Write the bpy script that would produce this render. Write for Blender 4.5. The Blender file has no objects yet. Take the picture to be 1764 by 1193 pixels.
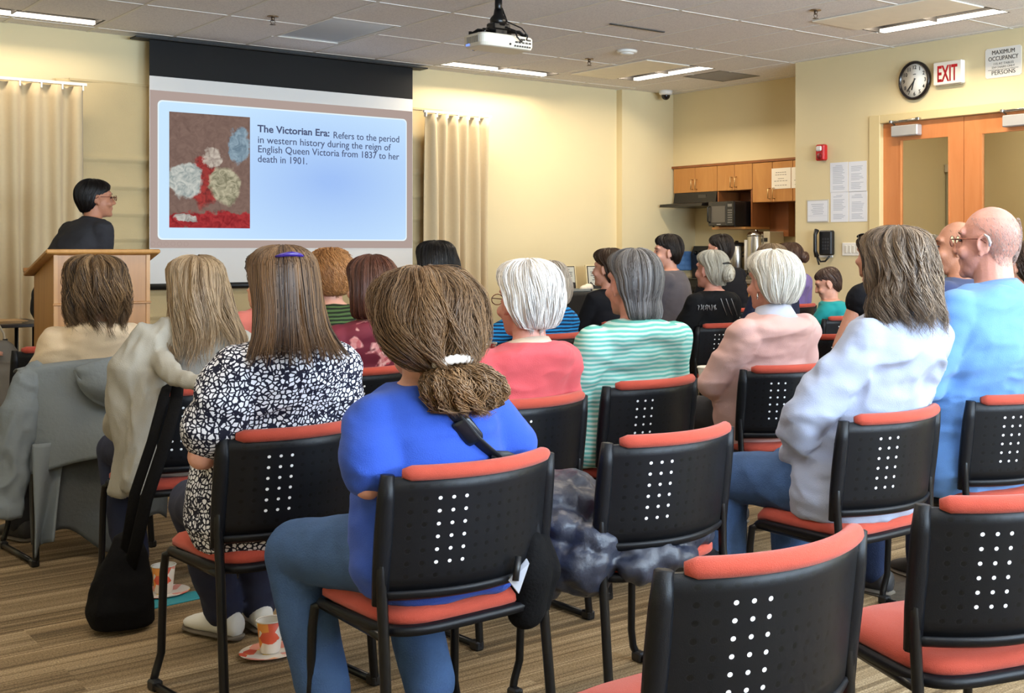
import bpy, math, random
import numpy as np
from mathutils import Vector, Matrix, Euler

# ------------------------------------------------------------------ camera, world, lights
C = bpy.context.scene.collection
SC = bpy.context.scene
F_PX, CX, HY, EYE = 2081.0, 1200.0, 428.0, 1.27     # focal length and principal point in 1764x1193 pixels, eye height in m
AZ = math.atan(2340 / 2081.0)
CO, SI = math.cos(AZ), math.sin(AZ)
CEIL = 3.05
cam_data = bpy.data.cameras.new('camera')
cam = bpy.data.objects.new('camera', cam_data)
C.objects.link(cam)
cam_data.sensor_width = 36.0
cam_data.lens = 36.0 * F_PX / 1764.0
cam_data.shift_x = -(CX - 882.0) / 1764.0
cam_data.shift_y = -(596.5 - HY) / 1764.0
cam_data.clip_start = 0.05
cam.location = (0, 0, EYE)
cam.rotation_euler = (math.pi / 2, 0, AZ - math.pi / 2)
SC.camera = cam

world = bpy.data.worlds.new('world')
SC.world = world
world.use_nodes = True
world.node_tree.nodes['Background'].inputs[0].default_value = (0.75, 0.86, 1.0, 1)
world.node_tree.nodes['Background'].inputs[1].default_value = 1.0

SC.view_settings.view_transform = 'Standard'
SC.view_settings.look = 'None'
SC.view_settings.gamma = 1.0
SC.view_settings.use_curve_mapping = False
SC.view_settings.exposure = 0.0
SC.cycles.use_denoising = True
SC.cycles.max_bounces = 6
SC.cycles.diffuse_bounces = 4
SC.cycles.glossy_bounces = 3
SC.cycles.transmission_bounces = 4
SC.cycles.transparent_max_bounces = 6
SC.cycles.sample_clamp_indirect = 4.0


def lamp(name, loc, size, power, color, rot=(0, 0, 0), size_y=None, spread=math.pi):
    d = bpy.data.lights.new(name, 'AREA')
    d.shape = 'RECTANGLE'
    d.size = size
    d.size_y = size_y or size
    d.energy = power
    d.color = color
    d.spread = spread
    o = bpy.data.objects.new(name, d)
    C.objects.link(o)
    o.location = loc
    o.rotation_euler = rot
    return o


WARM = (1.0, 0.85, 0.64)
DAY = (0.62, 0.80, 1.0)
# daylight through the two big windows of the back wall (behind the photographer), tilted up to brighten the ceiling
lamp('daylight_back_window', (2.6, -2.4, 1.75), 2.6, 950, DAY, (math.radians(150), 0, 0), 1.7)
lamp('daylight_back_window', (6.2, -2.4, 1.75), 2.6, 950, DAY, (math.radians(150), 0, 0), 1.7)
# extra unseen ceiling lamps, assumed for light over the back and middle of the room (the seen ones carry their lamps in their own builder)
for lx in (0.6, 3.2, 5.8):
    for ly, pw in ((0.2, 20), (3.4, 30)):
        lamp('extra_ceiling_light', (lx, ly, CEIL - 0.03), 1.2, pw, WARM, (0, 0, 0), 0.5)
lamp('extra_ceiling_light', (5.6, 6.6, CEIL - 0.03), 1.2, 36, WARM, (0, 0, 0), 0.5)
lamp('extra_ceiling_light', (0.9, 6.6, CEIL - 0.03), 1.2, 16, WARM, (0, 0, 0), 0.5)


def P(px, py, d):
    """World point seen at pixel (px, py) at view depth d."""
    r = (px - CX) / F_PX * d
    return Vector((d * CO + r * SI, d * SI - r * CO, EYE + (HY - py) / F_PX * d))


def on_x(px, py, X):
    k = (px - CX) / F_PX
    return P(px, py, X / (CO + k * SI))


def on_y(px, py, Y):
    k = (px - CX) / F_PX
    return P(px, py, Y / (SI - k * CO))


def on_z(px, py, z):
    return P(px, py, (z - EYE) * F_PX / (HY - py))


# ------------------------------------------------------------------ materials
MATS = {}


def srgb(r, g, b):
    f = lambda c: (c / 255 / 12.92) if c / 255 <= 0.04045 else ((c / 255 + 0.055) / 1.055) ** 2.4
    return (f(r), f(g), f(b), 1)


def nodes_of(name):
    m = bpy.data.materials.new(name)
    m.use_nodes = True
    nt = m.node_tree
    return m, nt, nt.nodes['Principled BSDF']


def N(nt, typ, **kw):
    n = nt.nodes.new(typ)
    for k, v in kw.items():
        if k.startswith('i_'):
            n.inputs[k[2:].replace('_', ' ')].default_value = v
        elif k.startswith('n'):
            n.inputs[int(k[1:])].default_value = v
        else:
            setattr(n, k, v)
    return n


def mat(name, col, rough=0.6, metal=0.0, var=0.08, vscale=8.0, bump=0.0, bscale=60.0, sheen=0.0, spec=0.5, stretch=(1, 1, 1), coat=0.0):
    """Plain painted / cloth / metal surface: colour with soft noise variation and a fine bump."""
    if name in MATS:
        return MATS[name]
    m, nt, b = nodes_of(name)
    L = nt.links.new
    tc = N(nt, 'ShaderNodeTexCoord')
    mp = N(nt, 'ShaderNodeMapping')
    mp.inputs['Scale'].default_value = stretch
    L(tc.outputs['Object'], mp.inputs['Vector'])
    nz = N(nt, 'ShaderNodeTexNoise', i_Scale=vscale, i_Detail=4.0)
    L(mp.outputs[0], nz.inputs['Vector'])
    mx = N(nt, 'ShaderNodeMix', data_type='RGBA')
    c = srgb(*col)
    mx.inputs[6].default_value = tuple(x * (1 - var) for x in c[:3]) + (1,)
    mx.inputs[7].default_value = tuple(min(1, x * (1 + var)) for x in c[:3]) + (1,)
    L(nz.outputs['Fac'], mx.inputs[0])
    L(mx.outputs[2], b.inputs['Base Color'])
    b.inputs['Roughness'].default_value = rough
    b.inputs['Metallic'].default_value = metal
    b.inputs['Specular IOR Level'].default_value = spec
    if sheen:
        b.inputs['Sheen Weight'].default_value = sheen
    if coat:
        b.inputs['Coat Weight'].default_value = coat
    if bump:
        nb = N(nt, 'ShaderNodeTexNoise', i_Scale=bscale, i_Detail=3.0)
        L(mp.outputs[0], nb.inputs['Vector'])
        bp = N(nt, 'ShaderNodeBump', i_Strength=bump, i_Distance=0.01)
        L(nb.outputs['Fac'], bp.inputs['Height'])
        L(bp.outputs[0], b.inputs['Normal'])
    MATS[name] = m
    return m


def glow(name, col, strength, var=0.0):
    if name in MATS:
        return MATS[name]
    m, nt, b = nodes_of(name)
    b.inputs['Base Color'].default_value = (0, 0, 0, 1)
    b.inputs['Specular IOR Level'].default_value = 0.0
    b.inputs['Emission Color'].default_value = srgb(*col)
    b.inputs['Emission Strength'].default_value = strength
    if var:
        tc = N(nt, 'ShaderNodeTexCoord')
        nz = N(nt, 'ShaderNodeTexNoise', i_Scale=9.0, i_Detail=5.0, i_Distortion=1.2)
        nt.links.new(tc.outputs['Object'], nz.inputs['Vector'])
        cr = N(nt, 'ShaderNodeValToRGB')
        c = srgb(*col)
        cr.color_ramp.elements[0].position, cr.color_ramp.elements[1].position = 0.3, 0.7
        cr.color_ramp.elements[0].color = tuple(x * (1 - var) for x in c[:3]) + (1,)
        cr.color_ramp.elements[1].color = tuple(x * (1 + var) for x in c[:3]) + (1,)
        nt.links.new(nz.outputs['Fac'], cr.inputs[0])
        nt.links.new(cr.outputs[0], b.inputs['Emission Color'])
    MATS[name] = m
    return m


def wood(name, c1, c2, scale=3.0, axis=(1, 1, 0.12), rough=0.4):
    if name in MATS:
        return MATS[name]
    m, nt, b = nodes_of(name)
    L = nt.links.new
    tc = N(nt, 'ShaderNodeTexCoord')
    mp = N(nt, 'ShaderNodeMapping')
    mp.inputs['Scale'].default_value = axis
    L(tc.outputs['Object'], mp.inputs['Vector'])
    nz = N(nt, 'ShaderNodeTexNoise', i_Scale=scale * 6, i_Detail=6.0, i_Roughness=0.65, i_Distortion=0.6)
    L(mp.outputs[0], nz.inputs['Vector'])
    cr = N(nt, 'ShaderNodeValToRGB')
    cr.color_ramp.elements[0].position = 0.3
    cr.color_ramp.elements[1].position = 0.7
    cr.color_ramp.elements[0].color = srgb(*c1)
    cr.color_ramp.elements[1].color = srgb(*c2)
    L(nz.outputs['Fac'], cr.inputs[0])
    L(cr.outputs[0], b.inputs['Base Color'])
    b.inputs['Roughness'].default_value = rough
    MATS[name] = m
    return m


def stripes(name, c1, c2, period, duty=0.5, axis='Z', rough=0.85, warp=0.004):
    """Knitted stripes: bands along one object axis."""
    if name in MATS:
        return MATS[name]
    m, nt, b = nodes_of(name)
    L = nt.links.new
    tc = N(nt, 'ShaderNodeTexCoord')
    sp = N(nt, 'ShaderNodeSeparateXYZ')
    L(tc.outputs['Object'], sp.inputs[0])
    nz = N(nt, 'ShaderNodeTexNoise', i_Scale=7.0)
    L(tc.outputs['Object'], nz.inputs['Vector'])
    ma = N(nt, 'ShaderNodeMath', operation='MULTIPLY_ADD')
    L(nz.outputs['Fac'], ma.inputs[0])
    ma.inputs[1].default_value = warp * 6
    L(sp.outputs[axis], ma.inputs[2])
    dv = N(nt, 'ShaderNodeMath', operation='DIVIDE')
    L(ma.outputs[0], dv.inputs[0])
    dv.inputs[1].default_value = period
    fr = N(nt, 'ShaderNodeMath', operation='FRACT')
    L(dv.outputs[0], fr.inputs[0])
    cr = N(nt, 'ShaderNodeValToRGB')
    e = cr.color_ramp.elements
    e[0].position = max(0, duty - 0.06)
    e[0].color = srgb(*c1)
    e[1].position = min(1, duty + 0.06)
    e[1].color = srgb(*c2)
    L(fr.outputs[0], cr.inputs[0])
    L(cr.outputs[0], b.inputs['Base Color'])
    b.inputs['Roughness'].default_value = rough
    b.inputs['Specular IOR Level'].default_value = 0.2
    MATS[name] = m
    return m


def pebble_print(name):
    """White rounded shapes on near-black cloth."""
    m, nt, b = nodes_of(name)
    L = nt.links.new
    tc = N(nt, 'ShaderNodeTexCoord')
    v = N(nt, 'ShaderNodeTexVoronoi', feature='DISTANCE_TO_EDGE', i_Scale=74.0, i_Randomness=0.8)
    nz = N(nt, 'ShaderNodeTexNoise', i_Scale=40.0)
    L(tc.outputs['Object'], nz.inputs['Vector'])
    mx = N(nt, 'ShaderNodeMix', data_type='RGBA', blend_type='LINEAR_LIGHT')
    mx.inputs[0].default_value = 0.008
    L(tc.outputs['Object'], mx.inputs[6])
    L(nz.outputs['Color'], mx.inputs[7])
    L(mx.outputs[2], v.inputs['Vector'])
    cr = N(nt, 'ShaderNodeValToRGB')
    e = cr.color_ramp.elements
    e[0].position = 0.13
    e[0].color = srgb(24, 24, 40)
    e[1].position = 0.16
    e[1].color = srgb(222, 222, 230)
    L(v.outputs['Distance'], cr.inputs[0])
    L(cr.outputs[0], b.inputs['Base Color'])
    b.inputs['Roughness'].default_value = 0.8
    b.inputs['Specular IOR Level'].default_value = 0.2
    return m


def floral_print(name):
    """Pale pink petals scattered in patches over burgundy cloth."""
    m, nt, b = nodes_of(name)
    L = nt.links.new
    tc = N(nt, 'ShaderNodeTexCoord')
    v = N(nt, 'ShaderNodeTexVoronoi', i_Scale=58.0)
    L(tc.outputs['Object'], v.inputs['Vector'])
    nz = N(nt, 'ShaderNodeTexNoise', i_Scale=9.0, i_Detail=3.0)
    L(tc.outputs['Object'], nz.inputs['Vector'])
    cr = N(nt, 'ShaderNodeValToRGB')
    e = cr.color_ramp.elements
    e[0].position = 0.52
    e[0].color = (0, 0, 0, 1)
    e[1].position = 0.56
    e[1].color = (1, 1, 1, 1)
    L(nz.outputs['Fac'], cr.inputs[0])
    sx = N(nt, 'ShaderNodeSeparateColor')
    L(v.outputs['Color'], sx.inputs[0])
    pr = N(nt, 'ShaderNodeValToRGB')
    pe = pr.color_ramp.elements
    pe[0].color = srgb(190, 70, 80)
    pe[1].color = srgb(235, 180, 170)
    L(sx.outputs[0], pr.inputs[0])
    mx = N(nt, 'ShaderNodeMix', data_type='RGBA')
    mx.inputs[6].default_value = srgb(104, 22, 40)
    L(cr.outputs[0], mx.inputs[0])
    L(pr.outputs[0], mx.inputs[7])
    L(mx.outputs[2], b.inputs['Base Color'])
    b.inputs['Roughness'].default_value = 0.8
    return m


def denim(name, col):
    m = mat(name, col, 0.85, 0, 0.35, 14, 0.25, 220, spec=0.2)
    return m


def hair_mat(name, dark, light, rough=0.42):
    if name in MATS:
        return MATS[name]
    m, nt, b = nodes_of(name)
    L = nt.links.new
    at = N(nt, 'ShaderNodeAttribute', attribute_name='tone')
    cr = N(nt, 'ShaderNodeValToRGB')
    cr.color_ramp.elements[0].color = srgb(*dark)
    cr.color_ramp.elements[1].color = srgb(*light)
    L(at.outputs['Fac'], cr.inputs[0])
    L(cr.outputs[0], b.inputs['Base Color'])
    b.inputs['Roughness'].default_value = rough
    b.inputs['Specular IOR Level'].default_value = 0.35
    MATS[name] = m
    return m


def skin(name, col):
    m = mat(name, col, 0.5, 0, 0.10, 18, 0.12, 140, spec=0.35)
    b = m.node_tree.nodes['Principled BSDF']
    b.inputs['Subsurface Weight'].default_value = 0.08
    b.inputs['Subsurface Radius'].default_value = (0.01, 0.004, 0.002)
    return m


# ------------------------------------------------------------------ mesh helpers
class MB:
    """Collects solids; build() links them as ONE mesh object."""

    def __init__(self):
        self.v, self.f, self.sm, self.mi = [], [], [], []

    def add(self, verts, faces, smooth=False, mi=0):
        b = len(self.v)
        self.v += [tuple(p) for p in verts]
        self.f += [tuple(i + b for i in f) for f in faces]
        self.sm += [smooth] * len(faces)
        self.mi += [mi] * len(faces)
        return self

    def box(self, lo, hi, mi=0, bev=0.0, M=None):
        x0, y0, z0 = lo
        x1, y1, z1 = hi
        if bev > 0:
            b = min(bev, (x1 - x0) / 2.01, (y1 - y0) / 2.01, (z1 - z0) / 2.01)
            rings = []
            for z, i in ((z0, b), (z0 + b, 0), (z1 - b, 0), (z1, b)):
                rings.append([(x, y, z) for x, y in (
                    (x0 + i + b * (i == 0), y0 + i), (x1 - i - b * (i == 0), y0 + i), (x1 - i, y0 + i + b * (i == 0)), (x1 - i, y1 - i - b * (i == 0)),
                    (x1 - i - b * (i == 0), y1 - i), (x0 + i + b * (i == 0), y1 - i), (x0 + i, y1 - i - b * (i == 0)), (x0 + i, y0 + i + b * (i == 0)))])
            vs = [p for r in rings for p in r]
            fs = [tuple(range(7, -1, -1)), tuple(range(24, 32))]
            for k in range(3):
                for j in range(8):
                    fs.append((k * 8 + j, k * 8 + (j + 1) % 8, k * 8 + 8 + (j + 1) % 8, k * 8 + 8 + j))
        else:
            vs = [(x0, y0, z0), (x1, y0, z0), (x1, y1, z0), (x0, y1, z0), (x0, y0, z1), (x1, y0, z1), (x1, y1, z1), (x0, y1, z1)]
            fs = [(3, 2, 1, 0), (4, 5, 6, 7), (0, 1, 5, 4), (1, 2, 6, 5), (2, 3, 7, 6), (3, 0, 4, 7)]
        if M is not None:
            vs = [M @ Vector(p) for p in vs]
        return self.add(vs, fs, False, mi)

    def tube(self, pts, r, n=10, mi=0, closed=False, flat=None):
        """Round tube through pts; r one radius or one per point; flat=(a,b) squashes the section."""
        pts = [Vector(p) for p in pts]
        m = len(pts)
        rs = r if isinstance(r, (list, tuple)) else [r] * m
        vs, fs = [], []
        up = None
        for i, p in enumerate(pts):
            if closed:
                t = pts[(i + 1) % m] - pts[i - 1]
            else:
                t = pts[min(i + 1, m - 1)] - pts[max(i - 1, 0)]
            t.normalize()
            if up is None:
                up = t.orthogonal().normalized()
                if flat:
                    up = Vector(flat[2]) if len(flat) > 2 else up
            up = (up - t * up.dot(t)).normalized()
            sd = t.cross(up)
            for k in range(n):
                a = 2 * math.pi * k / n
                fa, fb = (flat[0], flat[1]) if flat else (1, 1)
                vs.append(p + (up * math.cos(a) * fa + sd * math.sin(a) * fb) * rs[i])
        for i in range(m if closed else m - 1):
            for k in range(n):
                a, b2 = i * n, ((i + 1) % m) * n
                fs.append((a + k, a + (k + 1) % n, b2 + (k + 1) % n, b2 + k))
        if not closed:
            fs.append(tuple(range(n - 1, -1, -1)))
            fs.append(tuple(range((m - 1) * n, m * n)))
        return self.add(vs, fs, True, mi)

    def lathe(self, prof, c=(0, 0, 0), n=24, mi=0, M=None, smooth=True, caps=True):
        """Solid of revolution about z: prof = [(r, z), ...] bottom to top."""
        vs, fs = [], []
        for r, z in prof:
            for k in range(n):
                a = 2 * math.pi * k / n
                p = Vector((r * math.cos(a), r * math.sin(a), z))
                if M is not None:
                    p = M @ p
                vs.append(p + Vector(c))
        for i in range(len(prof) - 1):
            for k in range(n):
                fs.append((i * n + k, i * n + (k + 1) % n, (i + 1) * n + (k + 1) % n, (i + 1) * n + k))
        if caps:
            fs.append(tuple(range(n - 1, -1, -1)))
            fs.append(tuple(range((len(prof) - 1) * n, len(prof) * n)))
        return self.add(vs, fs, smooth, mi)

    def loft(self, rings, mi=0, smooth=True, caps=True):
        n = len(rings[0])
        vs = [p for r in rings for p in r]
        fs = []
        for i in range(len(rings) - 1):
            for k in range(n):
                fs.append((i * n + k, i * n + (k + 1) % n, (i + 1) * n + (k + 1) % n, (i + 1) * n + k))
        if caps:
            fs.append(tuple(range(n - 1, -1, -1)))
            fs.append(tuple(range((len(rings) - 1) * n, len(rings) * n)))
        return self.add(vs, fs, smooth, mi)

    def ball(self, c, r, nu=20, nv=12, mi=0, R=None):
        rx, ry, rz = r if isinstance(r, (tuple, list)) else (r, r, r)
        rings = []
        for j in range(nv + 1):
            ph = math.pi * (0.02 + 0.96 * j / nv) - math.pi / 2
            ring = []
            for k in range(nu):
                a = 2 * math.pi * k / nu
                p = Vector((rx * math.cos(ph) * math.cos(a), ry * math.cos(ph) * math.sin(a), rz * math.sin(ph)))
                if R is not None:
                    p = R @ p
                ring.append(p + Vector(c))
            rings.append(ring)
        return self.loft(rings, mi)

    def cap(self, p0, r0, p1, r1, n=16):
        """Tapered capsule."""
        p0, p1 = Vector(p0), Vector(p1)
        t = (p1 - p0)
        L = t.length
        t = t / L if L > 1e-6 else Vector((0, 0, 1))
        pts, rs = [], []
        for a in (-88, -60, -30, 0):
            pts.append(p0 + t * (r0 * math.sin(math.radians(a))))
            rs.append(r0 * math.cos(math.radians(a)))
        for a in (0, 30, 60, 88):
            pts.append(p1 + t * (r1 * math.sin(math.radians(a))))
            rs.append(r1 * math.cos(math.radians(a)))
        return self.tube(pts, rs, n)

    def chain(self, pts, rs, n=16):
        for i in range(len(pts) - 1):
            self.cap(pts[i], rs[i], pts[i + 1], rs[i + 1], n)
        return self

    def sheet(self, fn, nu, nv, th=0.004, mi=0, smooth=True):
        """Cloth/panel of real thickness: fn(u, v) -> point, u and v in 0..1."""
        pts = [[Vector(fn(i / nu, j / nv)) for j in range(nv + 1)] for i in range(nu + 1)]
        top, bot = [], []
        for i in range(nu + 1):
            for j in range(nv + 1):
                du = pts[min(i + 1, nu)][j] - pts[max(i - 1, 0)][j]
                dv = pts[i][min(j + 1, nv)] - pts[i][max(j - 1, 0)]
                nrm = du.cross(dv)
                nrm = nrm.normalized() if nrm.length > 1e-9 else Vector((0, 0, 1))
                top.append(pts[i][j] + nrm * th / 2)
                bot.append(pts[i][j] - nrm * th / 2)
        w = nv + 1
        K = len(top)
        fs = []
        for i in range(nu):
            for j in range(nv):
                a = i * w + j
                fs.append((a, a + w, a + w + 1, a + 1))
                fs.append((K + a, K + a + 1, K + a + w + 1, K + a + w))
        for i in range(nu):
            a = i * w
            fs.append((a, K + a, K + a + w, a + w))
            a = i * w + nv
            fs.append((a, a + w, K + a + w, K + a))
        for j in range(nv):
            a = j
            fs.append((a, a + 1, K + a + 1, K + a))
            a = nu * w + j
            fs.append((a, K + a, K + a + 1, a + 1))
        return self.add(top + bot, fs, smooth, mi)

    def build(self, name, m, parent=None, loc=(0, 0, 0), uv=None):
        me = bpy.data.meshes.new(name)
        me.from_pydata([tuple(p) for p in self.v], [], self.f)
        me.polygons.foreach_set('use_smooth', self.sm)
        ms = m if isinstance(m, (list, tuple)) else [m]
        for x in ms:
            me.materials.append(x)
        if len(ms) > 1:
            me.polygons.foreach_set('material_index', self.mi)
        me.update()
        return link(name, me, parent, loc)


def link(name, me, parent=None, loc=(0, 0, 0)):
    o = bpy.data.objects.new(name, me)
    C.objects.link(o)
    o.location = loc
    if parent is not None:
        o.parent = parent
    return o


def tag(o, label, cat, group=None, kind=None):
    o['label'] = label
    o['category'] = cat
    if group:
        o['group'] = group
    if kind:
        o['kind'] = kind
    return o


def thing(name, label, cat, loc=(0, 0, 0), rz=0.0, group=None):
    o = bpy.data.objects.new(name, None)
    C.objects.link(o)
    o.location = loc
    o.rotation_euler = (0, 0, rz)
    o.empty_display_size = 0.1
    return tag(o, label, cat, group)


def struct(o):
    o['kind'] = 'structure'
    return o


def copy_tree(o, parent=None):
    c = o.copy()
    C.objects.link(c)
    if parent is not None:
        c.parent = parent
    for ch in list(o.children):
        copy_tree(ch, c)
    return c


def text(name, body, size, m, parent, M, width=None, bold=0.0, align='LEFT', depth=0.0008):
    """Raised lettering as a mesh; M places it (text runs along M's x, up along M's y)."""
    cu = bpy.data.curves.new(name, 'FONT')
    cu.body = body
    cu.size = size
    cu.offset = bold
    cu.extrude = depth
    cu.resolution_u = 3
    cu.align_x = align
    tmp = bpy.data.objects.new(name, cu)
    C.objects.link(tmp)
    dg = bpy.context.evaluated_depsgraph_get()
    me = bpy.data.meshes.new_from_object(tmp.evaluated_get(dg))
    bpy.data.objects.remove(tmp)
    bpy.data.curves.remove(cu)
    co = np.empty(len(me.vertices) * 3)
    me.vertices.foreach_get('co', co)
    co = co.reshape(-1, 3)
    if width and len(co):
        w = co[:, 0].max() - co[:, 0].min()
        co[:, 0] *= width / w
    R = np.array(M.to_3x3())
    co = co @ R.T + np.array(M.translation)
    me.vertices.foreach_set('co', co.ravel())
    me.materials.clear()
    me.materials.append(m)
    me.update()
    return link(name, me, parent)


# ---- numpy noise
def _h(ix, iy, iz, seed):
    n = (ix * 374761393 + iy * 668265263 + iz * 2147483647 + seed * 974634777) & 0xFFFFFFFF
    n = ((n ^ (n >> 13)) * 1274126177) & 0xFFFFFFFF
    n = n ^ (n >> 16)
    return (n & 0xFFFF) / 65535.0


def vnoise(p, seed=0):
    """Value noise in -1..1 at points p (n, 3)."""
    p = np.asarray(p, float)
    i = np.floor(p).astype(np.int64)
    f = p - i
    f = f * f * (3 - 2 * f)
    out = 0
    for dx in (0, 1):
        for dy in (0, 1):
            for dz in (0, 1):
                w = (f[:, 0] if dx else 1 - f[:, 0]) * (f[:, 1] if dy else 1 - f[:, 1]) * (f[:, 2] if dz else 1 - f[:, 2])
                out = out + w * _h(i[:, 0] + dx, i[:, 1] + dy, i[:, 2] + dz, seed)
    return out * 2 - 1


def _rot(seed):
    g = np.random.default_rng(seed + 100)
    q, _ = np.linalg.qr(g.normal(size=(3, 3)))
    return q


def fbm(p, seed=0, octs=3):
    out, amp = 0, 1.0
    for k in range(octs):
        out = out + amp * vnoise(p @ _rot(seed + k).T + 7.3 * k, seed + k)
        p = p * 2.03
        amp *= 0.5
    return out / 1.6


def remesh(mb, name, m, parent, vox, smooth_it=4, fold=0.0, fscale=(7, 7, 16), seed=0, extra=None, cut=None):
    """Unite the collected solids into one continuous skin; optional cloth folds pushed along the normals."""
    me0 = bpy.data.meshes.new('tmp')
    me0.from_pydata([tuple(p) for p in mb.v], [], mb.f)
    tmp = bpy.data.objects.new('tmp', me0)
    C.objects.link(tmp)
    md = tmp.modifiers.new('r', 'REMESH')
    md.mode = 'VOXEL'
    md.voxel_size = vox
    md.use_smooth_shade = True
    if smooth_it:
        ms = tmp.modifiers.new('s', 'SMOOTH')
        ms.factor = 0.5
        ms.iterations = smooth_it
    dg = bpy.context.evaluated_depsgraph_get()
    me = bpy.data.meshes.new_from_object(tmp.evaluated_get(dg))
    bpy.data.objects.remove(tmp)
    bpy.data.meshes.remove(me0)
    n = len(me.vertices)
    if fold or extra:
        co = np.empty(n * 3)
        me.vertices.foreach_get('co', co)
        co = co.reshape(-1, 3)
        no = np.empty(n * 3)
        me.vertex_normals.foreach_get('vector', no)
        no = no.reshape(-1, 3)
        d = np.zeros(n)
        if fold:
            w = np.stack([fbm(co * 4 + 11, seed, 2), fbm(co * 4 + 37, seed + 5, 2), fbm(co * 4 + 71, seed + 9, 2)], 1) * 0.07
            q = (co + w) * np.array(fscale)
            rg = 1 - np.abs(fbm(q, seed + 1, 2)) * 2.6
            mask = np.clip(0.55 + 0.9 * fbm(co * 3.5 + 3, seed + 12, 2), 0, 1)
            d += fold * 1.5 * (np.clip(rg, -0.6, 1) * mask + 0.35 * fbm(q * 2.3, seed + 2, 2))
        if extra:
            d += extra(co, no)
        co = co + no * d[:, None]
        me.vertices.foreach_set('co', co.ravel())
    me.materials.clear()
    me.materials.append(m)
    me.polygons.foreach_set('use_smooth', [True] * len(me.polygons))
    me.name = name
    me.update()
    return link(name, me, parent)

# ------------------------------------------------------------------ the room
XL, YB = -2.6, -2.6                      # left and back walls (behind the photographer)
YF, YF2, XJ = 10.73, 10.63, 8.34         # front wall, its projecting pier, where the pier starts
XR, YC, XK, XS = 8.41, 8.03, 9.43, 9.09  # right wall, its corner, kitchen wall, soffit face over the cabinets
M_WALL = mat('wall_paint', (219, 202, 160), 0.75, 0, 0.03, 3, 0.06, 240)
M_TRIM = mat('trim_paint', (212, 192, 144), 0.5, 0, 0.03)
M_WHITE = mat('white_plastic', (232, 228, 220), 0.4, 0, 0.03)
M_BLACK = mat('black_plastic', (18, 18, 20), 0.42, 0, 0.1)
M_BLACKM = mat('black_metal', (14, 14, 15), 0.3, 0.3, 0.1)
M_STEEL = mat('brushed_steel', (190, 188, 184), 0.25, 1.0, 0.1, 30, stretch=(1, 1, 0.05))
M_GREY = mat('grey_metal', (150, 148, 146), 0.45, 0.4, 0.05)


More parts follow.
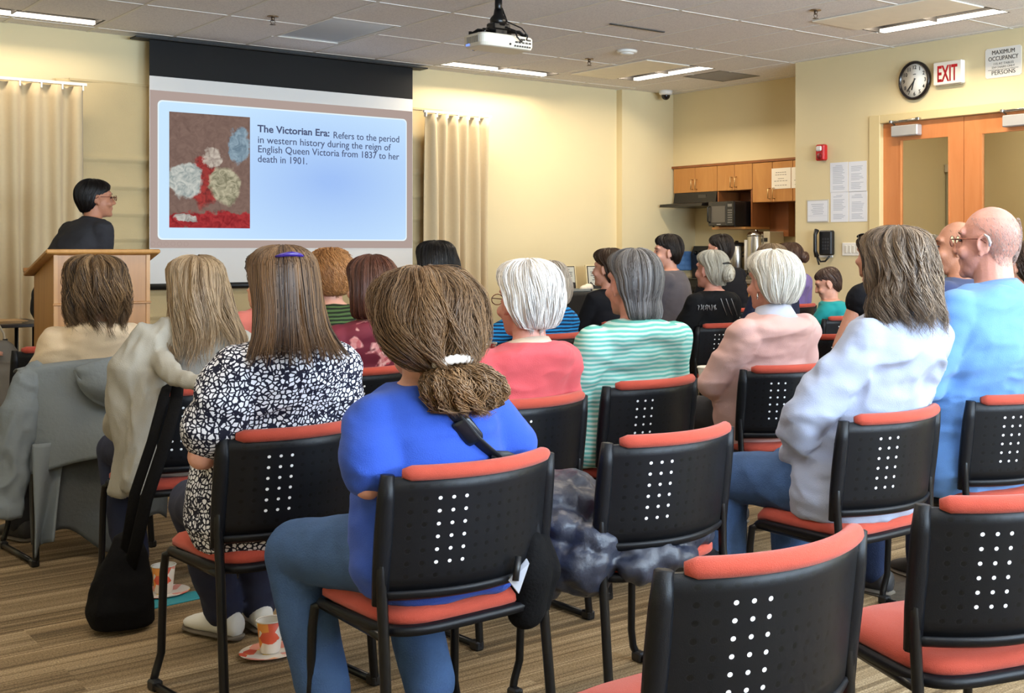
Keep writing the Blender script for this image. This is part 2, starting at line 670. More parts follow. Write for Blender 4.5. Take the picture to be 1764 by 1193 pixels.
def carpet():
    m, nt, b = nodes_of('striped_carpet')
    L = nt.links.new
    tc = N(nt, 'ShaderNodeTexCoord')
    sp = N(nt, 'ShaderNodeSeparateXYZ')
    L(tc.outputs['Object'], sp.inputs[0])
    brick = N(nt, 'ShaderNodeTexBrick', offset=0.37, i_Scale=1.0)
    brick.inputs['Brick Width'].default_value = 1.0
    brick.inputs['Row Height'].default_value = 0.25
    brick.inputs['Mortar Size'].default_value = 0.0
    brick.inputs['Color1'].default_value = (0, 0, 0, 1)
    brick.inputs['Color2'].default_value = (1, 1, 1, 1)
    L(tc.outputs['Object'], brick.inputs['Vector'])
    mp = N(nt, 'ShaderNodeMapping')
    mp.inputs['Scale'].default_value = (0.03, 22, 1)
    L(tc.outputs['Object'], mp.inputs['Vector'])
    off = N(nt, 'ShaderNodeMix', data_type='RGBA', blend_type='ADD')
    off.inputs[0].default_value = 1.0
    L(mp.outputs[0], off.inputs[6])
    ml = N(nt, 'ShaderNodeMix', data_type='RGBA', blend_type='MULTIPLY')
    ml.inputs[0].default_value = 1.0
    L(brick.outputs['Color'], ml.inputs[6])
    ml.inputs[7].default_value = (9.0, 5.0, 3.0, 1)
    L(ml.outputs[2], off.inputs[7])
    n1 = N(nt, 'ShaderNodeTexNoise', i_Scale=1.0, i_Detail=3.0, i_Roughness=0.7)
    L(off.outputs[2], n1.inputs['Vector'])
    cr = N(nt, 'ShaderNodeValToRGB')
    e = cr.color_ramp.elements
    e[0].position = 0.32
    e[0].color = srgb(102, 86, 64)
    e[1].position = 0.66
    e[1].color = srgb(174, 152, 120)
    k = cr.color_ramp.elements.new(0.5)
    k.color = srgb(142, 120, 90)
    L(n1.outputs['Fac'], cr.inputs[0])
    # fine dark lines between the bands
    mp2 = N(nt, 'ShaderNodeMapping')
    mp2.inputs['Scale'].default_value = (0.05, 80, 1)
    L(tc.outputs['Object'], mp2.inputs['Vector'])
    n2 = N(nt, 'ShaderNodeTexNoise', i_Scale=1.0, i_Detail=2.0)
    L(mp2.outputs[0], n2.inputs['Vector'])
    c2 = N(nt, 'ShaderNodeValToRGB')
    c2.color_ramp.elements[0].position = 0.36
    c2.color_ramp.elements[0].color = (0.62, 0.58, 0.54, 1)
    c2.color_ramp.elements[1].position = 0.46
    c2.color_ramp.elements[1].color = (1, 1, 1, 1)
    L(n2.outputs['Fac'], c2.inputs[0])
    mm = N(nt, 'ShaderNodeMix', data_type='RGBA', blend_type='MULTIPLY')
    mm.inputs[0].default_value = 1.0
    L(cr.outputs[0], mm.inputs[6])
    L(c2.outputs[0], mm.inputs[7])
    # pile speckle
    n3 = N(nt, 'ShaderNodeTexNoise', i_Scale=190.0, i_Detail=2.0)
    L(tc.outputs['Object'], n3.inputs['Vector'])
    c3 = N(nt, 'ShaderNodeValToRGB')
    c3.color_ramp.elements[0].position = 0.3
    c3.color_ramp.elements[0].color = (0.5, 0.5, 0.5, 1)
    c3.color_ramp.elements[1].position = 0.7
    c3.color_ramp.elements[1].color = (1.2, 1.2, 1.2, 1)
    L(n3.outputs['Fac'], c3.inputs[0])
    m3 = N(nt, 'ShaderNodeMix', data_type='RGBA', blend_type='MULTIPLY')
    m3.inputs[0].default_value = 1.0
    L(mm.outputs[2], m3.inputs[6])
    L(c3.outputs[0], m3.inputs[7])
    L(m3.outputs[2], b.inputs['Base Color'])
    b.inputs['Roughness'].default_value = 0.95
    b.inputs['Specular IOR Level'].default_value = 0.1
    bp = N(nt, 'ShaderNodeBump', i_Strength=0.4, i_Distance=0.004)
    L(n3.outputs['Fac'], bp.inputs['Height'])
    L(bp.outputs[0], b.inputs['Normal'])
    return m


def ceiling_mat():
    m, nt, b = nodes_of('ceiling_tile')
    L = nt.links.new
    tc = N(nt, 'ShaderNodeTexCoord')
    nz = N(nt, 'ShaderNodeTexNoise', i_Scale=90.0, i_Detail=4.0)
    L(tc.outputs['Object'], nz.inputs['Vector'])
    cr = N(nt, 'ShaderNodeValToRGB')
    cr.color_ramp.elements[0].position = 0.3
    cr.color_ramp.elements[0].color = srgb(214, 211, 212)
    cr.color_ramp.elements[1].position = 0.6
    cr.color_ramp.elements[1].color = srgb(236, 233, 232)
    L(nz.outputs['Fac'], cr.inputs[0])
    L(cr.outputs[0], b.inputs['Base Color'])
    b.inputs['Roughness'].default_value = 0.9
    bp = N(nt, 'ShaderNodeBump', i_Strength=0.3, i_Distance=0.004)
    L(nz.outputs['Fac'], bp.inputs['Height'])
    L(bp.outputs[0], b.inputs['Normal'])
    return m


f = MB().box((XL - 0.2, YB - 0.2, -0.1), (XK + 0.1, YF + 0.2, 0)).build('floor', carpet())
struct(f)
cb = MB()   # dark carpet tile patch near the aisle
o = MB().box((3.42, 2.55, 0.0), (4.3, 3.05, 0.004)).build('carpet_inset', mat('dark_carpet', (74, 62, 48), 0.95, 0, 0.55, 34, stretch=(0.12, 3, 1), bump=0.3), loc=(0, 0, 0))
o['kind'] = 'structure'

# ceiling with the recesses left open
GX0, GY0 = 3.462 - 0.6096 * 12, 10.49 - 0.6096 * 24     # tile grid origin
FIX = [('x', 1.60, 10.10), ('x', 5.92, 10.10), ('y', 7.76, 8.80), ('y', 7.50, 5.23)]
holes = []
for ax, a, c in FIX:
    holes.append((a, c, a + 1.22, c + 0.32) if ax == 'x' else (a, c, a + 0.32, c + 1.22))
DIFF = (4.08, 8.80, 4.66, 9.92)
holes.append(DIFF)
VENT = (8.20, 8.87, 8.76, 9.43)
holes.append(VENT)
xs = sorted({XL - 0.1, XK + 0.1} | {h[0] for h in holes} | {h[2] for h in holes})
ys = sorted({YB - 0.1, YF + 0.1} | {h[1] for h in holes} | {h[3] for h in holes})
cm = MB()
for i in range(len(xs) - 1):
    for j in range(len(ys) - 1):
        mx_, my_ = (xs[i] + xs[i + 1]) / 2, (ys[j] + ys[j + 1]) / 2
        if not any(h[0] < mx_ < h[2] and h[1] < my_ < h[3] for h in holes):
            cm.box((xs[i], ys[j], CEIL), (xs[i + 1], ys[j + 1], CEIL + 0.02))
struct(cm.build('ceiling', ceiling_mat()))
gm = MB()
M_GRID = mat('ceiling_grid', (226, 222, 214), 0.5, 0, 0.02)
x = GX0
while x < XK:
    if x > XL:
        gm.box((x - 0.011, YB, CEIL - 0.004), (x + 0.011, YF, CEIL + 0.001))
    x += 0.6096
y = GY0
k = 0
while y < YF:
    if y > YB:
        gm.box((XL, y - 0.011, CEIL - 0.0035), (XR, y + 0.011, CEIL + 0.001))
    y += 1.2192
o = gm.build('ceiling_grid', M_GRID)
struct(o)
# keep the grid out of the recesses: cut by rebuilding short pieces
bm_v = []
me = o.data
new = MB()
vs = [v.co.copy() for v in me.vertices]
for q in range(len(vs) // 8):
    lo, hi = vs[q * 8], vs[q * 8 + 6]
    segs = [(lo.x, lo.y, hi.x, hi.y)]
    for h in holes:
        nx = []
        for a, b_, c_, d_ in segs:
            if a < h[2] and c_ > h[0] and b_ < h[3] and d_ > h[1]:
                if (c_ - a) < (d_ - b_):
                    if b_ < h[1]: nx.append((a, b_, c_, h[1]))
                    if d_ > h[3]: nx.append((a, h[3], c_, d_))
                else:
                    if a < h[0]: nx.append((a, b_, h[0], d_))
                    if c_ > h[2]: nx.append((h[2], b_, c_, d_))
            else:
                nx.append((a, b_, c_, d_))
        segs = nx
    for a, b_, c_, d_ in segs:
        new.box((a, b_, lo.z), (c_, d_, hi.z))
bpy.data.objects.remove(o)
struct(new.build('ceiling_grid', M_GRID))

# walls
w = MB().box((XL - 0.15, YF, 0), (XJ, YF + 0.15, CEIL + 0.02)).box((XJ, YF2, 0), (XK + 0.15, YF + 0.15, CEIL + 0.02))
struct(w.build('wall_front', M_WALL))
DY0, DY1, DZ = 5.12, 7.09, 2.46
w = MB().box((XR, YB, 0), (XR + 0.16, DY0, CEIL + 0.02)).box((XR, DY1, 0), (XR + 0.16, YC, CEIL + 0.02)).box((XR, DY0, DZ), (XR + 0.16, DY1, CEIL + 0.02))
w.box((XR + 0.16, YC - 0.16, 0), (XK + 0.15, YC, CEIL + 0.02))
struct(w.build('wall_right', M_WALL))
w = MB().box((XK, YC, 0), (XK + 0.15, YF2, CEIL + 0.02)).box((XS, YC, 2.215), (XK, YF2, CEIL + 0.02))
struct(w.build('wall_kitchen', M_WALL))
w = MB().box((XL - 0.15, YB, 0), (XL, YF, CEIL + 0.02))
struct(w.build('wall_left', M_WALL))
w = MB()
for a, b_ in ((XL, 1.2), (4.0, 4.8), (7.6, XR + 0.16)):
    w.box((a, YB - 0.15, 0), (b_, YB, CEIL + 0.02))
for a, b_ in ((1.2, 4.0), (4.8, 7.6)):
    w.box((a, YB - 0.15, 0), (b_, YB, 0.85)).box((a, YB - 0.15, 2.65), (b_, YB, CEIL + 0.02))
struct(w.build('wall_back', M_WALL))
for i, (a, b_) in enumerate(((1.2, 4.0), (4.8, 7.6))):
    w = MB()
    for q in (a, (a + b_) / 2 - 0.03, b_ - 0.06):
        w.box((q, YB - 0.1, 0.85), (q + 0.06, YB - 0.04, 2.65))
    w.box((a, YB - 0.1, 0.85), (b_, YB - 0.04, 0.91)).box((a, YB - 0.1, 2.59), (b_, YB - 0.04, 2.65))
    struct(w.build('window_%d' % (i + 1), M_WHITE))
w = MB().box((XR - 0.012, YB, 0), (XR, DY0, 0.1)).box((XR - 0.012, DY1, 0), (XR, YC, 0.1))
struct(w.build('baseboard_right', mat('vinyl_base', (60, 48, 38), 0.5)))
struct(MB().box((XL, YF - 0.012, 0), (XJ, YF, 0.1)).build('baseboard_front', MATS['vinyl_base']))

# ------------------------------------------------------------------ double door
M_DOOR = wood('door_wood', (192, 118, 66), (206, 134, 82), 1.2, (1, 1, 0.15), 0.4)
fr = MB()
X0 = XR - 0.02
fr.box((X0, DY1 - 0.115, 0), (XR + 0.1, DY1 + 0.01, DZ), bev=0.004)
fr.box((X0, DY0 - 0.01, 0), (XR + 0.1, DY0 + 0.115, DZ), bev=0.004)
fr.box((X0 + 0.001, DY0 + 0.115, DZ - 0.075), (XR + 0.099, DY1 - 0.115, DZ), bev=0.004)
struct(fr.build('door_frame', M_TRIM))


def glass_mat():
    m, nt, b = nodes_of('door_glass')
    b.inputs['Base Color'].default_value = (0.95, 0.97, 0.93, 1)
    b.inputs['Roughness'].default_value = 0.02
    b.inputs['Transmission Weight'].default_value = 1.0
    b.inputs['IOR'].default_value = 1.1
    return m


M_GLASS = glass_mat()
DM = (DY0 + DY1) / 2
for i, (y0, y1, g0, g1, cy) in enumerate(((DM + 0.003, DY1 - 0.117, 6.25, 6.785, 6.55), (DY0 + 0.117, DM - 0.003, 5.42, 5.93, 5.62))):
    t = bpy.data.objects.new('door_%d' % (i + 1), None)
    C.objects.link(t)
    t['kind'] = 'structure'
    xa, xb = XR + 0.03, XR + 0.075
    zt, zb, top = 2.235, 1.315, DZ - 0.078
    d = MB().box((xa, y0, 0.01), (xb, g0, top)).box((xa, g1, 0.01), (xb, y1, top)).box((xa, g0, 0.01), (xb, g1, zb)).box((xa, g0, zt), (xb, g1, top))
    d.build('door_leaf', M_DOOR, t)
    MB().box((xa + 0.018, g0, zb), (xa + 0.026, g1, zt)).build('glass_pane', M_GLASS, t)
    s = MB()
    for a in ((g0, g0 + 0.012, zb, zt), (g1 - 0.012, g1, zb, zt), (g0 + 0.012, g1 - 0.012, zt - 0.012, zt), (g0 + 0.012, g1 - 0.012, zb, zb + 0.012)):
        s.box((xa - 0.006, a[0], a[2]), (xa + 0.017, a[1], a[3]))
    s.build('glazing_bead', M_DOOR, t)
    h = MB().box((xa - 0.05, (y0 + 0.1 if i == 0 else y1 - 0.2), 0.98), (xa - 0.03, (y0 + 0.72 if i == 0 else y1 - 0.08), 1.04))
    h.box((xa - 0.03, (y0 + 0.1 if i == 0 else y1 - 0.2), 0.99), (xa, (y0 + 0.16 if i == 0 else y1 - 0.14), 1.03)).build('push_bar', M_STEEL, t)
    c = thing('door_closer', 'grey overhead door closer on the door leaf below the clock' if i == 0 else 'grey overhead door closer on the leaf cut by the frame edge', 'door closer', (XR + 0.03, cy, 2.26), group='overhead door closers')
    yc = 0.12 if i == 0 else -0.10
    MB().box((-0.075, -0.13 + yc, -0.005), (-0.002, 0.16 + yc, 0.09), bev=0.008).build('closer_body', mat('closer_grey', (186, 184, 182), 0.4, 0.3), c)
    a = MB()
    a.tube([(-0.04, 0.14 + yc, 0.10), (-0.075, 0.16 + yc, 0.125), (-0.075, -0.14 + yc, 0.13)], 0.009, 8)
    a.box((-0.09, -0.16 + yc, 0.118), (-0.05, -0.12 + yc, 0.145), bev=0.004)
    a.box((-0.09, 0.14 + yc, 0.112), (-0.05, 0.17 + yc, 0.14), bev=0.004)
    a.build('closer_arm', M_STEEL, c)

# lobby seen through the glass
w = MB().box((XR + 2.0, 2.5, 0), (XR + 2.1, 11, CEIL)).box((XR + 0.16, 2.5, 0), (XR + 2.1, 2.6, CEIL)).box((XR + 0.16, YC - 0.3, 0), (XR + 2.0, YC - 0.16, CEIL))
struct(w.build('wall_lobby', M_WALL))
struct(MB().box((XR + 0.16, 2.5, -0.1), (XR + 2.1, 8, 0)).build('floor_lobby', mat('lobby_floor', (150, 130, 100), 0.5)))
struct(MB().box((XR + 0.16, 2.5, CEIL), (XR + 2.1, 8, CEIL + 0.05)).build('ceiling_lobby', mat('lobby_ceiling', (200, 196, 186), 0.9)))
lamp('lobby_fill_light', (XR + 1.1, 5.6, CEIL - 0.05), 0.6, 42, (1.0, 0.90, 0.72), (0, 0, 0), 1.2)  # unseen lamp added to brighten the lobby behind the door glass
tt = thing('glass_reflection_panel', 'white framed panel added in the lobby to imitate a reflection in the door glass', 'panel', (XR + 1.96, 0, 0))  # panel added in place of a frame reflected in the door glass
MB().box((-0.03, 7.28, 0), (0.03, 7.36, 2.15)).box((-0.03, 7.36, 2.07), (0.03, 7.72, 2.15)).build('frame', M_WHITE, tt)
MB().box((-0.01, 7.36, 0), (0.02, 7.72, 2.07)).build('panel', mat('pale_panel', (178, 178, 160), 0.5), tt)


# ------------------------------------------------------------------ ceiling fittings
M_DARKSLOT = mat('dark_baffle', (30, 27, 25), 0.6)
M_REFL = mat('reflector', (246, 240, 224), 0.5)
M_TUBE = glow('glow_lip', (255, 244, 226), 2.6)  # glowing strip stands in for the lit inner lip of the slot
names = ['long recessed ceiling light above the left curtain', 'recessed ceiling light over the front wall beside the projector', 'recessed ceiling light beside the grey air vent', 'recessed ceiling light over the wall clock']
powers = [14, 40, 38, 40]
for (ax, a, c), h, nm, pw in zip(FIX, holes, names, powers):
    t = thing('ceiling_light', nm, 'ceiling light', (h[0], h[1], CEIL), group='recessed slot ceiling lights')
    lx, ly = h[2] - h[0], h[3] - h[1]
    hs = MB()
    hs.box((0, 0, 0.14), (lx, ly, 0.15)).box((0, 0, 0), (0.008, ly, 0.15)).box((lx - 0.008, 0, 0), (lx, ly, 0.15)).box((0, 0, 0), (lx, 0.008, 0.15)).box((0, ly - 0.008, 0), (lx, ly, 0.15))
    hs.build('housing', M_DARKSLOT, t)
    if ax == 'x':
        MB().box((0.01, ly * 0.78, 0.002), (lx - 0.01, ly - 0.012, 0.03)).build('glow_lip', M_TUBE, t)
        for q in range(3):
            MB().box((0.01 + (lx - 0.03) * q / 2, 0.01, 0.0), (0.02 + (lx - 0.03) * q / 2, ly * 0.68, 0.07)).build('louver_blade', M_DARKSLOT, t)
        lamp('ceiling_light_lamp', (h[0] + lx / 2, h[1] + 0.10, CEIL + 0.085), lx - 0.06, pw, WARM, (0, 0, 0), 0.1)
    else:
        MB().box((lx * 0.78, 0.01, 0.002), (lx - 0.012, ly - 0.01, 0.03)).build('glow_lip', M_TUBE, t)
        for q in range(3):
            MB().box((0.01, 0.01 + (ly - 0.03) * q / 2, 0.0), (lx * 0.68, 0.02 + (ly - 0.03) * q / 2, 0.07)).build('louver_blade', M_DARKSLOT, t)
        MB().box((-0.56, 0.0, -0.012), (-0.02, ly, -0.002), bev=0.004).build('reflector_panel', M_REFL, t)
        lamp('ceiling_light_lamp', (h[0] + 0.10, h[1] + ly / 2, CEIL + 0.085), 0.1, pw, WARM, (0, 0, 0), ly - 0.06)
t = thing('ceiling_diffuser', 'pale unlit ceiling light panel with smooth lens in front of the screen', 'ceiling light', (DIFF[0], DIFF[1], CEIL))
lx, ly = DIFF[2] - DIFF[0], DIFF[3] - DIFF[1]
MB().box((0.02, 0.02, 0.004), (lx - 0.02, ly - 0.02, 0.012)).build('lens', mat('pale_lens', (226, 236, 246), 0.18, 0, 0.02), t)
MB().box((0, 0, -0.004), (lx, 0.02, 0.02)).box((0, ly - 0.02, -0.004), (lx, ly, 0.02)).box((0, 0.02, -0.004), (0.02, ly - 0.02, 0.02)).box((lx - 0.02, 0.02, -0.004), (lx, ly - 0.02, 0.02)).build('frame', M_GRID, t)
t = thing('air_vent', 'square grey ceiling air vent near the kitchen', 'vent', (VENT[0], VENT[1], CEIL))
lx, ly = VENT[2] - VENT[0], VENT[3] - VENT[1]
v = MB()
for q in range(16):
    v.box((0.02, 0.025 + q * (ly - 0.05) / 16, -0.002), (lx - 0.02, 0.045 + q * (ly - 0.05) / 16, 0.01))
v.build('grille', mat('vent_grey', (150, 143, 132), 0.6), t)
MB().box((0, 0, 0.03), (lx, ly, 0.04)).box((0, 0, -0.004), (lx, 0.022, 0.04)).box((0, ly - 0.022, -0.004), (lx, ly, 0.04)).box((0, 0.022, -0.004), (0.022, ly - 0.022, 0.04)).box((lx - 0.022, 0.022, -0.004), (lx, ly - 0.022, 0.04)).build('frame', mat('vent_frame', (120, 114, 104), 0.6), t)
for px, py, nm in ((470, 28, 'sprinkler head on the ceiling above the projection screen'), (1015, 101, 'small sprinkler head on the ceiling beside the smoke detector'), (1405, 17, 'sprinkler head on the ceiling nearest the exit doors')):
    p = on_z(px, py, CEIL)
    t = thing('sprinkler', nm, 'sprinkler', (p.x, p.y, CEIL), group='ceiling sprinklers')
    MB().lathe([(0.042, -0.006), (0.042, 0.0)], n=20).build('escutcheon', mat('brass_dull', (150, 128, 100), 0.35, 0.8), t)
    s = MB().lathe([(0.012, -0.035), (0.014, -0.006)], n=12)
    for sx in (-1, 1):
        s.tube([(sx * 0.012, 0, -0.03), (sx * 0.02, 0, -0.045), (sx * 0.004, 0, -0.062)], 0.003, 6)
    s.lathe([(0.024, -0.066), (0.02, -0.062)], n=14).build('sprinkler_head', mat('sprinkler_metal', (110, 96, 84), 0.3, 0.8), t)
p = on_z(1080, 87, CEIL)
t = thing('smoke_detector', 'round cream smoke detector on the ceiling', 'smoke detector', (p.x, p.y, CEIL))
MB().lathe([(0.075, -0.025), (0.09, -0.018), (0.095, 0.0)], n=28).build('base', M_WHITE, t)
MB().lathe([(0.03, -0.04), (0.06, -0.034), (0.066, -0.024)], n=28).build('sensor_cover', M_WHITE, t)
t = thing('security_camera', 'small dome security camera in the ceiling corner', 'camera', (8.80, 10.42, CEIL))
MB().lathe([(0.055, -0.05), (0.075, -0.04), (0.08, 0.0)], n=24).build('base', M_WHITE, t)
MB().ball((0, 0, -0.055), 0.05, 18, 10).build('dome', mat('smoked_dome', (20, 18, 22), 0.08), t)
p0, p1 = on_z(1050, 40, CEIL), on_z(1145, 54, CEIL)
o = MB().box((p0.x, p0.y - 0.02, CEIL - 0.009), (p1.x, p0.y + 0.006, CEIL - 0.003)).build('ceiling_gap_strip', mat('gap_dark', (70, 66, 60), 0.8))  # dark strip painted in for the open gap between ceiling tiles
struct(o)

# ------------------------------------------------------------------ projector
t = thing('projector', 'white video projector hanging upside down on a black ceiling pole', 'projector', (4.57, 7.22, 2.70))
M_PJ = mat('projector_shell', (226, 220, 206), 0.4, 0, 0.02)
pj = MB()
rings = []
for z, i in ((-0.045, 0.02), (-0.04, 0.008), (-0.02, 0.0), (0.035, 0.0), (0.045, 0.008)):
    ring = []
    for k in range(32):
        a = 2 * math.pi * k / 32
        cx_, cy_ = math.cos(a), math.sin(a)
        e = 0.28
        ring.append(((0.215 - i) * math.copysign(abs(cx_) ** e, cx_), (0.135 - i) * math.copysign(abs(cy_) ** e, cy_), z))
    rings.append(ring)
pj.loft(rings, smooth=False).build('shell', M_PJ, t)
MB().lathe([(0.035, 0.0), (0.04, 0.03)], c=(-0.1, 0.125, -0.005), M=Matrix.Rotation(-math.pi / 2, 4, 'X')).build('lens', mat('lens_glass', (30, 40, 80), 0.05), t)
pt = MB()
for q in range(7):
    pt.box((0.045 + 0.02 * q, -0.137, -0.032), (0.057 + 0.02 * q, -0.134, -0.02))
for q in range(5):
    pt.box((0.05 + 0.028 * q, -0.137, -0.006), (0.07 + 0.028 * q, -0.134, 0.006))
pt.box((0.09, -0.137, 0.016), (0.13, -0.134, 0.028)).box((0.145, -0.137, 0.016), (0.18, -0.134, 0.028)).lathe([(0.008, 0), (0.008, 0.004)], c=(0.01, -0.134, -0.018), M=Matrix.Rotation(math.pi / 2, 4, 'X'), n=10)
pt.build('ports', M_BLACK, t)
vt = MB()
for q in range(8):
    vt.box((-0.218, -0.09 + 0.02 * q, -0.02), (-0.214, -0.08 + 0.02 * q, 0.025))
vt.build('side_vent', mat('vent_shade', (150, 146, 138), 0.6), t)
MB().box((-0.219, 0.03, -0.034), (-0.2135, 0.07, -0.022)).build('indicator_light', glow('blue_led', (120, 150, 255), 1.5), t)
mt = MB()
mt.tube([(0, 0, 0.19), (0, 0, CEIL - 2.70)], 0.026, 16)
mt.lathe([(0.055, 0.12), (0.06, 0.17), (0.035, 0.20), (0.028, 0.24)], n=20)
mt.box((-0.07, -0.05, 0.09), (0.07, 0.05, 0.14), bev=0.01).box((-0.05, -0.04, 0.05), (0.05, 0.04, 0.1), bev=0.006)
for sx, sy in ((-1, -1), (1, -1), (-1, 1), (1, 1)):
    mt.tube([(sx * 0.04, sy * 0.03, 0.085), (sx * 0.13, sy * 0.06, 0.085), (sx * 0.17, sy * 0.09, 0.05)], 0.01, 8, flat=(0.5, 1.5))
    mt.lathe([(0.013, 0.04), (0.013, 0.075)], c=(sx * 0.17, sy * 0.09, 0), n=10)
mt.lathe([(0.06, CEIL - 2.712), (0.06, CEIL - 2.70)], n=20)
mt.build('ceiling_mount', M_BLACKM, t)
cbm = MB()
cbm.tube([(0.11, -0.14, 0.02), (0.08, -0.17, 0.0), (0.05, -0.16, 0.03), (0.06, -0.12, 0.08), (0.02, -0.03, 0.12), (0.02, 0.0, 0.2)], 0.006, 8)
cbm.tube([(0.14, -0.14, 0.022), (0.13, -0.17, 0.05), (0.1, -0.14, 0.1), (0.04, -0.05, 0.15), (0.03, 0.0, 0.25)], 0.005, 8)
cbm.build('cables', M_BLACK, t)

# ------------------------------------------------------------------ projection screen with the slide
YS = 10.56
SX0, SX1 = 3.335, 5.80
t = thing('projection_screen', 'large pull-down projection screen with black top, showing a slide about the Victorian Era', 'projection screen', (0, YS, EYE * (1 - YS / 10.72)))
t.scale = (YS / 10.72, 1, YS / 10.72)
MB().box((SX0, 0, 0.97), (SX1, 0.004, 2.735)).build('screen_fabric', mat('screen_white', (225, 222, 218), 0.8, 0, 0.01), t)
MB().box((SX0, -0.001, 2.735), (SX1, 0.004, 3.05)).build('black_drop', mat('screen_black', (8, 8, 9), 0.8, 0, 0.1), t)
MB().tube([(SX0 - 0.02, 0.0, 0.945), (SX1 + 0.02, 0.0, 0.945)], 0.028, 12).build('bottom_bar', M_BLACK, t)
MB().box((SX0 - 0.13, -0.07, CEIL - 0.012), (SX1 + 0.13, 0.09, CEIL)).build('ceiling_slot', mat('slot_black', (25, 23, 22), 0.6), t)


def screen_glow(name, c_edge, c_mid, s):
    """Projected picture: a soft two-tone field that belongs to the slide itself."""
    m, nt, b = nodes_of(name)
    L = nt.links.new
    b.inputs['Base Color'].default_value = (0.02, 0.02, 0.02, 1)
    b.inputs['Specular IOR Level'].default_value = 0.0
    tc = N(nt, 'ShaderNodeTexCoord')
    mp = N(nt, 'ShaderNodeMapping')
    mp.inputs['Location'].default_value = (-4.95, 0, -1.90)
    mp.inputs['Scale'].default_value = (1, 1, 1)
    L(tc.outputs['Object'], mp.inputs['Vector'])
    m2 = N(nt, 'ShaderNodeMapping')
    m2.inputs['Scale'].default_value = (0.62, 1, 1.15)
    L(mp.outputs[0], m2.inputs['Vector'])
    ln = N(nt, 'ShaderNodeVectorMath', operation='LENGTH')
    L(m2.outputs[0], ln.inputs[0])
    cr = N(nt, 'ShaderNodeValToRGB')
    cr.color_ramp.elements[0].position = 0.05
    cr.color_ramp.elements[0].color = srgb(*c_mid)
    cr.color_ramp.elements[1].position = 0.95
    cr.color_ramp.elements[1].color = srgb(*c_edge)
    L(ln.outputs['Value'], cr.inputs[0])
    L(cr.outputs[0], b.inputs['Emission Color'])
    b.inputs['Emission Strength'].default_value = s
    return m


def round_panel(x0, x1, z0, z1, r, y0, y1, n=8):
    pts = []
    for cx_, cz_, a0 in ((x1 - r, z1 - r, 0), (x0 + r, z1 - r, 90), (x0 + r, z0 + r, 180), (x1 - r, z0 + r, 270)):
        for k in range(n + 1):
            a = math.radians(a0 + 90 * k / n)
            pts.append((cx_ + r * math.cos(a), cz_ + r * math.sin(a)))
    return [[(p[0], y1, p[1]) for p in pts], [(p[0], y0, p[1]) for p in pts]]


proj = MB().box((SX0 + 0.004, -0.003, 1.275), (SX1 - 0.004, -0.0005, 2.615)).build('projected_border', glow('slide_border', (190, 170, 162), 0.85), t)
MB().loft(round_panel(3.40, 5.735, 1.345, 2.535, 0.04, -0.0045, -0.003), smooth=False).build('slide_edge', glow('slide_edge', (232, 248, 255), 1.0), proj)
MB().loft(round_panel(3.41, 5.725, 1.357, 2.523, 0.036, -0.006, -0.0045), smooth=False).build('slide_panel', screen_glow('slide_blue', (200, 230, 255), (158, 192, 246), 1.0), proj)
# generic picture block on the slide: plain shapes only


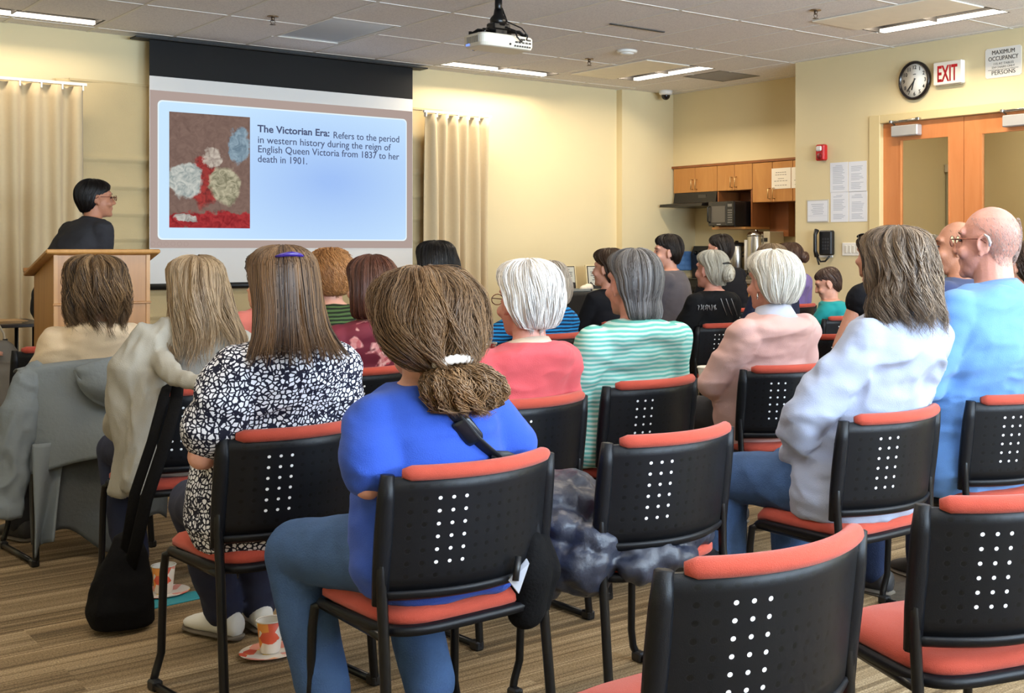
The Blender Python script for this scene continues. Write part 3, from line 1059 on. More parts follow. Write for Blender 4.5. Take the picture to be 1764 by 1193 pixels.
def picture_mat():
    m, nt, bs = nodes_of('slide_picture_paint')
    L = nt.links.new
    bs.inputs['Base Color'].default_value = (0, 0, 0, 1)
    bs.inputs['Specular IOR Level'].default_value = 0.0
    tc = N(nt, 'ShaderNodeTexCoord')
    nz = N(nt, 'ShaderNodeTexNoise', i_Scale=7.0, i_Detail=5.0, i_Roughness=0.6)
    L(tc.outputs['Object'], nz.inputs['Vector'])
    ds = N(nt, 'ShaderNodeMix', data_type='RGBA', blend_type='LINEAR_LIGHT')
    ds.inputs[0].default_value = 0.10
    L(tc.outputs['Object'], ds.inputs[6])
    L(nz.outputs['Color'], ds.inputs[7])
    n2 = N(nt, 'ShaderNodeTexNoise', i_Scale=14.0, i_Detail=6.0, i_Distortion=1.6)
    L(tc.outputs['Object'], n2.inputs['Vector'])
    cur = None
    base = N(nt, 'ShaderNodeValToRGB')
    base.color_ramp.elements[0].color, base.color_ramp.elements[1].color = srgb(102, 80, 74), srgb(150, 124, 112)
    L(n2.outputs['Fac'], base.inputs[0])
    cur = base.outputs[0]
    for cx_, cz_, rx, rz, c1, c2 in ((3.84, 1.50, 0.55, 0.085, (138, 40, 44), (176, 58, 60)), (4.09, 2.17, 0.10, 0.17, (112, 134, 150), (150, 172, 186)), (3.78, 1.84, 0.13, 0.22, (120, 52, 50), (172, 66, 62)),
                                    (3.64, 1.86, 0.15, 0.15, (150, 160, 158), (206, 208, 200)), (3.97, 1.82, 0.13, 0.17, (132, 128, 104), (196, 188, 160)), (3.86, 2.06, 0.07, 0.10, (160, 146, 136), (206, 194, 180)), (3.63, 1.53, 0.12, 0.04, (150, 146, 140), (206, 202, 194))):
        mp = N(nt, 'ShaderNodeMapping')
        mp.inputs['Location'].default_value = (-cx_ / rx, 0, -cz_ / rz)
        mp.inputs['Scale'].default_value = (1 / rx, 0, 1 / rz)
        L(ds.outputs[2], mp.inputs['Vector'])
        ln = N(nt, 'ShaderNodeVectorMath', operation='LENGTH')
        L(mp.outputs[0], ln.inputs[0])
        mk = N(nt, 'ShaderNodeMapRange')
        mk.inputs['From Min'].default_value, mk.inputs['From Max'].default_value = 1.08, 0.90
        L(ln.outputs['Value'], mk.inputs['Value'])
        cr = N(nt, 'ShaderNodeValToRGB')
        cr.color_ramp.elements[0].position, cr.color_ramp.elements[1].position = 0.35, 0.62
        cr.color_ramp.elements[0].color, cr.color_ramp.elements[1].color = srgb(*c1), srgb(*c2)
        L(n2.outputs['Fac'], cr.inputs[0])
        mx = N(nt, 'ShaderNodeMix', data_type='RGBA')
        L(mk.outputs['Result'], mx.inputs[0])
        L(cur, mx.inputs[6])
        L(cr.outputs[0], mx.inputs[7])
        cur = mx.outputs[2]
    L(cur, bs.inputs['Emission Color'])
    bs.inputs['Emission Strength'].default_value = 0.92
    return m


MB().box((3.494, -0.0075, 1.450), (4.189, -0.006, 2.442)).build('slide_picture', picture_mat(), proj)
M_TXT = glow('slide_text', (84, 94, 126), 0.95)
RX = Matrix.Rotation(math.pi / 2, 4, 'X')
zt = 2.318


def slide_line(body, px0, px1, py, bold):
    a, b_ = on_y(px0, py, 10.72), on_y(px1, py, 10.72)
    text('slide_lettering', body, 0.090, M_TXT, proj, Matrix.Translation((a.x, -0.008, a.z)) @ RX, width=b_.x - a.x, bold=bold)


slide_line('The Victorian Era:', 443, 567, 227, 0.0022)
slide_line('Refers to the period', 573, 686, 238, 0.0004)
slide_line('in western history during the reign of', 443, 672, 246, 0.0004)
slide_line('English Queen Victoria from 1837 to her', 443, 686, 262, 0.0004)
slide_line('death in 1901.', 443, 528, 279, 0.0004)
ic = MB()
for k_ in range(6):
    ic.tube([(3.36 + 0.055 * k_ + 0.018 * math.cos(a_ * math.pi / 6), -0.0045, 1.31 + 0.018 * math.sin(a_ * math.pi / 6)) for a_ in range(12)], 0.0025, 6, closed=True)
ic.build('slide_icons', glow('slide_icon', (214, 190, 182), 0.6), proj)

# ------------------------------------------------------------------ curtains and the folded fabric shade
M_CURT = mat('curtain_cloth', (206, 184, 146), 0.85, 0, 0.04, 40, 0.15, 300, sheen=0.2)
M_SHADE = mat('shade_cloth', (200, 178, 134), 0.85, 0, 0.05, 6, 0.2, 200)


def curtain(x0, x1, zt, waves, label, seed):
    t = thing('curtain', label, 'curtain', (0, 10.50, 0), group='beige floor-length curtains')
    rd = random.Random(seed)
    ph = [rd.uniform(-0.5, 0.5) for _ in range(40)]

    def fn(u, v):
        x = x0 + (x1 - x0) * u
        a = u * waves * 2 * math.pi
        amp = 0.045 * (0.8 + 0.25 * v)
        s = math.sin(a + 0.35 * ph[int(u * waves) % 40] * v)
        yy = amp * math.copysign(abs(s) ** 0.75, s) + 0.012 * math.sin(5 * v + a * 0.5)
        return (x + 0.03 * v * math.sin(a * 0.5 + seed), yy, zt - 0.02 - v * (zt - 0.06))
    MB().sheet(fn, int(waves * 12), 24, 0.004).build('curtain_cloth', M_CURT, t)
    MB().box((x0 - 0.02, -0.015, zt - 0.01), (x1 + 0.03, 0.015, zt + 0.012)).build('curtain_track', M_WHITE, t)
    hk = MB()
    for k in range(int(waves) + 1):
        hk.box((x0 + (x1 - x0) * k / waves - 0.006, -0.02, zt - 0.05), (x0 + (x1 - x0) * k / waves + 0.006, 0.02, zt - 0.008))
    hk.build('curtain_hooks', M_WHITE, t)


curtain(0.50, 2.755, 2.582, 15, 'tan pleated curtain hanging behind the lectern', 3)
curtain(5.82, 6.53, 2.60, 6, 'narrow tan pleated curtain between screen and bare wall', 5)
t = thing('fabric_shade', 'wide beige shade with horizontal folds hanging behind the projection screen', 'shade', (0, 10.67, 0))


def sh(u, v):
    z = 2.64 - v * 2.4
    fold = (v * 11) % 1.0
    yy = -0.028 * (fold ** 2.5) if v > 0.25 else -0.006 * math.sin(v * 30)
    return (2.6 + u * 3.6, yy + 0.006 * math.sin(u * 37 + v * 23), z)


MB().sheet(sh, 60, 150, 0.004).build('shade_cloth', M_SHADE, t)
MB().box((2.7, -0.006, 2.632), (6.1, 0.006, 2.65)).build('head_rail', M_SHADE, t)

# ------------------------------------------------------------------ right wall fittings
RY = Matrix.Rotation(-math.pi / 2, 4, 'Z') @ RX          # text facing -X: x runs to -Y, y up


def wall_at(px, py, off=0.0):
    return on_x(px, py, XR - off)


p = wall_at(1578, 139)
t = thing('wall_clock', 'round black-rimmed wall clock with white face beside the exit sign', 'clock', (XR, p.y, p.z))
MC = Matrix.Rotation(-math.pi / 2, 4, 'Y')
MB().lathe([(0.15, 0.0), (0.168, 0.004), (0.17, 0.03), (0.158, 0.042), (0.146, 0.036), (0.146, 0.02)], n=48, M=MC).build('rim', mat('clock_rim', (26, 20, 20), 0.25), t)
MB().lathe([(0.147, 0.018), (0.147, 0.022)], n=48, M=MC).build('clock_face', mat('clock_face', (250, 246, 236), 0.5, 0, 0.01), t)
M_INK = mat('ink_black', (36, 34, 34), 0.6, 0, 0.02)
for k in range(1, 13):
    a = math.radians(90 - 30 * k)
    text('numeral', str(k), 0.046, M_INK, t, Matrix.Translation((-0.0235, -0.115 * math.cos(a), 0.115 * math.sin(a) - 0.016)) @ RY, align='CENTER', bold=0.0006)
text('dial_mark', 'Jemma', 0.018, M_INK, t, Matrix.Translation((-0.0235, 0, 0.052)) @ RY, align='CENTER') if False else None
MB().tube([(-0.0235, 0.012, 0.052), (-0.0235, 0.0, 0.055), (-0.0235, -0.016, 0.054)], 0.003, 6).build('dial_mark', M_INK, t)
for nm, ang, ln, wd in (('hour_hand', 30 * 6.62, 0.085, 0.006), ('minute_hand', 6 * 37, 0.118, 0.0045), ('second_hand', 6 * 36.0, 0.12, 0.0016)):
    a = math.radians(90 - ang)
    dy, dz = -math.cos(a), math.sin(a)
    MB().tube([(-0.027, -dy * 0.02, -dz * 0.02), (-0.027, dy * ln, dz * ln)], wd, 6, flat=(0.6, 1)).build(nm, M_INK, t)
pa, pb = wall_at(1617, 108), wall_at(1660, 147)
t = thing('exit_sign', 'white illuminated EXIT sign with red letters above the doors', 'exit sign', (XR, (pa.y + pb.y) / 2, (pa.z + pb.z) / 2 + 0.005))
MB().box((-0.055, -0.145, -0.095), (0, 0.145, 0.098), bev=0.006).build('sign_box', mat('exit_white', (244, 236, 222), 0.4, 0, 0.01), t)
text('sign_lettering', 'EXIT', 0.19, glow('exit_red', (205, 52, 52), 0.75), t, Matrix.Translation((-0.0562, 0.105, -0.068)) @ RY, width=0.205, bold=0.004)
MB().box((-0.04, -0.13, -0.105), (-0.01, 0.13, -0.095)).build('sign_base', mat('exit_base', (150, 140, 120), 0.5), t)
pa, pb = wall_at(1698, 90), wall_at(1760, 128)
t = thing('occupancy_sign', 'white maximum occupancy sign high on the wall beside the exit sign', 'sign', (XR, (pa.y + pb.y) / 2, 2.79))
MB().loft([[(x_, a, b_) for a, b_ in [(0.172 * c1 - 0.0 + sgn1, 0.122 * c2 + sgn2) for c1, c2, sgn1, sgn2 in (
    (1, 1, 0, -0.015), (1, 1, -0.015, 0), (-1, 1, 0.015, 0), (-1, 1, 0, -0.015), (-1, -1, 0, 0.015), (-1, -1, 0.015, 0), (1, -1, -0.015, 0), (1, -1, 0, 0.015))]] for x_ in (0.0, -0.005)], smooth=False).build('sign_plate', mat('sign_white', (226, 222, 214), 0.4, 0, 0.01), t)
for body, z, sz, wd, mm in (('MAXIMUM', 0.068, 0.05, 0.215, M_INK), ('OCCUPANCY', 0.018, 0.05, 0.285, M_INK), ('PERSONS', -0.098, 0.05, 0.225, M_INK),
                            ('115 AT TABLES', -0.018, 0.026, 0.19, mat('pencil', (120, 118, 116), 0.7)), ('254 CHAIRS ONLY', -0.046, 0.026, 0.22, mat('pencil', (120, 118, 116), 0.7))):
    text('sign_lettering', body, sz, mm, t, Matrix.Translation((-0.0058, wd / 2, z)) @ RY, width=wd, bold=0.0)
MB().box((-0.0062, -0.145, -0.0585), (-0.005, 0.145, -0.0555)).build('sign_rule', M_INK, t)
p = wall_at(1419, 263)
t = thing('fire_alarm', 'red fire alarm strobe on the wall above the papers', 'fire alarm', (XR, p.y, p.z))
MB().box((-0.06, -0.055, -0.075), (0, 0.055, 0.075), bev=0.012).build('alarm_body', mat('alarm_red', (184, 28, 30), 0.35), t)
MB().box((-0.078, -0.035, 0.012), (-0.058, 0.035, 0.06), bev=0.012).build('strobe_lens', mat('strobe_clear', (225, 220, 215), 0.1), t)
MB().lathe([(0.03, 0.0), (0.028, 0.006)], c=(-0.06, 0, -0.035), M=MC, n=20).build('horn_grille', mat('alarm_dark', (120, 16, 20), 0.5), t)
M_PAPER = mat('paper_white', (226, 228, 236), 0.7, 0, 0.01)
M_FAINT = mat('faint_print', (176, 182, 196), 0.8, 0, 0.02)
sheets = [(1430, 281, 1461, 330, 'upper notice sheet beside the fire alarm'), (1462, 279, 1493, 329, 'upper notice sheet beside the door frame'),
          (1431, 332, 1462, 381, 'lower notice sheet beside the framed certificate'), (1463, 330, 1494, 381, 'lower notice sheet beside the door frame')]
for k, (a, b_, c_, d_, nm) in enumerate(sheets):
    p0, p1 = wall_at(a, b_), wall_at(c_, d_)
    yc, zc = (p0.y + p1.y) / 2, (p0.z + p1.z) / 2
    t = thing('notice_sheet', 'white printed ' + nm, 'paper notice', (XR, yc, zc), group='printed notices on the right wall')
    MB().box((-0.003, -0.108, -0.138), (0, 0.108, 0.138)).build('paper', M_PAPER, t)
    pr = MB()
    rd = random.Random(k)
    for q in range(17):
        z = 0.105 - q * 0.0135
        if rd.random() < 0.15: continue
        pr.box((-0.0036, 0.075 - rd.uniform(0.10, 0.15) if q else -0.04, z), (-0.003, 0.075 if q else 0.04, z + 0.005))
    pr.build('print', M_FAINT, t)
p0, p1 = wall_at(1391, 346), wall_at(1428, 382)
t = thing('certificate', 'small framed certificate low on the wall left of the notice sheets', 'certificate', (XR, (p0.y + p1.y) / 2, (p0.z + p1.z) / 2 + 0.003))
MB().box((-0.008, -0.135, -0.105), (0, 0.135, 0.105)).build('frame', mat('frame_silver', (190, 186, 178), 0.4), t)
MB().box((-0.0095, -0.125, -0.095), (-0.008, 0.125, 0.095)).build('paper', M_PAPER, t)
pr = MB()
for q in range(6):
    pr.box((-0.0102, -0.08 + 0.01 * (q % 2), 0.06 - 0.018 * q), (-0.0095, 0.08 - 0.012 * (q % 3), 0.066 - 0.018 * q))
pr.box((-0.0102, -0.12, -0.046), (-0.0095, 0.12, -0.044)).build('print', M_FAINT, t)
p = wall_at(1428, 419)
t = thing('wall_phone', 'black wall phone with corded handset', 'phone', (XR, p.y, p.z))
MB().box((-0.07, -0.09, -0.11), (-0.012, 0.07, 0.12), bev=0.012).build('phone_body', M_BLACK, t)
MB().box((-0.014, -0.05, -0.13), (0, 0.11, 0.03)).build('wall_plate', M_WHITE, t)
MB().tube([(-0.085, 0.075, 0.125), (-0.105, 0.078, 0.08), (-0.105, 0.078, -0.07), (-0.085, 0.075, -0.12)], [0.03, 0.022, 0.022, 0.03], 12, flat=(1.0, 0.8)).build('handset', M_BLACK, t)
kp = MB()
for a in range(4):
    for b_ in range(3):
        kp.box((-0.073, -0.06 + 0.03 * b_, 0.03 - 0.03 * a), (-0.069, -0.04 + 0.03 * b_, 0.05 - 0.03 * a))
kp.build('keypad', mat('key_grey', (54, 54, 58), 0.5), t)
MB().tube([(-0.085, 0.07, -0.12), (-0.06, 0.05, -0.17), (-0.05, 0.0, -0.165), (-0.05, -0.05, -0.12)], 0.009, 8).tube([(-0.09, 0.075, -0.12), (-0.07, 0.06, -0.2)], 0.008, 8).build('cord', M_BLACK, t)
p = wall_at(1468, 429)
t = thing('switch_plate', 'white light switch plate beside the wall phone', 'light switch', (XR, p.y, p.z))
MB().box((-0.01, -0.115, -0.06), (0, 0.115, 0.06), bev=0.004).build('plate', M_WHITE, t)
for k in range(4):
    MB().box((-0.015, -0.085 + 0.045 * k, -0.035), (-0.009, -0.052 + 0.045 * k, 0.035), bev=0.003).build('rocker', mat('rocker', (214, 208, 196), 0.35), t)

# ------------------------------------------------------------------ kitchen corner
M_MAPLE = wood('maple_veneer', (172, 114, 56), (192, 136, 74), 1.0, (1, 1, 0.2), 0.35)
M_CHERRY = wood('darker_veneer', (122, 70, 34), (146, 88, 46), 1.0, (1, 1, 0.2), 0.4)
M_BRASS = mat('pull_metal', (212, 180, 130), 0.3, 0.8)
XF = 9.07


def upper_cabinet(y0, y1, z0, z1, ndoor, label, handles):
    t = thing('wall_cabinet', label, 'cabinet', (XF, y0, z0), group='wall cabinets over the kitchen counter')
    W, Hh = y1 - y0, z1 - z0
    MB().box((0.02, 0.002, 0), (XK - XF, W - 0.002, Hh)).build('carcass', M_CHERRY, t)
    dw = W / ndoor
    for k in range(ndoor):
        d = MB().box((0, k * dw + 0.003, 0.002), (0.02, (k + 1) * dw - 0.003, Hh - 0.002), bev=0.002).build('door', M_MAPLE, t)
        hy = k * dw + (0.035 if handles[k] == 'l' else dw - 0.035)
        MB().tube([(0.0, hy, 0.035), (-0.03, hy, 0.035), (-0.03, hy, 0.145), (0.0, hy, 0.145)], 0.006, 8).build('handle', M_BRASS, d)
    return t


upper_cabinet(9.86, 10.60, 1.905, 2.188, 2, 'short two-door wooden wall cabinet above the range hood', 'rl')
upper_cabinet(9.30, 9.858, 1.905, 2.188, 2, 'short two-door wooden wall cabinet above the microwave', 'rl')
upper_cabinet(8.40, 9.298, 1.762, 2.186, 3, 'taller wooden wall cabinet with white paper signs taped on its doors', 'lrl')
struct(MB().box((XF - 0.004, YC, 2.19), (XK, YF2, 2.216)).build('trim_2', M_CHERRY))
t = thing('microwave_shelf', 'open wooden shelf nook holding the black microwave', 'shelf', (XF, 9.30, 1.48))
MB().box((-0.10, 0.0, 0), (XK - XF, 0.53, 0.024)).build('shelf_board', M_MAPLE, t)
for sy in (0.0, 0.53):
    MB().box((0.0, sy, 0.024), (XK - XF - 0.004, sy + 0.02, 0.42)).build('side_panel', M_CHERRY, t)
MB().box((0.33, 0.02, 0.024), (XK - XF - 0.002, 0.53, 0.42)).build('back_panel', M_CHERRY, t)
o = MB().box((9.33, 9.01, 1.40), (9.428, 9.295, 1.76)).build('wall_panel', M_CHERRY)
tag(o, 'brown wooden panel under the taller wall cabinet above the coffee brewer', 'panel')
for k, (px, py, nm) in enumerate(((1346, 307, 'white paper sign with printed lines taped on the taller wall cabinet'), (1365, 306, 'white paper cut off by the wall corner on the taller wall cabinet'))):
    p = on_x(px, py, XF)
    yc = p.y if k == 0 else YP - 0.29
    YP = yc
    t = thing('paper_sign', nm, 'paper sign', (XF - 0.001, yc, p.z))
    MB().box((-0.003, -0.14, -0.108), (0, 0.14, 0.108)).build('paper', mat('paper_cream', (240, 234, 222), 0.7, 0, 0.01), t)
    pr = MB()
    for z, w_ in ((0.06, 0.08), (0.035, 0.085), (-0.005, 0.045), (-0.03, 0.10), (-0.075, 0.09)):
        for q in range(5):
            pr.box((-0.0036, w_ - w_ * 2 * q / 5 - w_ * 0.30, z), (-0.003, w_ - w_ * 2 * q / 5, z + 0.006))
    pr.build('print', mat('print_grey', (136, 130, 122), 0.8), t)
# range hood
t = thing('range_hood', 'black range hood under the wall cabinet', 'range hood', (XF, 9.86, 1.74))
MB().loft([[(0.0, 0.0, 0.165), (0.34, 0.0, 0.165), (0.34, 0.72, 0.165), (0.0, 0.72, 0.165)], [(-0.02, 0, 0.05), (0.34, 0.0, 0.05), (0.34, 0.72, 0.05), (-0.02, 0.72, 0.05)],
           [(-0.22, 0, 0.03), (0.34, 0.0, 0.03), (0.34, 0.72, 0.03), (-0.22, 0.72, 0.03)], [(-0.23, 0, 0.0), (0.34, 0.0, 0.0), (0.34, 0.72, 0.0), (-0.23, 0.72, 0.0)]][::-1], smooth=False).build('hood_body', mat('hood_black', (22, 19, 18), 0.35), t)
MB().box((-0.012, 0.17, 0.10), (0.01, 0.30, 0.135)).build('switch_panel', mat('hood_panel', (62, 58, 54), 0.4), t)
# microwave
t = thing('microwave', 'black microwave oven on the wooden shelf nook', 'microwave', (8.85, 9.36, 1.504))
MB().box((0.012, 0, 0.01), (0.46, 0.40, 0.275), bev=0.006).build('case', mat('microwave_black', (16, 15, 16), 0.3), t)
MB().box((0, 0.11, 0.012), (0.014, 0.40, 0.273), bev=0.004).build('door', mat('microwave_door', (40, 38, 38), 0.25), t)
MB().box((-0.003, 0.13, 0.05), (0.002, 0.345, 0.225)).build('door_window', mat('microwave_glass', (84, 80, 76), 0.2), t)
MB().tube([(0.0, 0.375, 0.05), (-0.03, 0.375, 0.06), (-0.03, 0.375, 0.215), (0.0, 0.375, 0.225)], 0.008, 8).build('handle', M_BLACK, t)
cp = MB().box((0, 0, 0.012), (0.012, 0.108, 0.273)).build('control_panel', M_BLACK, t)
bt = MB()
for r in range(6):
    for c_ in range(3):
        bt.box((-0.004, 0.022 + 0.024 * c_, 0.04 + 0.026 * r), (0.002, 0.04 + 0.024 * c_, 0.055 + 0.026 * r))
bt.box((-0.004, 0.022, 0.215), (0.002, 0.088, 0.245)).build('buttons', mat('button_grey', (108, 106, 102), 0.5), cp)
MB().box((-0.004, 0.2, 0.024), (0.002, 0.26, 0.031)).build('maker_mark', mat('mark_grey', (150, 150, 150), 0.4), t)
for a in (0.05, 0.42):
    for b_ in (0.03, 0.37):
        MB().lathe([(0.012, 0.0), (0.012, 0.012)], c=(a, b_, 0), n=10).build('foot', M_BLACK, t)
# base cabinets, counter, stove
t = thing('base_cabinet', 'wooden base cabinet run under the kitchen counter', 'cabinet', (8.84, 8.04, 0))
MB().box((0.02, 0, 0.09), (0.58, 1.78, 0.90)).box((0.07, 0, 0), (0.58, 1.78, 0.09)).build('carcass', M_CHERRY, t)
for k in range(4):
    d = MB().box((0, 0.003 + 0.445 * k, 0.1), (0.02, 0.44 + 0.445 * k, 0.89), bev=0.002).build('door', M_MAPLE, t)
    MB().tube([(0, 0.40 + 0.445 * k, 0.70), (-0.03, 0.40 + 0.445 * k, 0.70), (-0.03, 0.40 + 0.445 * k, 0.82), (0, 0.40 + 0.445 * k, 0.82)], 0.006, 8).build('handle', M_BRASS, d)
o = MB().box((8.80, 8.035, 0.901), (9.425, 9.825, 0.94), bev=0.006).build('countertop', mat('laminate_top', (120, 112, 100), 0.35, 0, 0.2, 60))
tag(o, 'speckled kitchen countertop carrying the coffee urns', 'countertop')
t = thing('stove', 'black electric stove with raised control panel in the kitchen corner', 'stove', (8.78, 9.85, 0))
MB().box((0.02, 0, 0.05), (0.64, 0.74, 0.93)).build('oven_body', M_BLACK, t)
MB().box((0, 0.01, 0.93), (0.6, 0.73, 0.945), bev=0.004).build('cooktop', mat('cooktop_glass', (20, 20, 22), 0.12), t)
d = MB().box((0, 0.02, 0.2), (0.02, 0.72, 0.86), bev=0.004).build('oven_door', mat('oven_door', (16, 16, 17), 0.15), t)
MB().tube([(0, 0.08, 0.80), (-0.04, 0.08, 0.80), (-0.04, 0.66, 0.80), (0, 0.66, 0.80)], 0.011, 8).build('handle', M_STEEL, d)
bg = MB().loft([[(0.55, 0.02, 0.945), (0.63, 0.02, 0.945), (0.63, 0.72, 0.945), (0.55, 0.72, 0.945)], [(0.53, 0.02, 1.2), (0.63, 0.02, 1.2), (0.63, 0.72, 1.2), (0.53, 0.72, 1.2)], [(0.56, 0.04, 1.30), (0.63, 0.04, 1.30), (0.63, 0.70, 1.30), (0.56, 0.70, 1.30)]], smooth=False).build('control_panel', mat('panel_black', (30, 30, 33), 0.3), t)
for q in (0.56, 0.63, 0.12, 0.19):
    MB().lathe([(0.026, 0.0), (0.024, 0.022), (0.01, 0.026)], c=(0.53, q, 1.22), M=MC, n=16).build('knob', M_BLACKM, bg)
for a in (0.06, 0.6):
    for b_ in (0.05, 0.69):
        MB().lathe([(0.02, 0), (0.02, 0.05)], c=(a, b_, 0), n=10).build('foot', M_BLACK, t)
p = on_y(1174, 449, YF2)
o = MB()
o.sheet(lambda u, v: (p.x - 0.14 + 0.28 * u, YF2 - 0.012 - 0.006 * abs(math.sin(u * 14) * math.sin(v * 12)), p.z + 0.11 - 0.22 * v), 28, 24, 0.012)
tag(o.build('quilted_mitt', mat('quilt_blue', (92, 140, 204), 0.85, 0, 0.1, 30)), 'light blue quilted cloth hanging on the wall beside the stove', 'cloth')


def urn(px, ytop, ybase, X, r, label, tall):
    pt, pb = on_x(px, ytop, X), on_x(px, ybase, X)
    hgt = pt.z - 0.94
    t = thing('coffee_urn', label, 'coffee urn', (X, pt.y, 0.94))
    MB().lathe([(r * 0.9, 0), (r, 0.02), (r, hgt * 0.86), (r * 0.97, hgt * 0.88)], n=32).build('tank', M_STEEL, t)
    MB().lathe([(r * 1.03, hgt * 0.88), (r * 1.03, hgt * 0.9), (r * 0.8, hgt * 0.96), (r * 0.2, hgt * 0.97), (r * 0.2, hgt), (r * 0.1, hgt * 1.01)], n=32).build('lid', M_STEEL if tall else M_BLACK, t)
    for s in (-1, 1):
        hd = MB()
        hd.tube([(0, s * r, hgt * 0.7), (-0.01, s * (r + 0.035), hgt * 0.7), (-0.01, s * (r + 0.035), hgt * 0.6), (0, s * r, hgt * 0.6)], 0.01, 8)
        hd.build('handle', M_BLACK, t)
    MB().tube([(-r, 0, 0.06), (-r - 0.05, 0, 0.06), (-r - 0.06, 0, 0.03)], 0.012, 10).tube([(-r - 0.04, 0, 0.06), (-r - 0.04, 0, 0.1)], 0.008, 8).build('spigot', M_BLACK, t)
    if tall:
        MB().tube([(-r * 0.7, r * 0.9, 0.1), (-r * 0.7, r * 0.9, hgt * 0.8)], 0.018, 10).build('sight_glass', M_WHITE, t)
        MB().box((0.0, -r * 2.0, 0.0), (0.22, -r * 1.02, hgt * 0.97), bev=0.006).build('brewer_case', mat('brewer_case', (196, 186, 164), 0.35, 0.3), t)
        MB().box((-0.004, -r * 1.7, hgt * 0.76), (0.002, -r * 1.15, hgt * 0.84), bev=0.003).build('brewer_display', M_BLACK, t)
    return t


urn(1269, 415, 462, 9.12, 0.105, 'squat steel coffee urn with black lid and handle on the counter', False)
urn(1303, 396, 470, 9.12, 0.10, 'tall steel coffee brewer with a tank and display on the counter', True)
p = on_x(1351, 415, 9.2)
t = thing('faucet', 'curved metal kitchen faucet behind the counter end', 'faucet', (9.25, p.y, 0.94))
MB().tube([(0, 0, 0), (0, 0, 0.30), (-0.05, 0.02, 0.38), (-0.14, 0.05, 0.36), (-0.16, 0.06, 0.3)], 0.013, 10).build('spout', M_STEEL, t)
MB().lathe([(0.03, 0), (0.025, 0.03)], n=14).build('base', M_STEEL, t)

# ------------------------------------------------------------------ display table by the front wall
t = thing('display_table', 'table under a black cloth with framed notices by the front wall', 'table', (7.55, 10.2, 0))
cl = MB()


def cloth(u, v):
    # a skirt round a 1.5 x 0.6 table, flat top first
    per = u * 2 * math.pi
    c1, s1 = math.cos(per), math.sin(per)
    e = 0.25
    x = 0.75 * math.copysign(abs(c1) ** e, c1)
    y = 0.30 * math.copysign(abs(s1) ** e, s1)
    if v < 0.12:
        k = v / 0.12
        return (x * k, y * k, 0.828 + 0.0005 * (1 - k))
    k = (v - 0.12) / 0.88
    w_ = 1 + 0.045 * k * math.sin(per * 17)
    return (x * w_ + 0.03 * k * c1, y * w_ + 0.03 * k * s1, 0.828 - 0.80 * k)


cl.sheet(cloth, 160, 24, 0.003)
cl.build('tablecloth', mat('black_cloth', (14, 14, 16), 0.9, 0, 0.1, sheen=0.2), t)
tt = MB().box((-0.74, -0.29, 0.79), (0.74, 0.29, 0.825)).build('table_top', M_BLACK, t)
for sx in (-0.68, 0.68):
    for sy in (-0.24, 0.24):
        MB().tube([(sx, sy, 0), (sx, sy, 0.79)], 0.015, 8).build('leg', M_GREY, t)
for k, (px, nm) in enumerate(((979, 'framed notice with dark skyline at its foot behind the grey-haired head'), (1027, 'framed notice with dark skyline partly hidden by the dark-haired person'))):
    p = on_y(px, 479, 10.32)
    t = thing('framed_notice', nm, 'framed notice', (p.x, 10.32, 0.830))
    R = Matrix.Rotation(math.radians(-8), 4, 'X')
    MB().box((-0.115, 0.0, 0.0), (0.115, 0.012, 0.27), M=R).build('frame', mat('cream_frame', (222, 204, 160), 0.5), t)
    MB().box((-0.10, -0.004, 0.012), (0.10, 0.001, 0.258), M=R).build('dark_mount', mat('mount_dark', (58, 50, 42), 0.6), t)
    MB().box((-0.09, -0.007, 0.02), (0.09, -0.004, 0.248), M=R).build('paper', mat('notice_paper', (196, 196, 186), 0.6, 0, 0.02), t)
    pr = MB()
    for z, w_ in ((0.22, 0.03), (0.19, 0.065), (0.17, 0.06), (0.15, 0.062), (0.13, 0.03), (0.105, 0.045)):
        pr.box((-w_, -0.009, z), (w_, -0.0065, z + 0.007), M=R)
    pr.build('print', mat('notice_print', (96, 96, 96), 0.7), t)
    sk = MB()
    rd = random.Random(k)
    for q in range(12):
        x = -0.09 + 0.015 * q
        hgt = 0.02 + 0.05 * abs(q - 5.5) / 5.5 * rd.uniform(0.6, 1.2)
        sk.box((x, -0.010, 0.02), (x + 0.015, -0.006, 0.02 + hgt), M=R)
    sk.build('skyline_picture', mat('skyline_dark', (40, 38, 38), 0.7), t)
    MB().box((-0.03, 0.01, 0.0), (0.03, 0.09, 0.012)).box((-0.03, 0.06, 0.0), (0.03, 0.07, 0.15), M=Matrix.Rotation(math.radians(12), 4, 'X')).build('easel_back', M_BLACK, t)
p = on_y(981, 500, 10.1)
t = thing('clear_tray', 'grey plastic tray lying on the black cloth before a framed notice', 'tray', (p.x, 10.08, 0.831))
MB().box((-0.17, -0.11, 0), (0.17, 0.11, 0.012), bev=0.004).build('tray_base', mat('tray_grey', (128, 132, 130), 0.25), t)
rm = MB().box((-0.18, -0.12, 0.008), (0.18, -0.105, 0.028)).box((-0.18, 0.105, 0.008), (0.18, 0.12, 0.028)).box((-0.18, -0.12, 0.008), (-0.165, 0.12, 0.028)).box((0.165, -0.12, 0.008), (0.18, 0.12, 0.028))
rm.build('rim', mat('tray_rim', (150, 154, 152), 0.25), t)
p = on_y(1009, 502, 10.05)
o = MB()
o.ball((0, 0, 0.035), (0.075, 0.05, 0.035), 16, 8)
o.ball((0.03, 0.01, 0.05), (0.05, 0.04, 0.03), 14, 8)
o.ball((-0.05, -0.01, 0.03), (0.04, 0.04, 0.03), 14, 8)
o = remesh(o, 'paper_napkin', mat('napkin_white', (214, 208, 196), 0.9), None, 0.006, 1, 0.004, (30, 30, 30), 4)
o.location = (p.x, 10.03, 0.829)
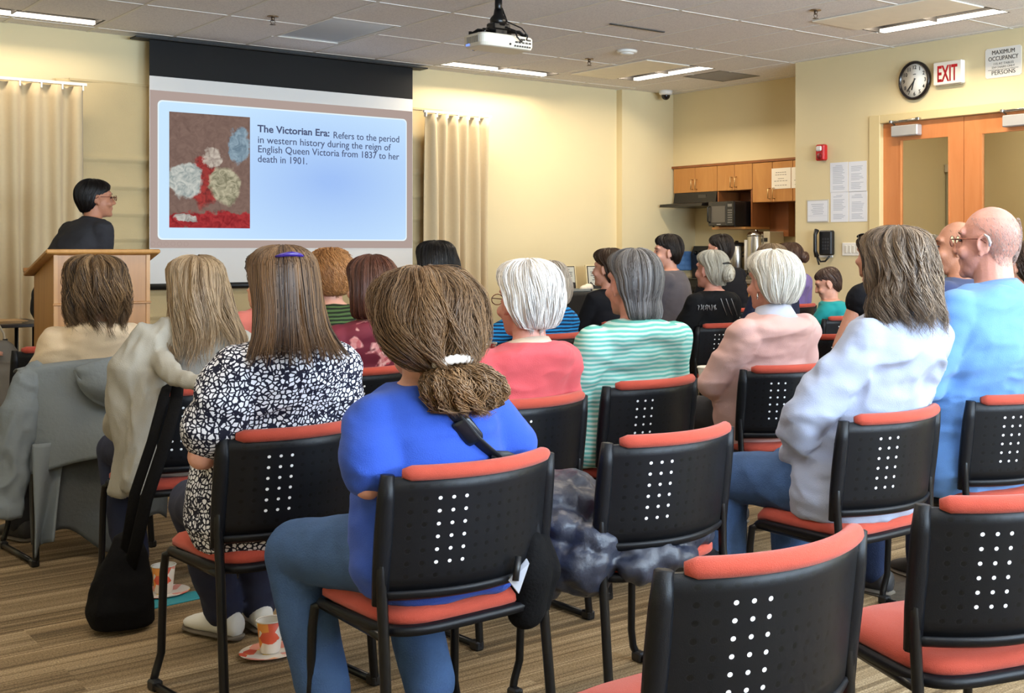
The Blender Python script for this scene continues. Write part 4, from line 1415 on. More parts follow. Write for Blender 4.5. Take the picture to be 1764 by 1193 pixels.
tag(o, 'crumpled white napkin between the two framed notices', 'napkin')
p = on_y(1133, 462, 10.2)
t = thing('woven_basket', 'small white open-weave basket behind the young man in grey', 'basket', (8.12, 10.2, 0.83))
bk = MB()
for q in range(7):
    r = 0.085 + 0.004 * q
    bk.tube([(r * math.cos(a * math.pi / 10), r * math.sin(a * math.pi / 10), 0.012 + 0.026 * q) for a in range(20)], 0.006, 6, closed=True)
for q in range(18):
    a = q * math.pi / 9
    bk.tube([(0.085 * math.cos(a), 0.085 * math.sin(a), 0.006), (0.112 * math.cos(a), 0.112 * math.sin(a), 0.175)], 0.006, 6)
bk.build('weave', M_WHITE, t)
MB().lathe([(0.085, 0.0), (0.085, 0.01)], n=24).build('base', M_WHITE, t)

# ------------------------------------------------------------------ lectern
t = thing('lectern', 'oak lectern with sloping top in front of the standing speaker', 'lectern', (0, 0, 0))
M_OAK = wood('oak_veneer', (158, 106, 48), (186, 132, 68), 1.6, (1.4, 1.4, 0.08), 0.4)
M_OAKL = wood('oak_edge', (176, 124, 62), (200, 148, 84), 1.6, (1.4, 1.4, 0.08), 0.4)
DL = 7.15
pl = P(92, 440, DL)
pr_ = on_y(258, 440, pl.y)
x0, x1, y0 = pl.x, pr_.x, pl.y
t.location = ((x0 + x1) / 2, y0, 0)
hw = (x1 - x0) / 2
MB().box((-hw + 0.02, 0, 0.06), (hw - 0.02, 0.02, 1.235)).build('front_panel', M_OAK, t)
for s in (-1, 1):
    xa = -hw if s < 0 else hw - 0.022
    MB().loft([[(xa, -0.006, z0), (xa + 0.022, -0.006, z0), (xa + 0.022, 0.45, z1), (xa, 0.45, z1)] for z0, z1 in ((0.05, 0.05), (1.24, 1.10))], smooth=False).build('side_panel', M_OAKL, t)
MB().box((-hw - 0.02, -0.03, 0), (hw + 0.02, 0.47, 0.06), bev=0.008).build('plinth', M_OAK, t)
MB().box((-hw - 0.006, -0.012, 0.93), (hw + 0.006, 0.0, 0.945), bev=0.003).build('moulding', M_OAK, t)
R = Matrix.Translation((0, -0.05, 1.243)) @ Matrix.Rotation(math.radians(-15), 4, 'X')
MB().box((-hw - 0.05, 0, 0), (hw + 0.05, 0.56, 0.026), bev=0.006, M=R).build('top_board', M_OAKL, t)
MB().box((-hw - 0.05, 0.54, 0.026), (hw + 0.05, 0.56, 0.05), M=R).build('ledge', M_OAK, t)

# ------------------------------------------------------------------ table at the left edge
p = P(83, 557, 8.7)
t = thing('folding_table', 'dark-topped folding table at the left edge with cables', 'table', (p.x - 0.75, p.y, 0))
MB().box((-0.75, -0.1, 0.715), (0.75, 0.62, 0.74), bev=0.004).build('table_top', mat('table_dark', (40, 30, 26), 0.45), t)
for sx in (-0.66, 0.66):
    for sy in (0.0, 0.52):
        MB().tube([(sx, sy, 0), (sx, sy, 0.715)], 0.014, 8).build('leg', M_BLACKM, t)
lx_, ly_ = p.x - 0.75, p.y
t = thing('document_stack', 'tan papers lying on the dark table at the left edge', 'papers', (lx_ + 0.38, ly_ + 0.2, 0.7405))
for k in range(3):
    MB().box((-0.28 + 0.02 * k, -0.2, 0.006 * k), (0.2 + 0.02 * k, 0.1 + 0.01 * k, 0.006 * k + 0.005)).build('paper_sheet', mat('tan_paper', (176, 142, 98), 0.7), t)
t = thing('power_cable', 'pale cable with a dark connector hanging off the table edge at left', 'cable', (lx_ + 0.35, ly_ - 0.11, 0.742))
MB().tube([(-0.3, 0.06, 0.004), (0.0, 0.02, 0.004), (0.06, -0.01, 0.0), (0.09, -0.015, -0.06), (0.1, -0.012, -0.14), (0.1, -0.01, -0.3)], 0.007, 8).build('cable', mat('cable_pale', (206, 198, 186), 0.5), t)
MB().tube([(0.1, -0.012, -0.1), (0.1, -0.012, -0.22)], 0.016, 10).build('connector', M_BLACK, t)
o = MB().box((0, 0, 0), (0.36, 0.3, 0.42), bev=0.03)
o = o.build('equipment_case', mat('case_dark', (34, 32, 32), 0.6), None, (lx_ - 0.1, ly_ + 0.1, 0.0))
tag(o, 'dark equipment case on the floor under the left edge table', 'case')

# ------------------------------------------------------------------ chairs
M_SEAT = mat('orange_fabric', (166, 68, 52), 0.9, 0, 0.05, 30, 0.25, 500, sheen=0.15, spec=0.2)
M_SHELLB = mat('chair_plastic', (12, 13, 17), 0.42, 0, 0.08, 40, 0.08, 400, spec=0.24)
M_TUBEB = mat('chair_tube', (11, 11, 13), 0.3, 0.0, 0.05, spec=0.35)


def perforated():
    m, nt, b = nodes_of('perforated_plastic')
    L = nt.links.new
    tc = N(nt, 'ShaderNodeTexCoord')
    sp = N(nt, 'ShaderNodeSeparateXYZ')
    L(tc.outputs['Object'], sp.inputs[0])

    def M2(op, a, b_=None, c=None):
        n = N(nt, 'ShaderNodeMath', operation=op)
        for i, v in enumerate((a, b_, c)):
            if v is None: continue
            if isinstance(v, (int, float)): n.inputs[i].default_value = v
            else: L(v, n.inputs[i])
        return n.outputs[0]
    PX, PZ = 0.0290, 0.0295
    nx = M2('DIVIDE', M2('ADD', sp.outputs['X'], 0.174), PX)
    nz = M2('DIVIDE', M2('SUBTRACT', sp.outputs['Z'], 0.534), PZ)
    cx_, cz_ = M2('ROUND', nx), M2('ROUND', nz)
    dx, dz = M2('MULTIPLY', M2('SUBTRACT', nx, cx_), PX), M2('MULTIPLY', M2('SUBTRACT', nz, cz_), PZ)
    dist = M2('SQRT', M2('ADD', M2('MULTIPLY', dx, dx), M2('MULTIPLY', dz, dz)))
    inb = M2('MULTIPLY', M2('COMPARE', cx_, 6, 6.4), M2('COMPARE', cz_, 3.5, 3.9))
    hole = M2('MULTIPLY', M2('LESS_THAN', dist, 0.0048), inb)
    rim = M2('MULTIPLY', M2('LESS_THAN', dist, 0.0066), inb)
    light = M2('MULTIPLY', M2('MULTIPLY', M2('COMPARE', cx_, 3, 1.4), M2('COMPARE', cz_, 3.5, 2.9)), M2('MULTIPLY', M2('LESS_THAN', dist, 0.0041), inb))
    a = N(nt, 'ShaderNodeMix', data_type='RGBA')
    a.inputs[6].default_value = srgb(13, 14, 18)
    a.inputs[7].default_value = srgb(2, 2, 2)
    L(hole, a.inputs[0])
    c = N(nt, 'ShaderNodeMix', data_type='RGBA')
    L(a.outputs[2], c.inputs[6])
    c.inputs[7].default_value = (0.9, 0.92, 0.95, 1)
    L(light, c.inputs[0])
    L(c.outputs[2], b.inputs['Base Color'])
    b.inputs['Roughness'].default_value = 0.42
    b.inputs['Specular IOR Level'].default_value = 0.24
    nz2 = N(nt, 'ShaderNodeTexNoise', i_Scale=500.0)
    L(tc.outputs['Object'], nz2.inputs['Vector'])
    hgt = M2('SUBTRACT', M2('MULTIPLY', nz2.outputs['Fac'], 0.06), rim)
    bp = N(nt, 'ShaderNodeBump', i_Strength=0.5, i_Distance=0.004)
    L(hgt, bp.inputs['Height'])
    L(bp.outputs[0], b.inputs['Normal'])
    return m


M_PERF = perforated()


def back_pt(u, v, off=0.0):
    """Point of the curved chair back; u -1..1 across, v 0..1 up, off forward."""
    return Vector((0.222 * u, -0.255 + 0.085 * u * u - 0.035 * v + off, 0.50 + 0.262 * v))


def make_chair(label):
    t = thing('stacking_chair', label, 'chair', group='black perforated stacking chairs with orange seats')
    MB().sheet(lambda u, v: back_pt(-0.98 + 1.96 * u, v), 28, 8, 0.012).build('backrest', M_PERF, t)
    fr = MB()
    for s in (-1, 1):
        fr.tube([back_pt(s * 0.98, v, -0.002) + Vector((0, 0, -0.03 if v == 0 else 0)) for v in (0, 0.2, 0.5, 0.8, 1.02)], [0.017, 0.019, 0.02, 0.019, 0.015], 8, flat=(0.8, 1.1))
    fr.tube([back_pt(-0.98 + 1.96 * k / 20, -0.035, -0.003) for k in range(21)], 0.014, 8, flat=(0.7, 1.0))
    fr.build('back_frame', M_SHELLB, t)
    bc = MB()
    bc.sheet(lambda u, v: back_pt(-0.9 + 1.8 * u, 0.05 + 0.9 * v, 0.016 + 0.012 * (1 - (2 * u - 1) ** 4)), 20, 8, 0.016)
    n = 22
    bc.tube([back_pt(-0.86 + 1.79 * k / n, 1.03, 0.0) for k in range(n + 1)], [0.010] + [0.0175] * (n - 1) + [0.012], 12, flat=(1.05, 0.95))
    bc.build('back_cushion', M_SEAT, t)

    def se(rx, ry, z, e=0.45, dz=None, cy=0.0):
        ring = []
        for k in range(40):
            a = 2 * math.pi * k / 40
            x = rx * math.copysign(abs(math.cos(a)) ** e, math.cos(a))
            y = cy + ry * math.copysign(abs(math.sin(a)) ** e, math.sin(a))
            zz = z
            if y > 0.12: zz -= 0.9 * (y - 0.12) ** 2 * 4
            ring.append((x, y, zz))
        return ring
    MB().loft([se(0.205, 0.21, 0.392), se(0.214, 0.235, 0.398), se(0.217, 0.24, 0.412), se(0.21, 0.23, 0.42)]).build('seat_pan', M_SHELLB, t)
    MB().loft([se(0.198, 0.215, 0.416), se(0.206, 0.222, 0.425), se(0.206, 0.222, 0.44), se(0.19, 0.208, 0.455), se(0.148, 0.16, 0.462), se(0.06, 0.06, 0.463)]).build('seat_cushion', M_SEAT, t)
    for s in (-1, 1):
        MB().tube([(s * 0.219, -0.19, 0.70), (s * 0.219, -0.185, 0.52), (s * 0.216, -0.19, 0.42), (s * 0.224, -0.235, 0.03), (s * 0.226, -0.235, 0.014)], 0.0125, 10).build('leg', M_TUBEB, t)
        MB().tube([(s * 0.185, 0.165, 0.395), (s * 0.20, 0.19, 0.385), (s * 0.203, 0.197, 0.33), (s * 0.206, 0.205, 0.10), (s * 0.219, 0.212, 0.045), (s * 0.230, 0.205, 0.014)], 0.0115, 10).build('leg', M_TUBEB, t)
        MB().tube([(s * 0.216, -0.195, 0.40), (s * 0.20, -0.1, 0.392), (s * 0.19, 0.17, 0.392)], 0.011, 8).build('seat_rail', M_TUBEB, t)
        r = MB().tube([(s * 0.226, -0.237, 0.0145), (s * 0.230, 0.207, 0.0145)], 0.0115, 10).build('sled_runner', M_TUBEB, t)
        for y in (-0.225, 0.195):
            MB().box((s * 0.228 - 0.015, y - 0.022, 0.0), (s * 0.228 + 0.015, y + 0.022, 0.03), bev=0.005).build('glide', M_BLACK, r)
    return t


CHAIR0 = [None]
CH = {}


def chair(key, px, d, rz, label):
    """Chair whose back rail's middle is seen at column px at view depth d, turned rz degrees (0 = facing the front wall)."""
    if CHAIR0[0] is None:
        t = CHAIR0[0] = make_chair(label)
    else:
        t = copy_tree(CHAIR0[0])
        t['label'] = label
    a = math.radians(rz)
    p = P(px + 105.0 / d, HY, d)
    t.location = (p.x - 0.28 * math.sin(a), p.y + 0.28 * math.cos(a), 0)
    t.rotation_euler = (0, 0, a)
    CH[key] = (t.location.x, t.location.y, a)
    return t


for key, px, d, rz, lab in (
    ('near', 1318, 1.97, -3, 'empty stacking chair nearest the camera, its back filling the bottom of the view'),
    ('right', 1738, 2.40, -17, 'empty stacking chair cut by the right edge, bare orange seat in view'),
    ('coat', 1152, 3.22, 1, 'stacking chair holding a crumpled dark puffer jacket on its seat'),
    ('blue', 803, 2.78, 1, 'stacking chair under the woman in the royal blue t-shirt'),
    ('print', 505, 3.32, 5, 'stacking chair under the woman in the black and white print blouse'),
    ('hoodie', 335, 4.30, 2, 'stacking chair under the woman in the oatmeal sweatshirt, black bag hung on it'),
    ('beige', 150, 4.95, 3, 'stacking chair draped with a grey rain jacket'),
    ('edge', 98, 6.05, 0, 'empty stacking chair at the left edge behind the grey rain jacket'),
    ('coral', 912, 3.95, 3, 'stacking chair under the white-haired person in the coral sweater'),
    ('mint', 1120, 4.50, 2, 'stacking chair under the person in the mint striped shirt'),
    ('pink', 1352, 5.05, -14, 'stacking chair under the white-haired woman in the pale pink sweater'),
    ('white', 1538, 3.62, 0, 'stacking chair under the woman in the white shirt and jeans'),
    ('polo', 1752, 4.05, -8, 'stacking chair under the bald man in the light blue polo'),
    ('black', 1243, 7.9, 2, 'stacking chair under the grey-haired woman in the black lettered shirt'),
    ('gap', 1447, 6.9, -6, 'stacking chair showing a bit of orange rail between the pink sweater and white shirt'),
    ('boy', 1452, 8.75, 6, 'stacking chair under the boy in the teal t-shirt'),
    ('purple', 1372, 10.6, -4, 'stacking chair under the person in the purple top'),
    ('floral', 628, 4.95, 3, 'stacking chair under the woman in the burgundy floral top'),
    ('stripe', 950, 6.9, 0, 'stacking chair under the grey-haired person in the blue striped top'),
):
    chair(key, px, d, rz, lab)

# ------------------------------------------------------------------ people
M_SKIN = skin('skin_fair', (208, 152, 130))
M_SKIN_RED = skin('skin_ruddy', (196, 138, 121))
M_SKIN_TAN = skin('skin_tan', (172, 118, 92))
M_EYE = mat('eye_dark', (40, 28, 24), 0.15)
M_BROW = mat('brow_hair', (104, 80, 64), 0.8)
M_SHOEW = mat('shoe_white', (214, 212, 206), 0.6)
M_SHOEG = mat('shoe_grey', (142, 132, 118), 0.7)
M_SHOED = mat('shoe_dark', (38, 36, 38), 0.6)
M_SOLE = mat('sole_grey', (96, 86, 74), 0.8)
M_JEANS = denim('denim_blue', (62, 86, 124))
M_JEANSD = denim('denim_dark', (36, 46, 72))
M_NAVY = mat('trouser_navy', (28, 34, 60), 0.85, 0, 0.15, 20)
M_DARKT = mat('trouser_dark', (36, 36, 42), 0.85, 0, 0.15, 20)
M_GLASSR = mat('spectacle_metal', (120, 70, 60), 0.25, 0.8)


def mesh_np(name, V, Q, m, parent, tone=None):
    me = bpy.data.meshes.new(name)
    nv, nq = len(V), len(Q)
    me.vertices.add(nv)
    me.vertices.foreach_set('co', np.ascontiguousarray(V, dtype=np.float32).ravel())
    me.loops.add(nq * 4)
    me.loops.foreach_set('vertex_index', np.ascontiguousarray(Q, dtype=np.int32).ravel())
    me.polygons.add(nq)
    me.polygons.foreach_set('loop_start', np.arange(0, nq * 4, 4, dtype=np.int32))
    me.polygons.foreach_set('use_smooth', np.ones(nq, dtype=bool))
    me.update(calc_edges=True)
    if tone is not None:
        at = me.attributes.new('tone', 'FLOAT', 'POINT')
        at.data.foreach_set('value', np.ascontiguousarray(tone, dtype=np.float32))
    me.materials.append(m)
    return link(name, me, parent)


def n1d(x, seed):
    return vnoise(np.stack([x, np.zeros_like(x) + 0.37, np.zeros_like(x) + 0.73], 1), seed)


class Hair:
    """Collects hair volumes and strands in head coordinates (y = face direction) and builds one mesh."""

    def __init__(self, seed=0):
        self.V, self.Q, self.T = [], [], []
        self.n = 0
        self.rng = np.random.default_rng(seed)
        self.seed = seed

    def _add(self, V, Q, T):
        self.V.append(V)
        self.Q.append(Q + self.n)
        self.T.append(T)
        self.n += len(V)

    def rings(self, rr, dense=80):
        rr = np.array(rr, float)
        d = np.concatenate([[0], np.cumsum(np.linalg.norm(np.diff(np.stack([rr[:, 0], rr[:, 1], rr[:, 3]], 1), axis=0), axis=1))])
        d /= d[-1]
        tt = np.linspace(0, 1, dense)
        R = np.stack([np.interp(tt, d, rr[:, k]) for k in range(rr.shape[1])], 1)
        ker = np.array([1, 2, 3, 2, 1]) / 9
        for k in range(R.shape[1]):
            R[2:-2, k] = np.convolve(R[:, k], ker, 'valid')
        return tt, R

    def surf(self, TR, th, t, off=0.0):
        tt, R = TR
        tc = np.clip(t, 0, 1)
        z, yb, yf, rx = (np.interp(tc, tt, R[:, k]) for k in range(4))
        cx = np.interp(tc, tt, R[:, 4]) if R.shape[1] > 4 else 0
        yc, ry = (yb + yf) / 2, (yf - yb) / 2
        L = R[0, 0] - R[-1, 0]
        z = z - np.maximum(t - 1, 0) * L
        return np.stack([cx + (rx + off) * np.sin(th), yc - (ry + off) * np.cos(th), z + off * 0.6 * (1 - np.clip(t * 3, 0, 1))], -1)

    def mass(self, rr, lump=0.006, tone=0.25, fr=(2.5, 5), nth=56, nt=44, shrink=0.0035, tmax=1.0, front=0.108):
        if rr[0][0] > 0.09:
            rr = dome(rr, front)
        TR = self.rings(rr)
        th = np.linspace(-np.pi, np.pi, nth, endpoint=False)
        t = np.linspace(0, tmax, nt)
        A, B = np.meshgrid(th, t)
        pn = np.stack([np.sin(A.ravel()) * fr[0], np.cos(A.ravel()) * fr[0], B.ravel() * fr[1]], 1)
        off = lump * vnoise(pn + self.seed, self.seed) - shrink
        if tmax < 1:
            off = off - 0.03 * np.clip((B.ravel() / tmax - 0.8) / 0.2, 0, 1) ** 2
        V = self.surf(TR, A.ravel(), B.ravel(), off)
        i, j = np.meshgrid(np.arange(nt - 1), np.arange(nth), indexing='ij')
        i, j = i.ravel(), j.ravel()
        Q = np.stack([i * nth + j, (i + 1) * nth + j, (i + 1) * nth + (j + 1) % nth, i * nth + (j + 1) % nth], 1)
        streak = vnoise(np.stack([A.ravel() * 9, B.ravel() * 2, A.ravel() * 0], 1), self.seed + 5)
        self._add(V, Q, np.clip(tone + 0.12 + 0.22 * streak, 0, 1))
        return TR

    def strands(self, TR, n, th=(-2.5, 2.5), t0=(0.02, 0.2), t1=1.0, rag=0.15, over=0.0, off=(0.0, 0.008), wave=(0.006, 9), curl=0.0, r=0.0022, tone=0.45, tvar=0.25, seg=14, splay=0.0, drift=0.0, clump=3.0, lock=0.006):
        g = self.rng
        if r < 0.0026:
            n, r = int(n * 1.9), r * 0.68
        tvar = tvar * 0.75
        a0 = g.uniform(th[0], th[1], n)
        s0 = g.uniform(0.0, min(t0[1], 0.05) if t0[1] < 0.3 else t0[1], n)
        s1 = t1 - rag * g.random(n) ** 1.5 + over * g.random(n) ** 2 - 0.5 * rag * n1d(a0 * 4 + 9, self.seed + 6)
        ph = 2 * np.pi * n1d(a0 * clump + 20, self.seed + 3) + g.uniform(-0.5, 0.5, n)
        ofr = off[0] + (off[1] - off[0]) * g.random(n)
        s = np.linspace(0, 1, seg)[None, :]
        t = s0[:, None] + (s1 - s0)[:, None] * s
        w = np.clip(t, 0, 1.4)
        av = wave[0] * g.uniform(0.5, 1.3, n)
        A = a0[:, None] + av[:, None] / 0.09 * w * np.sin(wave[1] * t + ph[:, None]) + drift * n1d(a0 * 2 + 5, self.seed + 9)[:, None] * w
        O = ofr[:, None] * np.clip(s * 4, 0.0, 1) - 0.003 * np.clip(1 - s * 6, 0, 1) + av[:, None] * 0.7 * w * np.cos(wave[1] * t + ph[:, None] * 1.3)
        O = O + lock * vnoise(np.stack([np.sin(A.ravel()) * 7, np.cos(A.ravel()) * 7, t.ravel() * 3.5], 1), self.seed).reshape(n, seg)
        O = O + splay * np.clip(t - 0.7, 0, 1) * g.uniform(0, 1, n)[:, None]
        if curl:
            cf = g.uniform(22, 34, n)[:, None]
            A = A + curl / 0.09 * np.sin(cf * s * 1.0 + ph[:, None])
            O = O + curl * np.cos(cf * s + ph[:, None])
        Pt = self.surf(TR, A.ravel(), t.ravel(), O.ravel()).reshape(n, seg, 3)
        tn = np.clip(tone + tvar * n1d(a0 * 7 + 3, self.seed + 4) * 1.2 + g.normal(0, tvar * 0.5, n), 0, 1)
        self.lines(Pt, r * g.uniform(0.6, 1.3, n), tn)

    def lines(self, Pt, rad, tone):
        n, seg, _ = Pt.shape
        T = np.gradient(Pt, axis=1)
        T /= np.linalg.norm(T, axis=2, keepdims=True) + 1e-9
        ref = Pt - np.array([0, -0.01, -0.04])
        U = np.cross(T, ref)
        U /= np.linalg.norm(U, axis=2, keepdims=True) + 1e-9
        W = np.cross(T, U)
        prof = np.interp(np.linspace(0, 1, seg), [0, 0.12, 0.7, 1], [0.1, 1, 1, 0.12])
        R = rad[:, None] * prof[None, :]
        V = np.stack([Pt + (U * math.cos(a) + W * math.sin(a)) * R[..., None] for a in (0, 2.094, 4.189)], 2)
        idx = np.arange(n * seg * 3).reshape(n, seg, 3)
        Q = []
        for k in range(3):
            Q.append(np.stack([idx[:, :-1, k], idx[:, :-1, (k + 1) % 3], idx[:, 1:, (k + 1) % 3], idx[:, 1:, k]], -1).reshape(-1, 4))
        self._add(V.reshape(-1, 3), np.concatenate(Q), np.repeat(tone, seg * 3))

    def swirl(self, c, r, n, turns=1.2, rad=0.002, tone=0.45, flat=0.7, axis=(0, 1, 0)):
        """Strands wound into a bun round axis at c."""
        g = self.rng
        ax = np.array(axis, float)
        ax /= np.linalg.norm(ax)
        e1 = np.cross(ax, [0, 0, 1.0])
        e1 /= np.linalg.norm(e1)
        e2 = np.cross(ax, e1)
        s = np.linspace(0, 1, 18)[None, :]
        a = g.uniform(0, 6.28, n)[:, None] + turns * 2 * np.pi * s
        lat = np.clip(g.normal(0, 0.5, n), -1.2, 1.2)[:, None] + 0.3 * np.sin(a)
        rr = r * np.cos(lat * 0.9) * (1 + 0.06 * g.normal(0, 1, n))[:, None]
        Pt = np.array(c) + rr[..., None] * (np.cos(a)[..., None] * e1 + np.sin(a)[..., None] * e2) + (r * flat * np.sin(lat * 0.9))[..., None] * ax
        self.lines(Pt, rad * g.uniform(0.6, 1.3, n), np.clip(tone + 0.25 * g.normal(0, 1, n), 0, 1))

    def build(self, m, parent, H, name='hair'):
        V, Q, T = np.concatenate(self.V), np.concatenate(self.Q), np.concatenate(self.T)
        Hm = np.array(H)
        V = V @ Hm[:3, :3].T + Hm[:3, 3]
        return mesh_np(name, V, Q, m, parent, T)


def ell(rx, ry, z, cx, cy, n=28, e=0.85):
    out = []
    for k in range(n):
        a = 2 * math.pi * k / n
        c_, s_ = math.cos(a), math.sin(a)
        out.append((cx + rx * math.copysign(abs(c_) ** e, c_), cy + ry * math.copysign(abs(s_) ** e, s_), z))
    return out


def seated(label, top, bottom, at, px, top_y, hs=1.0, lean=-0.05, yaw=None, hyaw=0.0, hpitch=0.0, hroll=0.0, sw=0.20, g=1.0, back=0.008,
           hip_dx=0.0, hip_dy=-0.10, arms=None, legs=None, skin_m=None, vox=0.0075, seed=0, drop=0.0, hairy=0.012, stand=False, group=None, neck_r=0.054, collar=None,
           shoe=None, seat=0.472, ear=True, detail=False, shz=0.0, lift=0.0, nosway=False):
    """A clothed person. at = chair key or (px, depth) of the hips; the head's crown is at pixel (px, top_y)."""
    chaired = isinstance(at, str) or not stand
    if isinstance(at, str):
        cx0, cy0, a = CH[at]
    else:
        q = P(at[0], HY, at[1])
        cx0, cy0, a = q.x, q.y, 0.0
    if yaw is not None:
        a = math.radians(yaw)
    ex, ey = Vector((math.cos(a), math.sin(a))), Vector((-math.sin(a), math.cos(a)))
    hip = Vector((cx0, cy0)) + ex * hip_dx + ey * hip_dy
    # sideways sway that puts the head on its pixel column
    k = (px - CX) / F_PX
    proj = lambda v: (v.x * SI - v.y * CO, v.x * CO + v.y * SI)
    r0, d0 = proj(hip + ey * lean)
    rx_, dx_ = proj(ex)
    sway = (k * d0 - r0) / (rx_ - k * dx_)
    hd = d0 + sway * dx_
    hz = EYE + (HY - top_y) / F_PX * hd - (0.12 + hairy) * hs
    # print('PERSON %-46s sway %.3f depth %.2f head z %.3f' % (label[:46], sway, hd, hz))
    if nosway:
        sway, hd = 0.0, d0
        hz = EYE + (HY - top_y) / F_PX * hd - (0.12 + hairy) * hs
    hx, hy = sway, lean
    skin_m = skin_m or M_SKIN
    HP = Vector((hx, hy, hz))
    HR = Matrix.Rotation(math.radians(hyaw), 4, 'Z') @ Matrix.Rotation(math.radians(hpitch), 4, 'X') @ Matrix.Rotation(math.radians(hroll), 4, 'Y')
    H = Matrix.Translation(HP) @ HR @ Matrix.Diagonal((hs, hs, hs, 1))
    zn = hz - 0.135 * hs + shz
    ny = hy - 0.035 * hs
    zsh = zn - 0.065 * hs - drop
    zb = 0.80 if stand else seat - 0.015 + lift
    sc = 1.0

    def spine(z):
        t = max(0.0, min(1.0, (z - zb) / (zn - zb)))
        y = ny * t ** 1.3 - back * math.sin(math.pi * min(1, t * 1.02))
        if chaired:
            lim = -0.130 + 0.142 * (0.5 + 0.5 * g) + top.get('loose', 0.012)
            w = max(0.0, min(1.0, (0.93 - z) / 0.14))
            y = max(y, lim) * w + y * (1 - w)
        return hx * t ** 1.1, y

    def torso(mb, gr, z_top=0.0, hem=0.0):
        R = []
        sp = lambda f: zb + (zsh - zb) * f
        for z, rx, ry in ((zb + hem, 0.165 * g, 0.125 * g), (zb + 0.06 + hem * 0.5, 0.188 * g, 0.145 * g), (sp(0.30), 0.182 * g, 0.138 * g), (sp(0.5), 0.5 * 0.175 * g + 0.5 * (sw - 0.045), 0.13 * g),
                          (sp(0.72), sw - 0.042, 0.13 * (0.5 + 0.5 * g)), (sp(0.9), sw - 0.045, 0.122), (zsh + 0.008, sw - 0.056, 0.102), (zsh + 0.036, sw - 0.082, 0.088), (zn - 0.014, 0.108, 0.076), (zn + 0.012 + z_top, 0.066, 0.062)):
            x, y = spine(z)
            R.append(ell(rx + gr, ry + gr, z, x, y))
        mb.loft(R)

    xs_, ys_ = spine(zsh)
    A = {}
    for s, nm in ((-1, 'l'), (1, 'r')):
        o = (arms or {}).get(nm, {})
        sh = Vector((xs_ + s * (sw - 0.062), ys_ + 0.0, zsh - 0.018))
        el = Vector(o.get('el', (xs_ + s * (sw + 0.005), ys_ + 0.09, max(zsh - 0.27, seat + 0.16))))
        wr = Vector(o.get('wr', (xs_ * 0.3 + s * 0.10, 0.30, seat + 0.165)))
        A[nm] = (sh, el, wr, s)
    Lg = {}
    for s, nm in ((-1, 'l'), (1, 'r')):
        o = (legs or {}).get(nm, {})
        if stand:
            hj = Vector((s * 0.09, 0, 0.86))
            kn, an, toe = Vector((s * 0.1, 0.02, 0.47)), Vector((s * 0.1, -0.01, 0.085)), Vector((s * 0.12, 0.14, 0.04))
        else:
            hj = Vector((s * 0.09 * g, 0.0, seat + 0.075))
            kn = Vector(o.get('kn', (s * 0.13, 0.43, seat + 0.055)))
            an = Vector(o.get('an', (s * 0.13, 0.40, 0.085)))
            toe = Vector(o.get('toe', (an.x + s * 0.03, an.y + 0.15, an.z - 0.05)))
        Lg[nm] = (hj, kn, an, toe, s)

    # --- body: one continuous skin
    mb = MB()
    torso(mb, -0.008)
    mb.cap((hx * 0.97, ny + 0.004, zn - 0.05), neck_r * 1.08, H @ Vector((0, -0.015, -0.055)), neck_r)
    R3 = HR.to_3x3()

    def hb(c, r):
        mb.ball(H @ Vector(c), tuple(q * hs for q in r), 24, 14, R=R3)
    hb((0, -0.012, 0.022), (0.076, 0.097, 0.098))
    hb((0, 0.028, -0.03), (0.064, 0.068, 0.085))
    hb((0, 0.045, -0.078), (0.046, 0.048, 0.042))
    hb((0, 0.078, -0.10), (0.022, 0.02, 0.018))
    hb((0, 0.072, 0.035), (0.056, 0.02, 0.02))
    mb.cap(H @ Vector((0, 0.084, 0.022)), 0.009 * hs, H @ Vector((0, 0.109, -0.026)), 0.0115 * hs, 10)
    for s in (-1, 1):
        hb((s * 0.011, 0.1, -0.03), (0.011, 0.012, 0.009))
        hb((s * 0.040, 0.066, -0.032), (0.026, 0.026, 0.022))
        if ear:
            ring = []
            for q in range(11):
                b_ = math.radians(-70 + 28 * q)
                ring.append(H @ Vector((s * (0.083 + 0.006 * math.cos(b_ - 2.6)), -0.006 - 0.017 * math.cos(b_), -0.008 + 0.030 * math.sin(b_))))
            mb.tube(ring, 0.0052 * hs, 8)
            hb((s * 0.078, -0.004, -0.012), (0.008, 0.013, 0.024))
            hb((s * 0.080, 0.003, -0.036), (0.007, 0.009, 0.011))
    hb((0, 0.088, -0.058), (0.022, 0.012, 0.006))
    hb((0, 0.086, -0.069), (0.018, 0.012, 0.006))
    for nm in 'lr':
        sh, el, wr, s = A[nm]
        mb.chain([sh, sh.lerp(el, 0.5), el, el.lerp(wr, 0.45), wr], [0.052, 0.044 * (0.6 + 0.4 * g), 0.037, 0.035, 0.026])
        f = (wr - el).normalized()
        side = Vector((0, 0, 1)).cross(f)
        side = side.normalized() if side.length > 0.01 else Vector((1, 0, 0))
        dn = f.cross(side)
        pc = wr + f * 0.05
        mb.cap(wr, 0.025, pc, 0.03, 12)
        for q in range(4):
            off = side * ((q - 1.5) * 0.0195)
            kn1 = wr + f * (0.085 - 0.004 * abs(q - 1.5)) + off
            ln_ = (0.034, 0.040, 0.037, 0.029)[q if s > 0 else 3 - q]
            k2 = kn1 + f * ln_ * 0.9 - dn * 0.010
            k3 = k2 + f * ln_ * 0.55 - dn * 0.020
            mb.cap(wr + f * 0.045 + off * 0.8, 0.0105, kn1, 0.0095, 10)
            mb.cap(kn1, 0.009, k2, 0.0082, 10)
            mb.cap(k2, 0.0082, k3, 0.0072, 10)
        th0 = wr + f * 0.025 - side * s * 0.026
        th1 = th0 + f * 0.032 - side * s * 0.022 - dn * 0.008
        th2 = th1 + f * 0.03 - side * s * 0.004 - dn * 0.01
